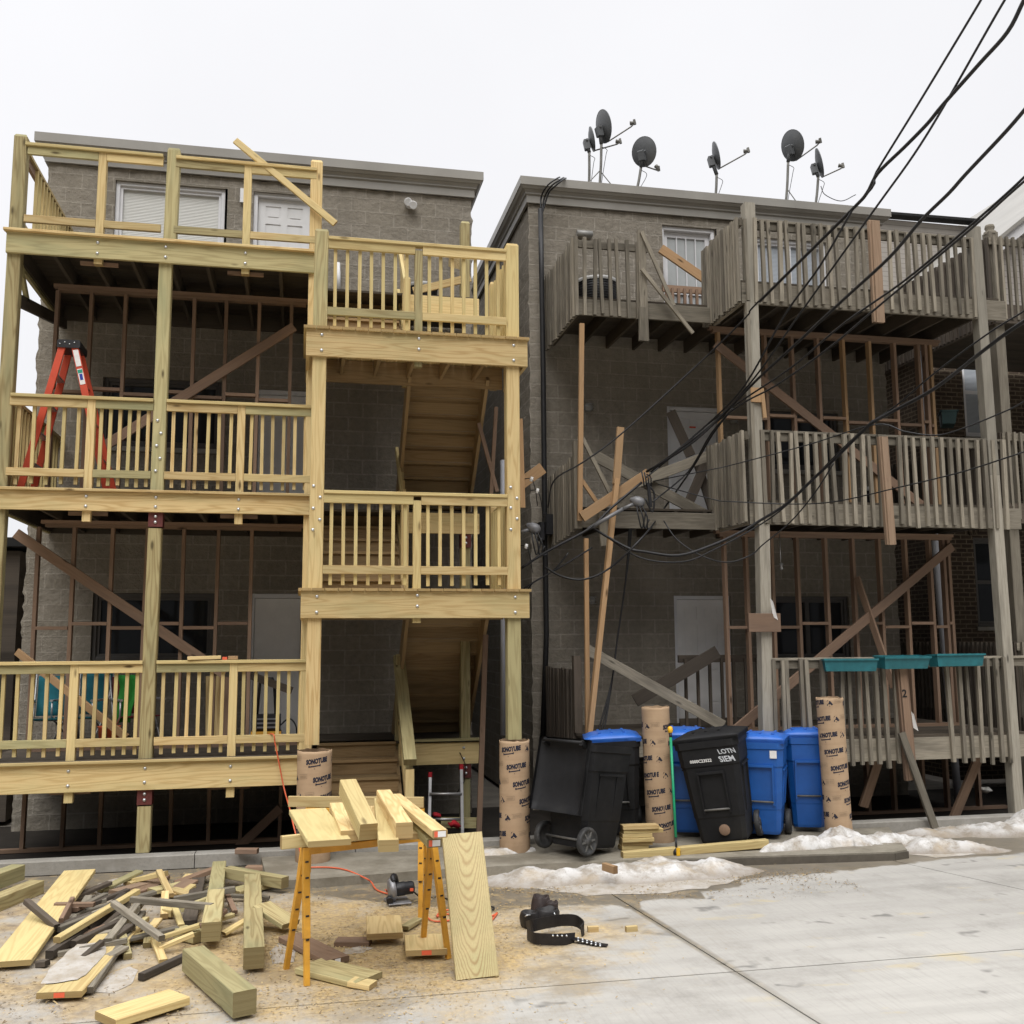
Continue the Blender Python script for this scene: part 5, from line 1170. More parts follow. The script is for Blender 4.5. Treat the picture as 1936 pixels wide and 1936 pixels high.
def bin_(label, loc, rz, tilt=(0, 0), body='black', lid='black', lidmode='shut', H=1.08, W=.60, DP=.68, details=(), whub='rubber', lift=0, group='wheeled rubbish bins'):
    root = thing('wheeled_bin', label, 'bin', loc, group); ORG[root.name] = Vector((0, 0, 0)); root.rotation_euler = (tilt[0], tilt[1], rz)
    k = MB(); z0 = .06
    def ring(z, f, dyb=0): w2, d0, d1 = W/2*f, -DP/2*f, DP/2*(.94 if z < .3 else 1.)*(f*.5+.5); c = .06*f; return [(-w2+c, d0, z), (w2-c, d0, z), (w2, d0+c, z), (w2, d1-c, z), (w2-c, d1, z), (-w2+c, d1, z), (-w2, d1-c, z), (-w2, d0+c, z)]
    prof = [(z0, .70), (z0+.03, .735), (.32, .80), (.34, .82), (H-.30, .92), (H-.28, .955), (H-.10, .985), (H-.09, 1.03), (H-.02, 1.04), (H-.02, .97), (H-.3, .9)]
    rg = [[Vector(p_) for p_ in ring(*q)] for q in prof]
    for i in range(len(rg)-1):
        for j in range(8): j2 = (j+1) % 8; k.face([rg[i][j], rg[i][j2], rg[i+1][j2], rg[i+1][j]])
    k.face(list(reversed(rg[0]))); k.face([v for v in rg[-1]])
    yf = -DP/2
    # recess for the lifting bar on the front, panel ribs on the flanks
    b_ = k
    fr = lambda z: yf*lerp(.80, .955, max(0, min(1, (z-.32)/(H-.6))))
    for (x0, x1, z0_, z1_) in (((-.15, -.13, .38, .80)), ((.13, .15, .38, .80))): b_.hexa([(x0, fr(z0_)-.03, z0_), (x1, fr(z0_)-.03, z0_), (x1, fr(z0_)+.03, z0_), (x0, fr(z0_)+.03, z0_), (x0, fr(z1_)-.03, z1_), (x1, fr(z1_)-.03, z1_), (x1, fr(z1_)+.03, z1_), (x0, fr(z1_)+.03, z1_)])
    b_.box(-.15, .15, fr(.82)-.03, fr(.82)+.03, .80, .825)
    for sx in (-1, 1):
        for (ya, yb, za, zb) in ((-.2, .2, H-.33, H-.31),):
            x = sx*W/2*.955; b_.box(min(x, x+sx*.012), max(x, x+sx*.012), ya, yb, za, zb)
        for yy in (-.12, .16): b_.hexa([(sx*W/2*.80-.008, yy-.012, .36), (sx*W/2*.80+.008+sx*.008, yy-.012, .36), (sx*W/2*.80+.008+sx*.008, yy+.012, .36), (sx*W/2*.80-.008, yy+.012, .36), (sx*W/2*.93-.008, yy-.012, H-.34), (sx*W/2*.93+.008+sx*.008, yy-.012, H-.34), (sx*W/2*.93+.008+sx*.008, yy+.012, H-.34), (sx*W/2*.93-.008, yy+.012, H-.34)])
    bd = k.build('body', M[body], root, origin=(0, 0, 0))
    k = MB(); k.tube([(-.14, fr(.42)-.022, .42), (.14, fr(.42)-.022, .42)], .011, 8); k.build('lift_bar', M['wheelgrey'], root, origin=(0, 0, 0))
    # handle along the back top edge
    k = MB(); yb = DP/2*1.02
    for sx in (-1, 1): k.board((sx*W*.40, yb-.03, H-.06), (sx*W*.40, yb+.09, H-.01), .06, .04, (0, 0, 1), .006)
    k.tube([(-W*.42, yb+.085, H-.01), (W*.42, yb+.085, H-.01)], .019, 10); k.build('handle', M[body], root, origin=(0, 0, 0))
    # lid: shallow crowned shell with a turned-down rim
    k = MB(); nx, ny = 8, 8; w2 = W/2*1.07
    def lp(u, v, off): x = lerp(-w2, w2, u); y = lerp(-DP/2*1.09, DP/2*1.0, v); cr = .055*(1-(2*u-1)**4)*(1-(2*v-1)**4); return Vector((x, y, cr+off))
    for i in range(nx):
        for j in range(ny):
            q = [(i/nx, j/ny), ((i+1)/nx, j/ny), ((i+1)/nx, (j+1)/ny), (i/nx, (j+1)/ny)]
            k.face([lp(*a, 0) for a in q], None, 0, True); k.face([lp(*a, -.012) for a in reversed(q)], None, 0, True)
    edge = [(i/nx, 0) for i in range(nx)]+[(1, j/ny) for j in range(ny)]+[(1-i/nx, 1) for i in range(nx)]+[(0, 1-j/ny) for j in range(ny)]
    for a, c in zip(edge, edge[1:]+edge[:1]): k.face([lp(*a, 0), lp(*c, 0), lp(*c, -.05), lp(*a, -.05)]); k.face([lp(*c, -.012), lp(*a, -.012), lp(*a, -.05), lp(*c, -.05)])
    for x in (-.14, 0, .14): k.board((x, -DP*.36, .05), (x, DP*.3, .05), .03, .016, (1, 0, 0), .004)
    hz = Vector((0, DP/2*1.0+.03, H+.02))
    ang = {'shut': 0, 'ajar': R(9), 'open': R(263), 'raised': R(20)}[lidmode]
    rm = Matrix.Rotation(-ang, 3, 'X')
    k.v = [hz+rm@(v-Vector((0, DP/2*1.0, 0))) for v in k.v]
    k.build('lid', M[lid], root, origin=(0, 0, 0))
    for sx in (-1, 1):
        wheel(root, Vector((sx*(W/2*.80+.035), DP/2*.86, .14)), (sx, 0, 0), .14, .055, 'rubber', whub)
    k = MB(); k.tube([(-W*.42, DP/2*.86, .14), (W*.42, DP/2*.86, .14)], .012, 8); k.build('axle', M['wheelgrey'], root, origin=(0, 0, 0))
    return root, fr
w2_, w1_ = G(1091, 1632, AZ), G(1042, 1610, AZ)
binA, _ = bin_('fallen-open black bin, its lid hanging down over the wheels', Vector((2.97, 10.55, AZ+.02)), R(124), (R(7), 0), lidmode='open', whub='wheelgrey', H=1.12, W=.64, DP=.72)
binB, _ = bin_('black bin with a blue lid behind the open black bin', Vector((3.60, 11.35, AZ)), R(-14), (0, R(-3)), 'black', 'bluelid', 'shut', H=1.11)
binD, _ = bin_('blue bin half hidden behind the black bin marked in white', Vector((4.42, 11.3, AZ)), R(-20), (0, 0), 'blue', 'bluelid', 'shut', H=1.13)
binE, frE = bin_('black bin with white sprayed letters and a stamped number, leaning left', Vector((4.66, 10.68, AZ)), R(-34), (R(2), R(-8)), H=1.17, whub='wheelgrey', W=.68)
binF, frF = bin_('blue bin with a white sticker, left one of the upright blue pair', Vector((5.22, 10.95, AZ)), R(-32), (0, 0), 'blue', 'bluelid', H=1.09, W=.52, DP=.56)
binG, _ = bin_('blue bin half behind the leaning tube, right one of the upright blue pair', Vector((5.88, 11.2, AZ)), R(-20), (0, 0), 'blue', 'bluelid', H=1.10, W=.48, DP=.5)
def decal(root, s, size, bold, x, z, fr, mat, name, shear=0, rot=0):
    vv, ff = text_mb(s, size, bold, shear); k = MB()
    def mp(v): xx = x+v.x*math.cos(rot)-v.y*math.sin(rot); zz = z+v.x*math.sin(rot)+v.y*math.cos(rot); return Vector((xx, fr(zz)-.0035, zz))
    for f in ff: k.face([mp(vv[i]) for i in f])
    return k.build(name, M[mat], root, origin=(0, 0, 0))
def frTop(z): return -.34*lerp(.955, .985, max(0, min(1, (z-.88)/.18)))
decal(binE, '0000C23522', .046, .0012, -.2, .93, frTop, 'label', 'stamped_number')
decal(binE, 'LOTN', .07, .0015, .13, 1.0, frTop, 'paintwhite', 'sprayed_lettering', -.35)
decal(binE, 'SIEM', .085, .002, .13, .915, frTop, 'paintwhite', 'sprayed_lettering', -.35)
k = MB(); k.face([(.115, frF(.98)-.018, .90), (.19, frF(.98)-.018, .90), (.19, frF(1.0)-.02, .985), (.115, frF(1.0)-.02, .985)]); k.build('sticker', M['label'], binF, origin=(0, 0, 0))
k = MB(); k.lathe((.04, frE(.2)-.02, .2), [(0, -.004), (.055, -.003), (.06, .0)], (0, 1, 0), 14); k.build('dirt_patch', M['stud'], binE, origin=(0, 0, 0))
k = MB(); a = P(1167, 1392, 11.3); k.box(a.x-.03, a.x+.04, 11.27, 11.33, a.z-.012, a.z+.012, .005); tag(k.build('paper_scrap', M['label']), 'small white scrap lying on the blue lid behind the open bin', 'scrap')

# ------------------------------------------------------------------ green pole, cut offs and timber beside the bins
g0, g1 = G(1281, 1628, .03), P(1267, 1378, 10.62); g1 = P(1267, 1376, 10.6)
root = thing('measuring_pole', 'green pole with yellow ends propped against the tall tube between the bins', 'pole', g0); o = ORG[root.name]
g0 = Vector((g0.x, g0.y+.02, .09)); d_ = (g1-g0)
k = MB(); k.tube([g0+d_*.13, g0+d_*.92], .0145, 10); k.build('shaft', M['green'], root, origin=o)
k = MB(); k.tube([g0+d_*.04, g0+d_*.13], .012, 8); k.tube([g0+d_*.92, g0+d_*.955], .016, 8); k.build('collar', M['toolblack'], root, origin=o)
k = MB(); k.lathe(g1, [(.012, -.06), (.026, -.05), (.03, -.02), (.024, .01), (0, .018)], d_, 12); k.build('top_knob', M['yellowplastic'], root, origin=o)
k = MB(); k.lathe(g0, [(0, -.005), (.04, .0), (.045, .03), (.03, .06), (.012, .075)], d_, 12); fo = k.build('foot', M['toolblack'], root, origin=o)
k = MB(); k.box(g0.x-.018, g0.x+.022, g0.y-.055, g0.y-.03, g0.z, g0.z+.075, .006); k.build('trigger', M['yellowplastic'], root, origin=o)
# stack of short offcuts
for i in range(6):
    k = MB(); z = AZ+.03+.043*i; a = P(1172+random.uniform(-3, 6), 1600, 10.6+random.uniform(-.03, .03)); c = a+Vector((.34+random.uniform(-.05, .05)+(.05 if i > 3 else 0), random.uniform(-.06, .02), 0)); a.z = c.z = z
    k.board(a, c, .14, .04, (0, 1, 0), .003)
    tag(k.build('lumber_offcut', M['new' if i % 2 else 'fresh']), 'short yellow offcut, %s in the stack by the open bin' % ('lowest', 'second from the bottom', 'third from the bottom', 'third from the top', 'second from the top', 'topmost')[i], 'lumber', 'offcuts stacked by the bins')
k = MB(); k.board(P(1176, 1618, 10.25), P(1450, 1594, 10.3), .085, .085, (0, 0, 1), .006); tag(k.build('timber', M['fresh']), 'long square yellow timber lying on the ground in front of the bins', 'timber')
k = MB(); a, c = G(1142, 1638, .17), G(1164, 1645, .17); k.board(a, c, .07, .05, (0, 0, 1), .003); tag(k.build('lumber_offcut', M['studpale']), 'tan block lying on top of the long snow ridge', 'lumber')
for i, (q0, q1, w_) in enumerate((((1111, 1757), (1131, 1756), .045), ((1183, 1757), (1204, 1755), .045))):
    k = MB(); k.board(G(*q0, .02), G(*q1, .02), w_, .035, (0, 0, 1), .003); tag(k.build('lumber_offcut', M['new']), ('little yellow block just right of the tool belt', 'little yellow block farther right of the tool belt')[i], 'lumber')
# ------------------------------------------------------------------ sawhorses with lumber laid across
def sawhorse(label, fl, fr, zt, back, grp='yellow sawhorses'):
    root = thing('sawhorse', label, 'sawhorse', (fl+fr)/2, grp); o = ORG[root.name]
    ax = (fr-fl).normalized(); bk = Vector((-ax.y, ax.x, 0))*back
    tl, tr = fl+ax*.03+bk*.5, fr-ax*.05+bk*.5; tl.z = tr.z = zt
    k = MB(); k.board(tl-ax*.16+Vector((0, 0, .055)), tr+ax*.04+Vector((0, 0, .055)), .09, .038, (0, 0, 1), .003); k.build('top_board', M['new'], root, origin=o)
    k = MB(); k.board(tl-Vector((0, 0, .02)), tr-Vector((0, 0, .02)), .05, .05, (0, 0, 1), .004); k.build('crossbar', M['yellow'], root, origin=o)
    for foot, top in ((fl, tl), (fr, tr), (fl+bk, tl), (fr+bk, tr)):
        k = MB(); top = top+ax*(.02 if foot.x < top.x+.2 else -.02); mid = foot.lerp(top, .38)
        k.board(mid-(top-foot).normalized()*.04, top, .048, .042, ax, .003); k.board(foot, mid, .038, .032, ax, .002)
        lg = k.build('leg', M['yellow'], root, origin=o)
        k = MB()
        for t in (.33, .5, .64, .78, .9): q = foot.lerp(top, t); k.board(q-ax*.012-bk.normalized()*.024, q+ax*.012-bk.normalized()*.024, .012, .003, (0, 0, 1))
        k.build('height_holes', M['toolblack'], lg, origin=o)
    return tl, tr
HZ = .86
t1, t2 = sawhorse('yellow folding sawhorse nearest the camera, carrying the front ends of the boards', G(580, 1864), G(848, 1813), HZ, .42)
t3, t4 = sawhorse('yellow folding sawhorse farther back, carrying the rear ends of the boards', G(557, 1732), G(795, 1736), HZ, .38)
def z5(x, y): return (540+x*.2588, 1360+y*.2588)
def z6(x, y): return (x*.3106, 1400+y*.3106)
def plank(label, a, c, w, t, mat, up=None, name='lumber', cat='lumber', grp=None, ch=.004, flat=True):
    k = MB(); a = Vector(a); c = Vector(c)
    if up is None: up = (c-a).cross(Vector((0, 0, 1)))
    k.board(a, c, w, t, up, ch); return tag(k.build(name, M[mat]), label, cat, grp)
HT = HZ+.1
lg_ = 'boards laid across the sawhorses'
def onhorse(label, near, far, w, t, mat, z1, z2, tag_=None):
    a = G(*z5(*near), z1); c = G(*z5(*far), z2); o = plank(label, a, c, w, t, mat, grp=lg_)
    if tag_:
        d_ = (a-c).normalized(); s_ = d_.cross(Vector((0, 0, 1))).normalized(); u_ = s_.cross(d_); k = MB(); e_ = a+d_*.002
        w2 = w*.38; h2 = t*.36; k.face([e_-s_*w2-u_*h2, e_+s_*w2-u_*h2, e_+s_*w2+u_*h2, e_-s_*w2+u_*h2]); k.face([e_+d_*.001+s_*w2*.4-u_*h2, e_+d_*.001+s_*w2-u_*h2, e_+d_*.001+s_*w2+u_*h2, e_+d_*.001+s_*w2*.4+u_*h2], None, 1)
        k.build('end_label', [M['label'], M['redlabel']], o, origin=ORG[o.name])
    return o
onhorse('wide pale plank at the left end of the sawhorses', (322, 905), (160, 672), .285, .04, 'fresh', HT+.02, HT+.02)
onhorse('low dark-ended board just right of the wide plank on the sawhorses', (478, 850), (385, 640), .14, .07, 'new', HT+.035, HT+.035)
onhorse('square timber raised highest at its rear end on the sawhorses', (605, 822), (452, 492), .12, .115, 'fresh', HT+.09, HT+.30)
onhorse('broad board lying flat under the others in the middle of the sawhorses', (610, 830), (630, 650), .25, .04, 'new', HT+.02, HT+.02)
onhorse('sawdust-covered timber jutting towards the camera from the middle of the sawhorses', (752, 925), (706, 610), .13, .075, 'fresh', HT+.05, HT+.07)
onhorse('angle-cut square timber leaning over the sawdust-covered one', (868, 812), (715, 562), .11, .10, 'new', HT+.13, HT+.14)
onhorse('flat dark-edged board beneath the angle-cut timber on the sawhorses', (900, 858), (800, 660), .24, .04, 'new', HT+.02, HT+.03)
onhorse('long timber with a printed end label on top at the right of the sawhorses', (1128, 838), (795, 568), .10, .05, 'new', HT+.12, HT+.15, True)
onhorse('lower timber with a printed end label at the right end of the sawhorses', (1088, 905), (900, 715), .10, .055, 'newgreen', HT+.03, HT+.05, True)
# board leaning on the right-hand end
bt = [G(863, 1859), G(944, 1846)]; bY = 7.75
tp = (P(848, 1578, 7.62)+P(898, 1575, 7.62))/2
def flame():
    t = NT('flame_grained_pine', .75, spec=.25); o = t.obj(); sp = t.n('ShaderNodeSeparateXYZ'); t.l(o, sp.inputs[0]); x, z = sp.outputs[0], sp.outputs[2]
    n = t.noise(o, 1, 3, .5, (5., 5., 1.6)); xs_ = t.math('ADD', x, t.math('MULTIPLY', t.math('SUBTRACT', n, .5), .07))
    x2 = t.math('MULTIPLY', t.math('MULTIPLY', xs_, xs_), 330.)
    f = t.math('ADD', t.math('SUBTRACT', t.math('MULTIPLY', z, 13.5), x2), t.math('MULTIPLY', n, 1.6))
    r = t.math('POWER', t.math('MULTIPLY_ADD', t.math('SINE', t.math('MULTIPLY', f, 6.283)), .5, .5), 3.2)
    fine = t.noise(o, 1, 4, .6, (130., 130., 5.)); big = t.noise(o, 3, 4, .6)
    c = t.mix(t.rng(big, .35, .7), (.56, .46, .245), (.45, .41, .215)); c = t.mix(t.math('MULTIPLY', r, t.rng(big, .3, .7, .4, .75)), c, (.30, .18, .08))
    c = t.mix(t.rng(fine, .45, .75, 0, .3), c, (.27, .18, .085)); t.col(c); t.bump(fine, .2, .003); return t.m
M['flame'] = flame()
plank('wide flame-grained plank leaning upright against the sawhorses', (bt[0]+bt[1])/2+Vector((0, .03, 0)), tp, .30, .04, 'flame', up=(1, 0, -.0), cat='plank')

# ------------------------------------------------------------------ heap of scrap lumber on the left
def heap(label, a, c, w, t, mat, za=.03, zc=.03, up=None, name='scrap_board', grp='scrap lumber on the ground', z=z6, cat='scrap wood', tagc=None):
    A, B_ = G(*z(*a), za), G(*z(*c), zc); o = plank(label, A, B_, w, t, mat, up, name, cat, grp)
    if tagc:
        d_ = (A-B_).normalized(); s_ = d_.cross(Vector((0, 0, 1))).normalized(); u_ = s_.cross(d_); e_ = A+d_*.002
        k = MB(); h2 = t*.4; q = [e_+s_*x_+u_*y_ for x_, y_ in ((-w*.12, -h2), (w*.12, -h2), (w*.12, h2), (-w*.12, h2))]; k.face(q); k.build('end_label', M[tagc], o, origin=ORG[o.name])
    return o
heap('wide striped plank tilted up against the scrap heap at the left edge', (60, 1360), (485, 800), .28, .04, 'fresh', .05, .16)
heap('greenish square timber end poking in at the left edge above the others', (110, 800), (-160, 900), .14, .14, 'newgreen', .14, .14)
heap('greenish board under the square timber end at the left edge', (225, 890), (-100, 1020), .14, .12, 'newgreen', .06, .06)
heap('snow-covered plank with an orange end label in the bottom left corner', (360, 1550), (800, 1090), .285, .04, 'fresh', .05, .06, tagc='redlabel')
heap('square post lying end-on to the camera left of the centre post', (1283, 1165), (1315, 955), .14, .14, 'newgreen', .14, .12)
heap('shorter square post lying behind the end-on one', (1310, 960), (1335, 775), .13, .13, 'newgreen', .10, .08)
heap('long square post lying end-on, right of the others in the scrap heap', (1546, 1325), (1535, 860), .145, .145, 'newgreen', .105, .10)
heap('heavy greenish square post in the bottom foreground', (1490, 1600), (1175, 1325), .15, .15, 'newgreen', .10, .10)
heap('square timber with angle-cut end lying crosswise near the kerb', (1735, 865), (1385, 800), .10, .10, 'newgreen', .10, .12)
heap('flat board propped on the long end-on post', (1770, 1120), (1590, 1005), .19, .04, 'newgreen', .07, .17)
heap('dusty board lying flat left of the front sawhorse leg', (380, 1765), (30, 1590), .19, .04, 'stud', .03, .03, z=z5, tagc='label')
heap('pale pointed plank cut off by the bottom edge of the photo', (1090, 1560), (640, 1700), .24, .05, 'fresh', .05, .05)
heap('dark charred stick lying alone in the open ground', (858, 1440), (1160, 1300), .05, .05, 'olddark', .03, .03)
heap('pale narrow batten lying below the crossing sticks', (940, 1210), (995, 1345), .06, .03, 'fresh', .05, .02)
heap('grey batten crossing on top of the scrap heap from upper left to lower right', (690, 990), (985, 1205), .05, .045, 'old', .22, .12)
heap('dark grey batten lying across the top of the heap towards the end-on post', (800, 968), (1290, 1012), .055, .05, 'old', .20, .18)
heap('weathered batten rising right behind the dark grey one', (1060, 968), (1432, 905), .06, .05, 'old', .10, .16)
heap('pale batten with an orange painted tip slanting over the heap', (835, 918), (345, 1215), .06, .045, 'fresh', .20, .10, tagc='redlabel')
heap('weathered stick next to the orange-tipped batten', (355, 1150), (785, 985), .055, .045, 'old', .08, .14)
heap('black weathered stick lowest on the left of the heap', (300, 1305), (560, 1130), .06, .06, 'olddark', .04, .06)
heap('brown weathered stick left of centre in the heap', (445, 1240), (730, 1105), .055, .05, 'olddark', .06, .10)
heap('grey square batten with its cut end towards the camera', (655, 1230), (855, 985), .06, .06, 'old', .10, .16)
heap('long thin weathered board under the crossing batten', (545, 1520), (870, 1050), .05, .04, 'old', .04, .08)
heap('dark weathered stick half buried in the middle of the heap', (530, 1150), (800, 960), .055, .05, 'olddark', .07, .11)
heap('short dark stick leaning on the striped plank', (345, 1135), (160, 978), .05, .045, 'olddark', .10, .24)
heap('stub of board standing on edge beside the striped plank', (370, 1125), (440, 990), .11, .035, 'stud', .08, .12, up=(0, 0, 1))
heap('small stub lying crosswise behind the standing stub', (335, 1000), (575, 998), .05, .035, 'stud', .13, .13)
heap('pale narrow stick sticking up behind the heap', (1040, 942), (968, 795), .055, .035, 'new', .06, .16)
heap('broad brown plank lying flat near the kerb behind the heap', (790, 970), (960, 830), .24, .035, 'stud', .02, .03)
heap('broad yellow plank lying flat right of the brown one near the kerb', (1085, 945), (1190, 820), .20, .035, 'new', .03, .04)
heap('dark plank lying between the yellow plank and the end-on post', (1150, 1110), (1215, 820), .12, .035, 'olddark', .04, .06)
heap('short greenish block touching the end-on post', (1215, 1195), (1095, 1165), .12, .08, 'newgreen', .05, .05)
heap('tiny pale cube in the middle of the heap', (1060, 1050), (1005, 1040), .07, .06, 'fresh', .05, .05)
heap('pale chip leaning behind the short greenish block', (1105, 1130), (1065, 1020), .05, .03, 'fresh', .04, .08)
heap('short pale batten at the lower end of the crossing grey batten', (800, 1205), (925, 1185), .07, .05, 'fresh', .04, .04)
heap('pale split splinter between the two end-on posts', (1360, 1175), (1495, 1095), .07, .025, 'fresh', .03, .09)
heap('small brown stick right of the end-on post pair', (1430, 1045), (1385, 945), .045, .03, 'stud', .04, .09)
heap('weathered batten running to the right behind the long end-on post', (1640, 958), (1330, 940), .055, .03, 'old', .03, .06)
heap('greenish strip on edge in the sawdust near the rear sawhorse leg', (865, 1525), (970, 1462), .08, .03, 'newgreen', .03, .03, z=z5)
heap('squarish board lying on another under the sawhorses', (725, 1585), (715, 1455), .275, .045, 'new', .075, .085, z=z5)
heap('thin brown board poking out left under the squarish board', (620, 1628), (370, 1625), .14, .04, 'stud', .02, .02, z=z5)
heap('board with an orange label half behind the leaning plank', (1030, 1705), (1010, 1590), .30, .04, 'new', .06, .03, z=z5, tagc='redlabel')
heap('big pale sheet of board flat under the front sawhorse', (610, 1905), (170, 1800), .28, .04, 'newgreen', .025, .03, z=z5)
heap('brownish board cut off by the bottom edge right of the front sawhorse leg', (640, 1945), (480, 1915), .12, .035, 'new', .02, .03, z=z5)
heap('little brown block lying on the kerb near the left stair post', (1570, 672), (1437, 672), .09, .05, 'stud', .17, .17)
heap('brown board end behind the square timber at the kerb', (1500, 775), (1660, 775), .1, .04, 'stud', .03, .03)
heap('short weathered stub left of the snow-covered plank', (230, 1360), (290, 1355), .06, .04, 'olddark', .02, .03)
heap('pale stub among the weathered sticks at the left', (450, 1030), (520, 1000), .06, .035, 'stud', .1, .1)
rnd = random.Random(11)
def frag(label, n, area, mats, lo, hi, grp, wmin=.04, wmax=.07):
    for i in range(n):
        while True:
            x, y = rnd.uniform(area[0], area[1]), rnd.uniform(area[2], area[3])
            if abs(x-(area[0]+area[1])/2)/(area[1]-area[0])*2 + abs(y-(area[2]+area[3])/2)/(area[3]-area[2])*2 < 1.3: break
        a = G(*z6(x, y), rnd.uniform(.02, .13)); th = rnd.gauss(.75, .55); l_ = rnd.uniform(lo, hi)
        d_ = Vector((math.cos(th), math.sin(th), 0))*l_/2; b_, c_ = a-d_, a+d_; b_.z = rnd.uniform(.02, .06); c_.z = rnd.uniform(.03, .15)
        plank(label, b_, c_, rnd.uniform(wmin, wmax), rnd.uniform(.025, .045), rnd.choice(mats), None, 'scrap_batten', 'scrap wood', grp)
frag('weathered grey batten fragment in the tangle of the scrap heap', 22, (330, 900, 930, 1300), ['old', 'olddark', 'old', 'olddark'], .3, .75, 'weathered batten fragments in the scrap heap')
frag('yellow batten fragment scattered through the scrap heap', 18, (380, 1350, 850, 1280), ['new', 'fresh', 'stud', 'newgreen'], .15, .5, 'yellow batten fragments in the scrap heap')
frag('short board remnant lying near the kerb behind the scrap heap', 9, (560, 1650, 790, 960), ['new', 'stud', 'scab', 'newgreen'], .25, .6, 'board remnants near the kerb', .09, .2)
# splinters and slivers of the demolition: small countless stuff
def flakes(name, label, n, place, size, mats, zmax=.012, th=.002):
    b = MB(); r_ = random.Random(5)
    for i in range(n):
        x, y = place(r_); s_ = size*(.4+r_.random()*1.3); a = r_.random()*math.pi*2; l_ = s_*(.8+1.2*r_.random())
        u = Vector((math.cos(a), math.sin(a), r_.uniform(-.3, .3))); v = Vector((-math.sin(a), math.cos(a), r_.uniform(-.3, .3))); c = Vector((x, y, .003+r_.random()*zmax))
        b.face([c-u*l_-v*s_*.6, c+u*l_-v*s_*.6, c+u*l_+v*s_*.6, c-u*l_+v*s_*.6], None, r_.randrange(len(mats)))
    o = b.build(name, [M[q] for q in mats], origin=(0, 0, 0)); kind(o, 'stuff'); o['label'] = label; return o
M['flakeA'] = plain('sawdust_pale', (.44, .33, .165), .9, 0, .2, 3)
M['flakeB'] = plain('sawdust_tan', (.34, .235, .105), .9, 0, .2, 3)
M['flakeC'] = plain('sawdust_wet', (.16, .115, .065), .9, 0, .2, 3)
def pl_saw(r_):
    while True:
        x, y = r_.gauss(.55, .75), r_.gauss(8.3, .95)
        if 6 < y < 10.0 and mnoise.noise((x*1.4, y*1.4, 2)) > r_.uniform(-.6, .5): return x, y
def pl_left(r_):
    while True:
        x, y = r_.uniform(-3.2, .3), r_.uniform(6.2, 11.0)
        if mnoise.noise((x*1.6, y*1.6, 8)) > r_.uniform(-.4, .5): return x, y
def pl_wet(r_):
    while True:
        x, y = r_.uniform(1.2, 5.2), r_.gauss(9.35, .28)
        if y < 9.95 and mnoise.noise((x*2, y*3, 4)) > r_.uniform(-.3, .4): return x, y
flakes('sawdust', 'loose yellow sawdust and shavings under and around the sawhorses', 9000, pl_saw, .0042, ['flakeA', 'flakeB', 'flakeA', 'flakeB'])
flakes('wood_chips', 'trampled chips and splinters among the scrap lumber', 3800, pl_left, .0048, ['flakeB', 'flakeC', 'flakeC', 'flakeA'], .02)
flakes('damp_shavings', 'damp shavings caught in the melt water before the snow ridge', 3000, pl_wet, .0045, ['flakeB', 'flakeC', 'flakeA', 'flakeC'])
# thin wet slush left on the ground and on the plank
def slush(label, poly, z=.004, amp=.012, seed=0.):
    b = MB(); c = sum((Vector(p_) for p_ in poly), Vector())/len(poly); n = len(poly); rings = []
    K = 7; N = 40; out = []
    for j in range(N):
        t = j/N*n; i = int(t); q = Vector(poly[i]).lerp(Vector(poly[(i+1) % n]), t-i); out.append(c+(q-c)*(1+.13*mnoise.noise((q.x*6, q.y*6, seed))))
    for k_ in range(K+1):
        f = k_/K; rings.append([Vector((lerp(c.x, q.x, f), lerp(c.y, q.y, f), z+amp*(1-f**3)*(.75+.8*mnoise.noise((lerp(c.x, q.x, f)*8, lerp(c.y, q.y, f)*8, seed))))) for q in out])
    for k_ in range(K):
        for j in range(N):
            j2 = (j+1) % N; q = [rings[k_][j], rings[k_][j2], rings[k_+1][j2], rings[k_+1][j]]
            b.face(q[1:] if k_ == 0 else q, None, 0, True)
    return tag(b.build('slush_patch', M['slush']), label, 'slush')
def slushmat():
    t = NT('frozen_slush', .45, spec=.4); p = t.pos(); n = t.noise(p, 6, 6, .65); n2 = t.noise(p, 40, 4, .65)
    c = t.mix(t.rng(n, .35, .68), (.50, .475, .44), (.33, .28, .215)); c = t.mix(t.rng(n2, .54, .74, 0, .6), c, (.34, .24, .115)); t.col(c); t.bump(n2, .35, .01); return t.m
M['slush'] = slushmat()
slush('thin ice sheet lying on the snow-covered plank', [G(*z6(*q), .075) for q in ((250, 1480), (470, 1470), (590, 1360), (650, 1290), (640, 1235), (470, 1240), (380, 1320), (310, 1380))], .078, .008, 1)
slush('grey ice patch on the ground right of the snow-covered plank', [G(*z6(*q)) for q in ((560, 1535), (680, 1545), (800, 1480), (840, 1400), (790, 1375), (670, 1420))], .003, .01, 2)
slush('flat grey ice patch near the kerb behind the scrap heap', [G(*z6(*q)) for q in ((620, 950), (760, 900), (820, 845), (700, 840), (600, 870), (560, 920))], .003, .01, 3)
slush('bluish ice patch under the sawhorses', [G(*z5(*q)) for q in ((420, 1720), (560, 1710), (650, 1670), (560, 1655), (430, 1680))], .003, .008, 4)
slush('white ice crumbs right of the long end-on post', [G(*z6(*q)) for q in ((1660, 1360), (1790, 1350), (1800, 1260), (1700, 1230), (1640, 1290))], .003, .008, 6)

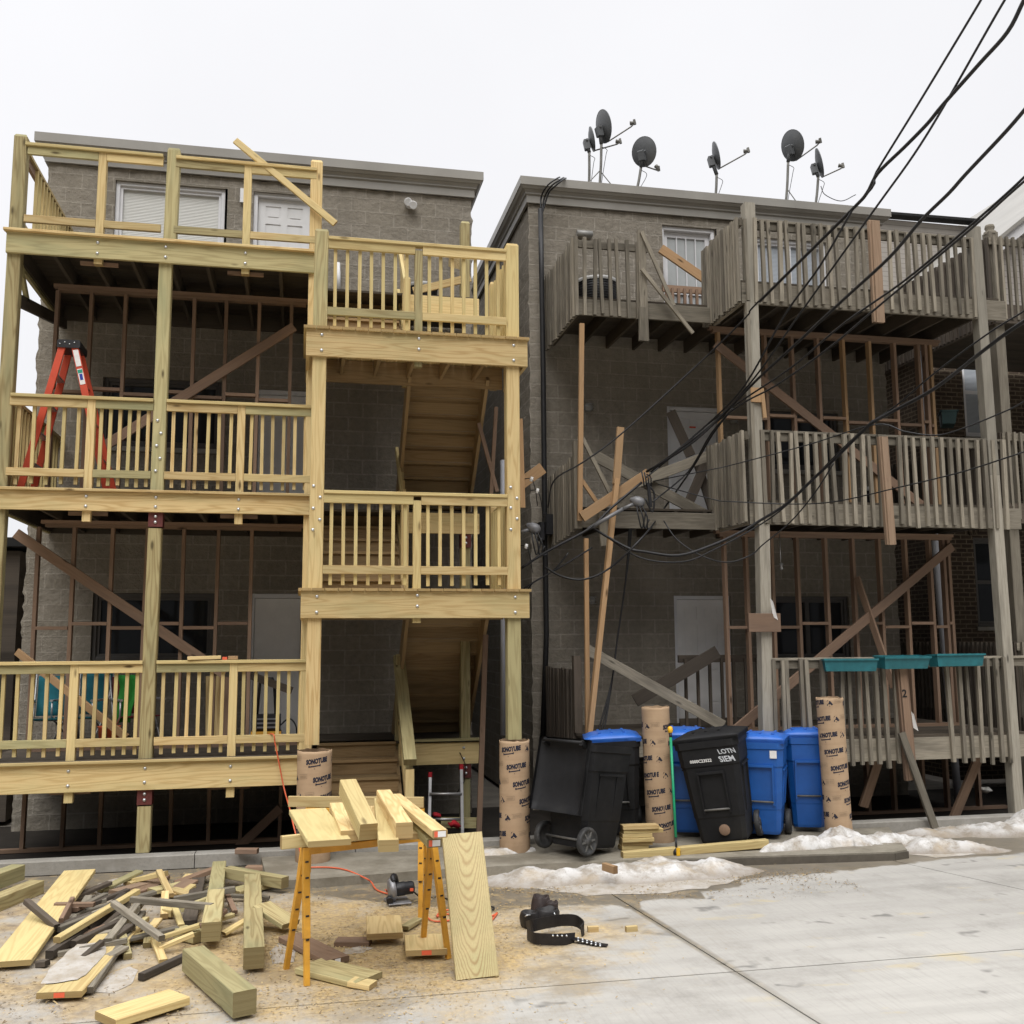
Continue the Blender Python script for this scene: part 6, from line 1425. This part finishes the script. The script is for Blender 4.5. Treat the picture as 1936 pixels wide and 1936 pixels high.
slush('grey melting ice skirt along the front of the long snow ridge', [G(*q) for q in ((905, 1662), (1000, 1680), (1110, 1694), (1230, 1690), (1330, 1680), (1405, 1662), (1425, 1650), (1300, 1650), (1100, 1652), (950, 1648))], .003, .012, 8.3)
slush('thin melting ice tongue on the concrete right of the kerb end', [G(*q) for q in ((1700, 1612), (1770, 1622), (1850, 1616), (1800, 1600), (1740, 1598))], .003, .012, 9.1)
# ------------------------------------------------------------------ power tools, cords, tool belt
c = G(752, 1708); root = thing('circular_saw', 'black and silver circular saw resting in the sawdust under the sawhorses', 'power saw', c); o = ORG[root.name]
e = lambda x, y, z: c+Vector((x, y, z))
k = MB(); k.board(e(-.10, .0, .02), e(.10, .02, .02), .25, .012, (0, 1, 0), .002); k.build('base_plate', M['toolgrey'], root, origin=o)
k = MB(); k.lathe(e(-.05, 0, .12), [(0, -.03), (.085, -.03), (.1, -.015), (.1, .015), (.085, .025), (0, .025)], (1, .1, .1), 24); k.build('blade_guard', M['toolgrey'], root, origin=o)
k = MB(); k.lathe(e(-.02, 0, .12), [(.055, 0), (.06, .02), (.06, .08), (.056, .085), (.056, .15), (.045, .165), (0, .17)], (1, .1, .05), 20); k.build('motor', M['toolblack'], root, origin=o)
k = MB(); k.tube(smooth([e(-.04, -.05, .2), e(-.05, -.02, .235), e(-.02, .06, .22), e(.0, .12, .15)]), .022, 10); k.tube([e(-.08, -.06, .06), e(-.08, -.11, .05)], .03, 10); k.build('handle', M['toolblack'], root, origin=o)
k = MB(); k.box(c.x+.10, c.x+.13, c.y-.075, c.y-.07, .115, .14); k.build('badge', M['redlabel'], root, origin=o)
def cord(label, pts, r=.0075, mat='cord'):
    k = MB(); k.tube(smooth(pts, 6), r, 7); return tag(k.build('extension_cord', M[mat]), label, 'cord', 'extension cords')
cord('orange cord hanging over the lowest deck beam and down behind the left tube', [P(497, 1392, 11.6), P(516, 1388, 11.28), P(520, 1405, 11.25), P(527, 1440, 11.24), P(537, 1490, 11.2), P(548, 1530, 10.9), P(556, 1565, 10.6), G(575, 1640, .1)])
cord('orange cord running over the apron edge to the circular saw', [G(575, 1640, .1), G(622, 1640, .095), G(655, 1645, .095), G(690, 1660, .07), G(702, 1668, .03), G(712, 1682, .012), G(735, 1690, .02), c+Vector((-.1, .1, .1))])
cord('orange cord coiled behind the leaning plank', [G(798, 1715, .01), G(812, 1738, .01), G(835, 1742, .01), G(870, 1735, .012), G(842, 1728, .012), G(826, 1733, .02), G(838, 1722, .02), G(880, 1720, .012), G(925, 1732, .012), G(940, 1726, .012), G(928, 1742, .012)])
k = MB(); k.tube(smooth([c+Vector((.13, 0, .1)), G(800, 1698, .01), G(830, 1696, .01), G(868, 1706, .01), G(915, 1713, .01), G(934, 1716, .015), G(925, 1725, .01)]), .007, 7); tag(k.build('power_cord', M['cable']), 'black cord trailing right from the circular saw', 'cord')
# tool belt
c = G(1020, 1765); root = thing('tool_belt', 'black leather tool belt with pouches and a studded strap dropped on the concrete', 'tool belt', c); o = ORG[root.name]
def zb(x, y, z=0.): return G(940+x*.16563, 1660+y*.16563, z)
def strap(pts, w, t, mat, nm, par=root, flat=False):
    k = MB(); q = smooth(pts, 6)
    for i in range(len(q)-1):
        a, b_ = q[i], q[i+1]; 
        for s_ in (0,):
            ua = Vector((0, 0, 1)) if not flat else (b_-a).cross(Vector((0, 0, 1)))
            k.board(a, b_+(b_-a)*.12, w, t, ua)
    return k.build(nm, M[mat], par, origin=o)
strap([zb(340, 560, .06), zb(420, 540, .1), zb(600, 500, .10), zb(760, 480, .09), zb(900, 490, .08), zb(985, 560, .06), zb(960, 615, .04)], .09, .008, 'leather', 'belt')
strap([zb(345, 640, .05), zb(430, 690, .05), zb(600, 700, .05), zb(760, 700, .045), zb(880, 690, .03)], .085, .008, 'leather', 'belt')
tl = strap([zb(870, 690, .03), zb(1000, 720, .02), zb(1130, 750, .014), zb(1255, 770, .008)], .065, .006, 'leather', 'studded_strap', flat=True)
k = MB()
for i in range(6):
    for j in (0, 1): q = zb(925+50*i, 700+13*i+(-15+28*j)*(1-.08*i), .03-.003*i); k.lathe(q, [(.0085, -.004), (.0085, .004), (0, .006)], (0, -.3, 1), 8)
for i in range(4):
    for j in (0, 1): q = zb(632+52*i, 655+38*j, .078-.045*j); q.y -= .012; k.lathe(q, [(.0075, .004), (.0075, -.004), (0, -.005)], (0, 1, 0), 8)
k.build('eyelets', M['bolt'], root, origin=o)
def pouch(p_, rx, ry, h, mat, nm, lean=(0, 0), seed=0., top=.8):
    k = MB(); k.lathe((0, 0, 0), [(0, 0), (.8, 0), (1, .08), (1.02, .35), (.95, .7), (top+.05, .93), (top, 1.), (top*.86, .98), (top*.8, .7), (0, .6)], (0, 0, 1), 20)
    k.v = [Vector((v.x*rx*(1+.16*mnoise.noise((v.x*2, v.y*2, v.z*2+seed))), v.y*ry*(1+.16*mnoise.noise((v.x*2+9, v.y*2, v.z*2+seed))), v.z*h*(1+.12*mnoise.noise((v.x*1.5, v.y*1.5, seed)))))+Vector((lean[0]*v.z, lean[1]*v.z, 0))+p_ for v in k.v]
    return k.build(nm, M[mat], root, origin=o)
pouch(zb(400, 560), .085, .08, .13, 'leather', 'pouch', (-.03, -.02), 1); pouch(zb(540, 540), .115, .09, .135, 'leather', 'pouch', (.02, -.02), 4); pouch(zb(505, 475), .085, .085, .19, 'brownleather', 'pouch', (0, .02), 7, .72)
pouch(zb(600, 500), .06, .05, .16, 'brownleather', 'tool_holder', (.02, 0), 2)
k = MB(); k.tube(smooth([zb(640, 380, .12), zb(660, 420, .1), zb(680, 460, .04)]), .006, 6); k.tube(smooth([zb(380, 420, .12), zb(330, 430, .12), zb(310, 470, .06)]), .005, 6); k.build('wire_hook', M['bolt'], root, origin=o)

# ------------------------------------------------------------------ things on the decks
# red stepladder
F = FL[1]; yA, yB = 11.62, 12.12
tL, tR = P(128, 655, yA), P(139, 658, yA); fL, fR = P(40, 905, yA), P(204, 905, yA); fL.z = fR.z = F+.0; tL.x -= .055; tR.x = tL.x+.13; tR.z = tL.z
fL.x = P(38, 905, yA).x
root = thing('stepladder', 'orange fibreglass stepladder with black top standing on the middle deck of the new porch', 'stepladder', (-2.3, yA, F)); o = ORG[root.name]
def rail(a, b_, w=.075, lab=None):
    k = MB(); k.board(a, b_, w, .028, (1, 0, 0), .004); return k.build('side_rail', M['orange'], root, origin=o)
ins = .10
for (f_, t_) in ((fL, tL), (fR, tR)):
    r1 = rail(f_, t_); r2 = rail(f_+Vector((0, yB-yA, 0)), t_+Vector((0, yB-yA-ins*2, 0)))
    if t_ is tR:
        a = (f_-t_).normalized(); s_ = Vector((0, -.016, 0)); sx = a.cross(Vector((0, 1, 0))).normalized()
        for d0, d1, mt in ((.04, .23, 'label'), (.26, .44, 'label')):
            k = MB(); k.board(t_+a*d0+s_, t_+a*d1+s_, .055, .003, sx); st = k.build('sticker', M[mt], r1, origin=o)
        k = MB(); k.board(t_+a*.27+s_*1.13, t_+a*.31+s_*1.13, .05, .002, sx); k.build('green_mark', M['greenink'], r1, origin=o)
        k = MB(); k.board(t_+a*.32+s_*1.13, t_+a*.39+s_*1.13, .032, .002, sx); k.build('blue_mark', M['blueink'], r1, origin=o)
        k = MB(); k.board(t_+a*.86+s_, t_+a*1.02+s_, .04, .003, sx); k.board(t_+a*.89+s_*1.13, t_+a*.96+s_*1.13, .03, .002, sx); k.build('sticker', [M['blueink']], r1, origin=o)
k = MB(); k.box(tL.x-.05, tR.x+.06, yA-.03, yB-.15, tL.z-.02, tL.z+.07, .012); k.build('top_cap', M['toolblack'], root, origin=o)
k = MB()
for i in range(4): k.lathe((tL.x-.02+.05*i, yA-.033, tL.z+.02+.02*(i % 2)), [(.008, 0), (.006, -.005), (0, -.006)], (0, 1, 0), 8)
k.build('rivets', M['bolt'], root, origin=o)
for i in range(4):
    t0 = (i+1)/5; a = fL.lerp(tL, t0); k = MB(); k.board(a+Vector((0, .01, 0)), a+Vector((0, yB-yA-ins*2*t0, 0)), .07, .025, (1, 0, 0)); k.build('step', M['alu'], root, origin=o)
for i in range(3):
    t0 = (i+1)/4; a = fR.lerp(tR, t0); k = MB(); k.tube([a+Vector((0, .01, 0)), a+Vector((0, yB-yA-ins*2*t0, 0))], .012, 6); k.build('rear_brace', M['alu'], root, origin=o)
# aluminium ladder under the stairs
Y = 12.2; root = thing('ladder', 'short aluminium ladder with red tips leaning under the lowest stair', 'ladder', P(843, 1575, Y)); o = ORG[root.name]; root.location.z = 0; o = Vector(root.location); ORG[root.name] = o
for a, c_ in (((811, 1575), (813, 1470)), ((874, 1580), (872, 1455))):
    A, B_ = P(*a, Y-.1), P(*c_, Y+.1); A.z = .01; k = MB(); k.board(A, B_, .04, .05, (1, 0, 0), .004); rl = k.build('side_rail', M['alu'], root, origin=o)
    k = MB(); k.board(B_, B_+(B_-A).normalized()*.06, .046, .056, (1, 0, 0), .006); k.build('tip', M['glovered'], rl, origin=o)
for y_ in (1501, 1549): k = MB(); k.tube([P(812, y_, Y), P(873, y_, Y)], .017, 8); k.build('rung', M['alu'], root, origin=o)
def rag(label, c, s, mat, seed, name='work_glove', cat='glove', grp=None):
    b = MB(); b.lathe(c, [(0, -s*.4), (s*.7, -s*.3), (s, 0), (s*.75, s*.35), (.0, s*.5)], (.2, .1, 1), 14)
    b.v = [v+Vector((mnoise.noise(v*14), mnoise.noise(v*14+Vector((5, 0, 0))), mnoise.noise(v*14+Vector((0, 9, 0)))))*s*.55 for v in b.v]
    return tag(b.build(name, M[mat]), label, cat, grp)
rag('red rag hanging on the left rail of the aluminium ladder', P(826, 1542, 12.08), .055, 'glovered', 1, 'red_rag', 'rag')
rag('larger red rag draped on the lowest ladder rung', P(856, 1558, 12.05), .085, 'glovered', 2, 'red_rag', 'rag')
# folding chairs
def chair(label, x, y, F, mat, rz, grp='folding chairs on the lowest deck', h=.78):
    root = thing('folding_chair', label, 'chair', (x, y, F), grp); ORG[root.name] = Vector((0, 0, 0)); root.rotation_euler = (0, 0, rz); o = (0, 0, 0)
    k = MB(); n = 8
    for i in range(n):
        a, c_ = i/n, (i+1)/n; f = lambda t: (lerp(.36, h, t), .16+.12*t+.03*math.sin(t*3.1))
        (z0, y0), (z1, y1) = f(a), f(c_); k.face([(-.22, y0, z0), (.22, y0, z0), (.22, y1, z1), (-.22, y1, z1)], None, 0, True)
    bk = k.build('backrest', M[mat], root, origin=o); bk.modifiers.new('thick', 'SOLIDIFY').thickness = .012
    k = MB(); k.hexa([(-.22, -.2, .34), (.22, -.2, .34), (.22, .17, .3), (-.22, .17, .3), (-.22, -.2, .355), (.22, -.2, .355), (.22, .17, .315), (-.22, .17, .315)]); k.build('seat', M[mat], root, origin=o)
    for sx in (-1, 1):
        k = MB(); k.tube([(sx*.24, -.24, 0), (sx*.24, .1, .36), (sx*.24, .3, h+.02)], .012, 8); k.build('leg', M['alu'], root, origin=o)
        k = MB(); k.tube([(sx*.25, .27, 0), (sx*.25, -.22, .35), (sx*.25, -.22, .52)], .012, 8); k.build('leg', M['alu'], root, origin=o)
        k = MB(); k.board((sx*.25, -.24, .54), (sx*.25, .2, .54), .04, .025, (1, 0, 0), .006); k.build('armrest', M['alu'], root, origin=o)
    return root
chair('teal canvas folding chair at the left end of the lowest deck', P(105, 1340, 12.75).x, 12.75, FL[0], 'tealcloth', R(8), h=.82)
chair('teal canvas folding chair half behind a railing post on the lowest deck', P(155, 1340, 12.95).x, 12.95, FL[0], 'tealcloth', R(-18), h=.86)
chair('dark red canvas folding chair beside the main post on the lowest deck', P(258, 1340, 12.9).x, 12.9, FL[0], 'redcloth', R(25), h=.8)
c = P(238, 1320, 12.75); k = MB()
for i in range(6):
    for j in range(8):
        f = lambda a, b_: Vector((c.x-.1+.2*a+.03*math.sin(b_*5), 12.72+.03*math.sin(a*9+b_*3), FL[0]+.83-.55*b_))
        k.face([f(i/6, j/8), f((i+1)/6, j/8), f((i+1)/6, (j+1)/8), f(i/6, (j+1)/8)], None, 0, True)
tw = tag(k.build('towel', M['greencloth']), 'bright green towel hung over the back of the dark red chair', 'towel'); tw.modifiers.new('thick', 'SOLIDIFY').thickness = .012
c = P(206, 1395, 12.6); c.z = FL[0]; k = MB(); k.lathe(c, [(0, .0), (.1, .0), (.125, .24), (.135, .25), (.118, .25), (.095, .02), (0, .02)], (0, 0, 1), 20); tag(k.build('bucket', M['cord']), 'orange bucket on the lowest deck between the chairs', 'bucket')
# portable compressor and plywood
c = P(505, 1388, 12.9); c.z = FL[0]; root = thing('air_compressor', 'black and yellow portable compressor in front of the lowest white door', 'compressor', c); o = ORG[root.name]
e = lambda x, y, z: c+Vector((x, y, z))
k = MB(); k.box(c.x-.19, c.x+.17, c.y-.14, c.y+.14, .03+FL[0], FL[0]+.13, .03); k.build('base', M['yellow'], root, origin=o)
k = MB(); k.box(c.x-.16, c.x+.16, c.y-.12, c.y+.12, FL[0]+.13, FL[0]+.33, .03); k.build('housing', M['toolblack'], root, origin=o)
for i in range(3): k = MB(); k.box(c.x-.12, c.x+.12, c.y-.125, c.y-.119, FL[0]+.17+.05*i, FL[0]+.19+.05*i); k.build('vent', M['toolgrey'], root, origin=o)
k = MB(); k.tube([e(-.13, 0, .3), e(-.1, 0, .72), e(-.08, 0, .76), e(.05, 0, .76), e(.07, 0, .72), e(.1, 0, .3)], .018, 8); k.build('handle', M['toolblack'], root, origin=o)
k = MB(); k.tube(smooth([e(.16, -.05, .2), e(.26, -.12, .28), e(.34, -.14, .2), e(.36, -.1, .05)]), .009, 6); k.build('hose', M['cable'], root, origin=o)
k = MB(); a, c2 = P(403, 1395, 12.75), P(403, 1278, 12.9); a.z = FL[0]; k.board(a, c2, .17, .02, (1, 0, 0)); tag(k.build('plywood_sheet', M['new']), 'narrow yellow plywood offcut leaning left of the other on the lowest deck', 'plywood', 'plywood offcuts on the lowest deck')
k = MB(); a, c2 = P(428, 1395, 12.7), P(428, 1280, 12.85); a.z = FL[0]; k.board(a, c2, .15, .02, (1, 0, 0)); tag(k.build('plywood_sheet', M['stud']), 'narrow brownish plywood offcut leaning right of the other on the lowest deck', 'plywood', 'plywood offcuts on the lowest deck')
k = MB(); k.board(P(463, 1273, 12.9), P(552, 1306, 12.8), .09, .035, (0, 0, 1)); tag(k.build('loose_board', M['olddark']), 'dark board slanting in front of the lowest white door', 'board')
zc = FL[0]+RAILZ
k = MB(); k.board(P(355, 1240, YF+.06)+Vector((0, 0, .0)), P(418, 1238, YF+.08), .14, .036, (0, 1, 0), .003)
k.v = [Vector((v.x, v.y, v.z-min(q.z for q in k.v)+zc)) for v in k.v] if 0 else k.v
lo = min(v.z for v in k.v); k.v = [v+Vector((0, 0, zc-lo+.001)) for v in k.v]; lb = tag(k.build('loose_board', M['new']), 'short board with an orange end lying on the lowest railing cap', 'board')
k = MB(); q = P(421, 1240, YF+.08); k.box(q.x, q.x+.05, YF+.03, YF+.13, zc+.001, zc+.03); k.build('end_label', M['redlabel'], lb, origin=ORG[lb.name])
k = MB(); q = P(432, 1240, YF+.08); k.box(q.x, q.x+.10, YF+.03, YF+.12, zc+.001, zc+.04, .003); tag(k.build('loose_board', M['studpale']), 'little tan block on the lowest railing cap beside the short board', 'board')
# condensers on the upper decks
def condenser(label, c, r, h):
    root = thing('air_conditioner', label, 'air conditioner', c, 'condenser units on the upper decks'); o = ORG[root.name]
    k = MB(); k.lathe(c, [(0, .0), (r, .0), (r, h), (r*.95, h+.02), (0, h+.035)], (0, 0, 1), 28); k.build('coil', M['toolblack'], root, origin=o)
    k = MB()
    for i in range(14): z = h*(i+.5)/14; k.lathe(c, [(r+.004, z-.006), (r+.012, z), (r+.004, z+.006)], (0, 0, 1), 28)
    k.build('louvres', M['toolblack'], root, origin=o)
    k = MB(); k.lathe(c, [(r+.016, h-.02), (r+.02, h), (r+.016, h+.03), (r*.9, h+.045), (r*.88, h+.03)], (0, 0, 1), 28); k.build('lid', M['acgrey'], root, origin=o)
    return root
condenser('round black condenser behind the upper weathered railing', Vector((P(1128, 560, 13.1).x, 13.1, OF[2])), .28, .50)
condenser('round black condenser on the upper gallery behind the stair tower railing', Vector((P(798, 560, 13.3).x, 13.3, FL[2])), .2, .36)
condenser('dark square-looking condenser on the middle weathered deck behind the railing', Vector((P(1652, 935, 13.1).x, 13.1, OF[1])), .17, .45)
# downpipes in the gap between the second block building and the brick house
k = MB(); k.tube([P(1738, 665, 13.0), P(1752, 840, 13.0), P(1770, 1060, 13.0), P(1812, 1515, 13.0)], .055, 10); tag(k.build('downpipe', M['pvc']), 'pale grey downpipe behind the right-hand studs of the weathered porch', 'downpipe')
k = MB(); k.tube([P(951, 870, 12.6), P(951, 1390, 12.6)], .035, 8); tag(k.build('downpipe', M['pvc']), 'dull grey pipe standing behind the right stair tower post', 'downpipe')
for q, c_, lab in (((938, 770), (928, 945), 'rising'), ((905, 800), (940, 930), 'falling')):
    k = MB(); k.board(P(*q, 12.2), P(*c_, 12.1), .045, .04, (1, 0, 0)); tag(k.build('prop', M['stud']), '%s brown brace batten between the stair tower and the second building' % lab, 'brace')
k = MB(); k.board(P(905, 1590, 11.9), P(918, 1200, 12.0), .06, .045, (1, 0, 0)); tag(k.build('prop', M['stud']), 'tall brown prop batten just left of the right stair tower post', 'prop')
# ceiling lantern on a chain, wrapped bag in the dark corner, scraps
k = MB(); k.tube([P(1474, 1010, 12.0), P(1476, 1065, 12.0)], .006, 5); k.lathe(P(1477, 1066, 12.0), [(.0, .02), (.03, .0), (.012, -.03), (.025, -.06), (0, -.09)], (0, 0, 1), 8); tag(k.build('wind_chime', M['alu']), 'small metal wind chime hanging under the middle weathered deck', 'wind chime')
for q, s, lab in (((1462, 1150), 1, 'torn white sheet caught on the post beside the lowest stud wall'), ((1728, 1362), .9, 'torn white strip hanging by the scab board painted with a 2')):
    a = P(*q, 11.2); k = MB(); k.face([a+Vector((-.035*s, 0, .12*s)), a+Vector((-.01*s, -.02, .08*s)), a+Vector((.05*s, -.01, -.14*s)), a+Vector((.0, .02, -.1*s))]); o_ = tag(k.build('torn_sheet', M['label']), lab, 'scrap'); o_.modifiers.new('thick', 'SOLIDIFY').thickness = .004
rag('crumpled grey plastic in the dark crawl space at the far right', P(1862, 1494, 12.4), .09, 'foil', 5, 'plastic_bag', 'plastic bag')
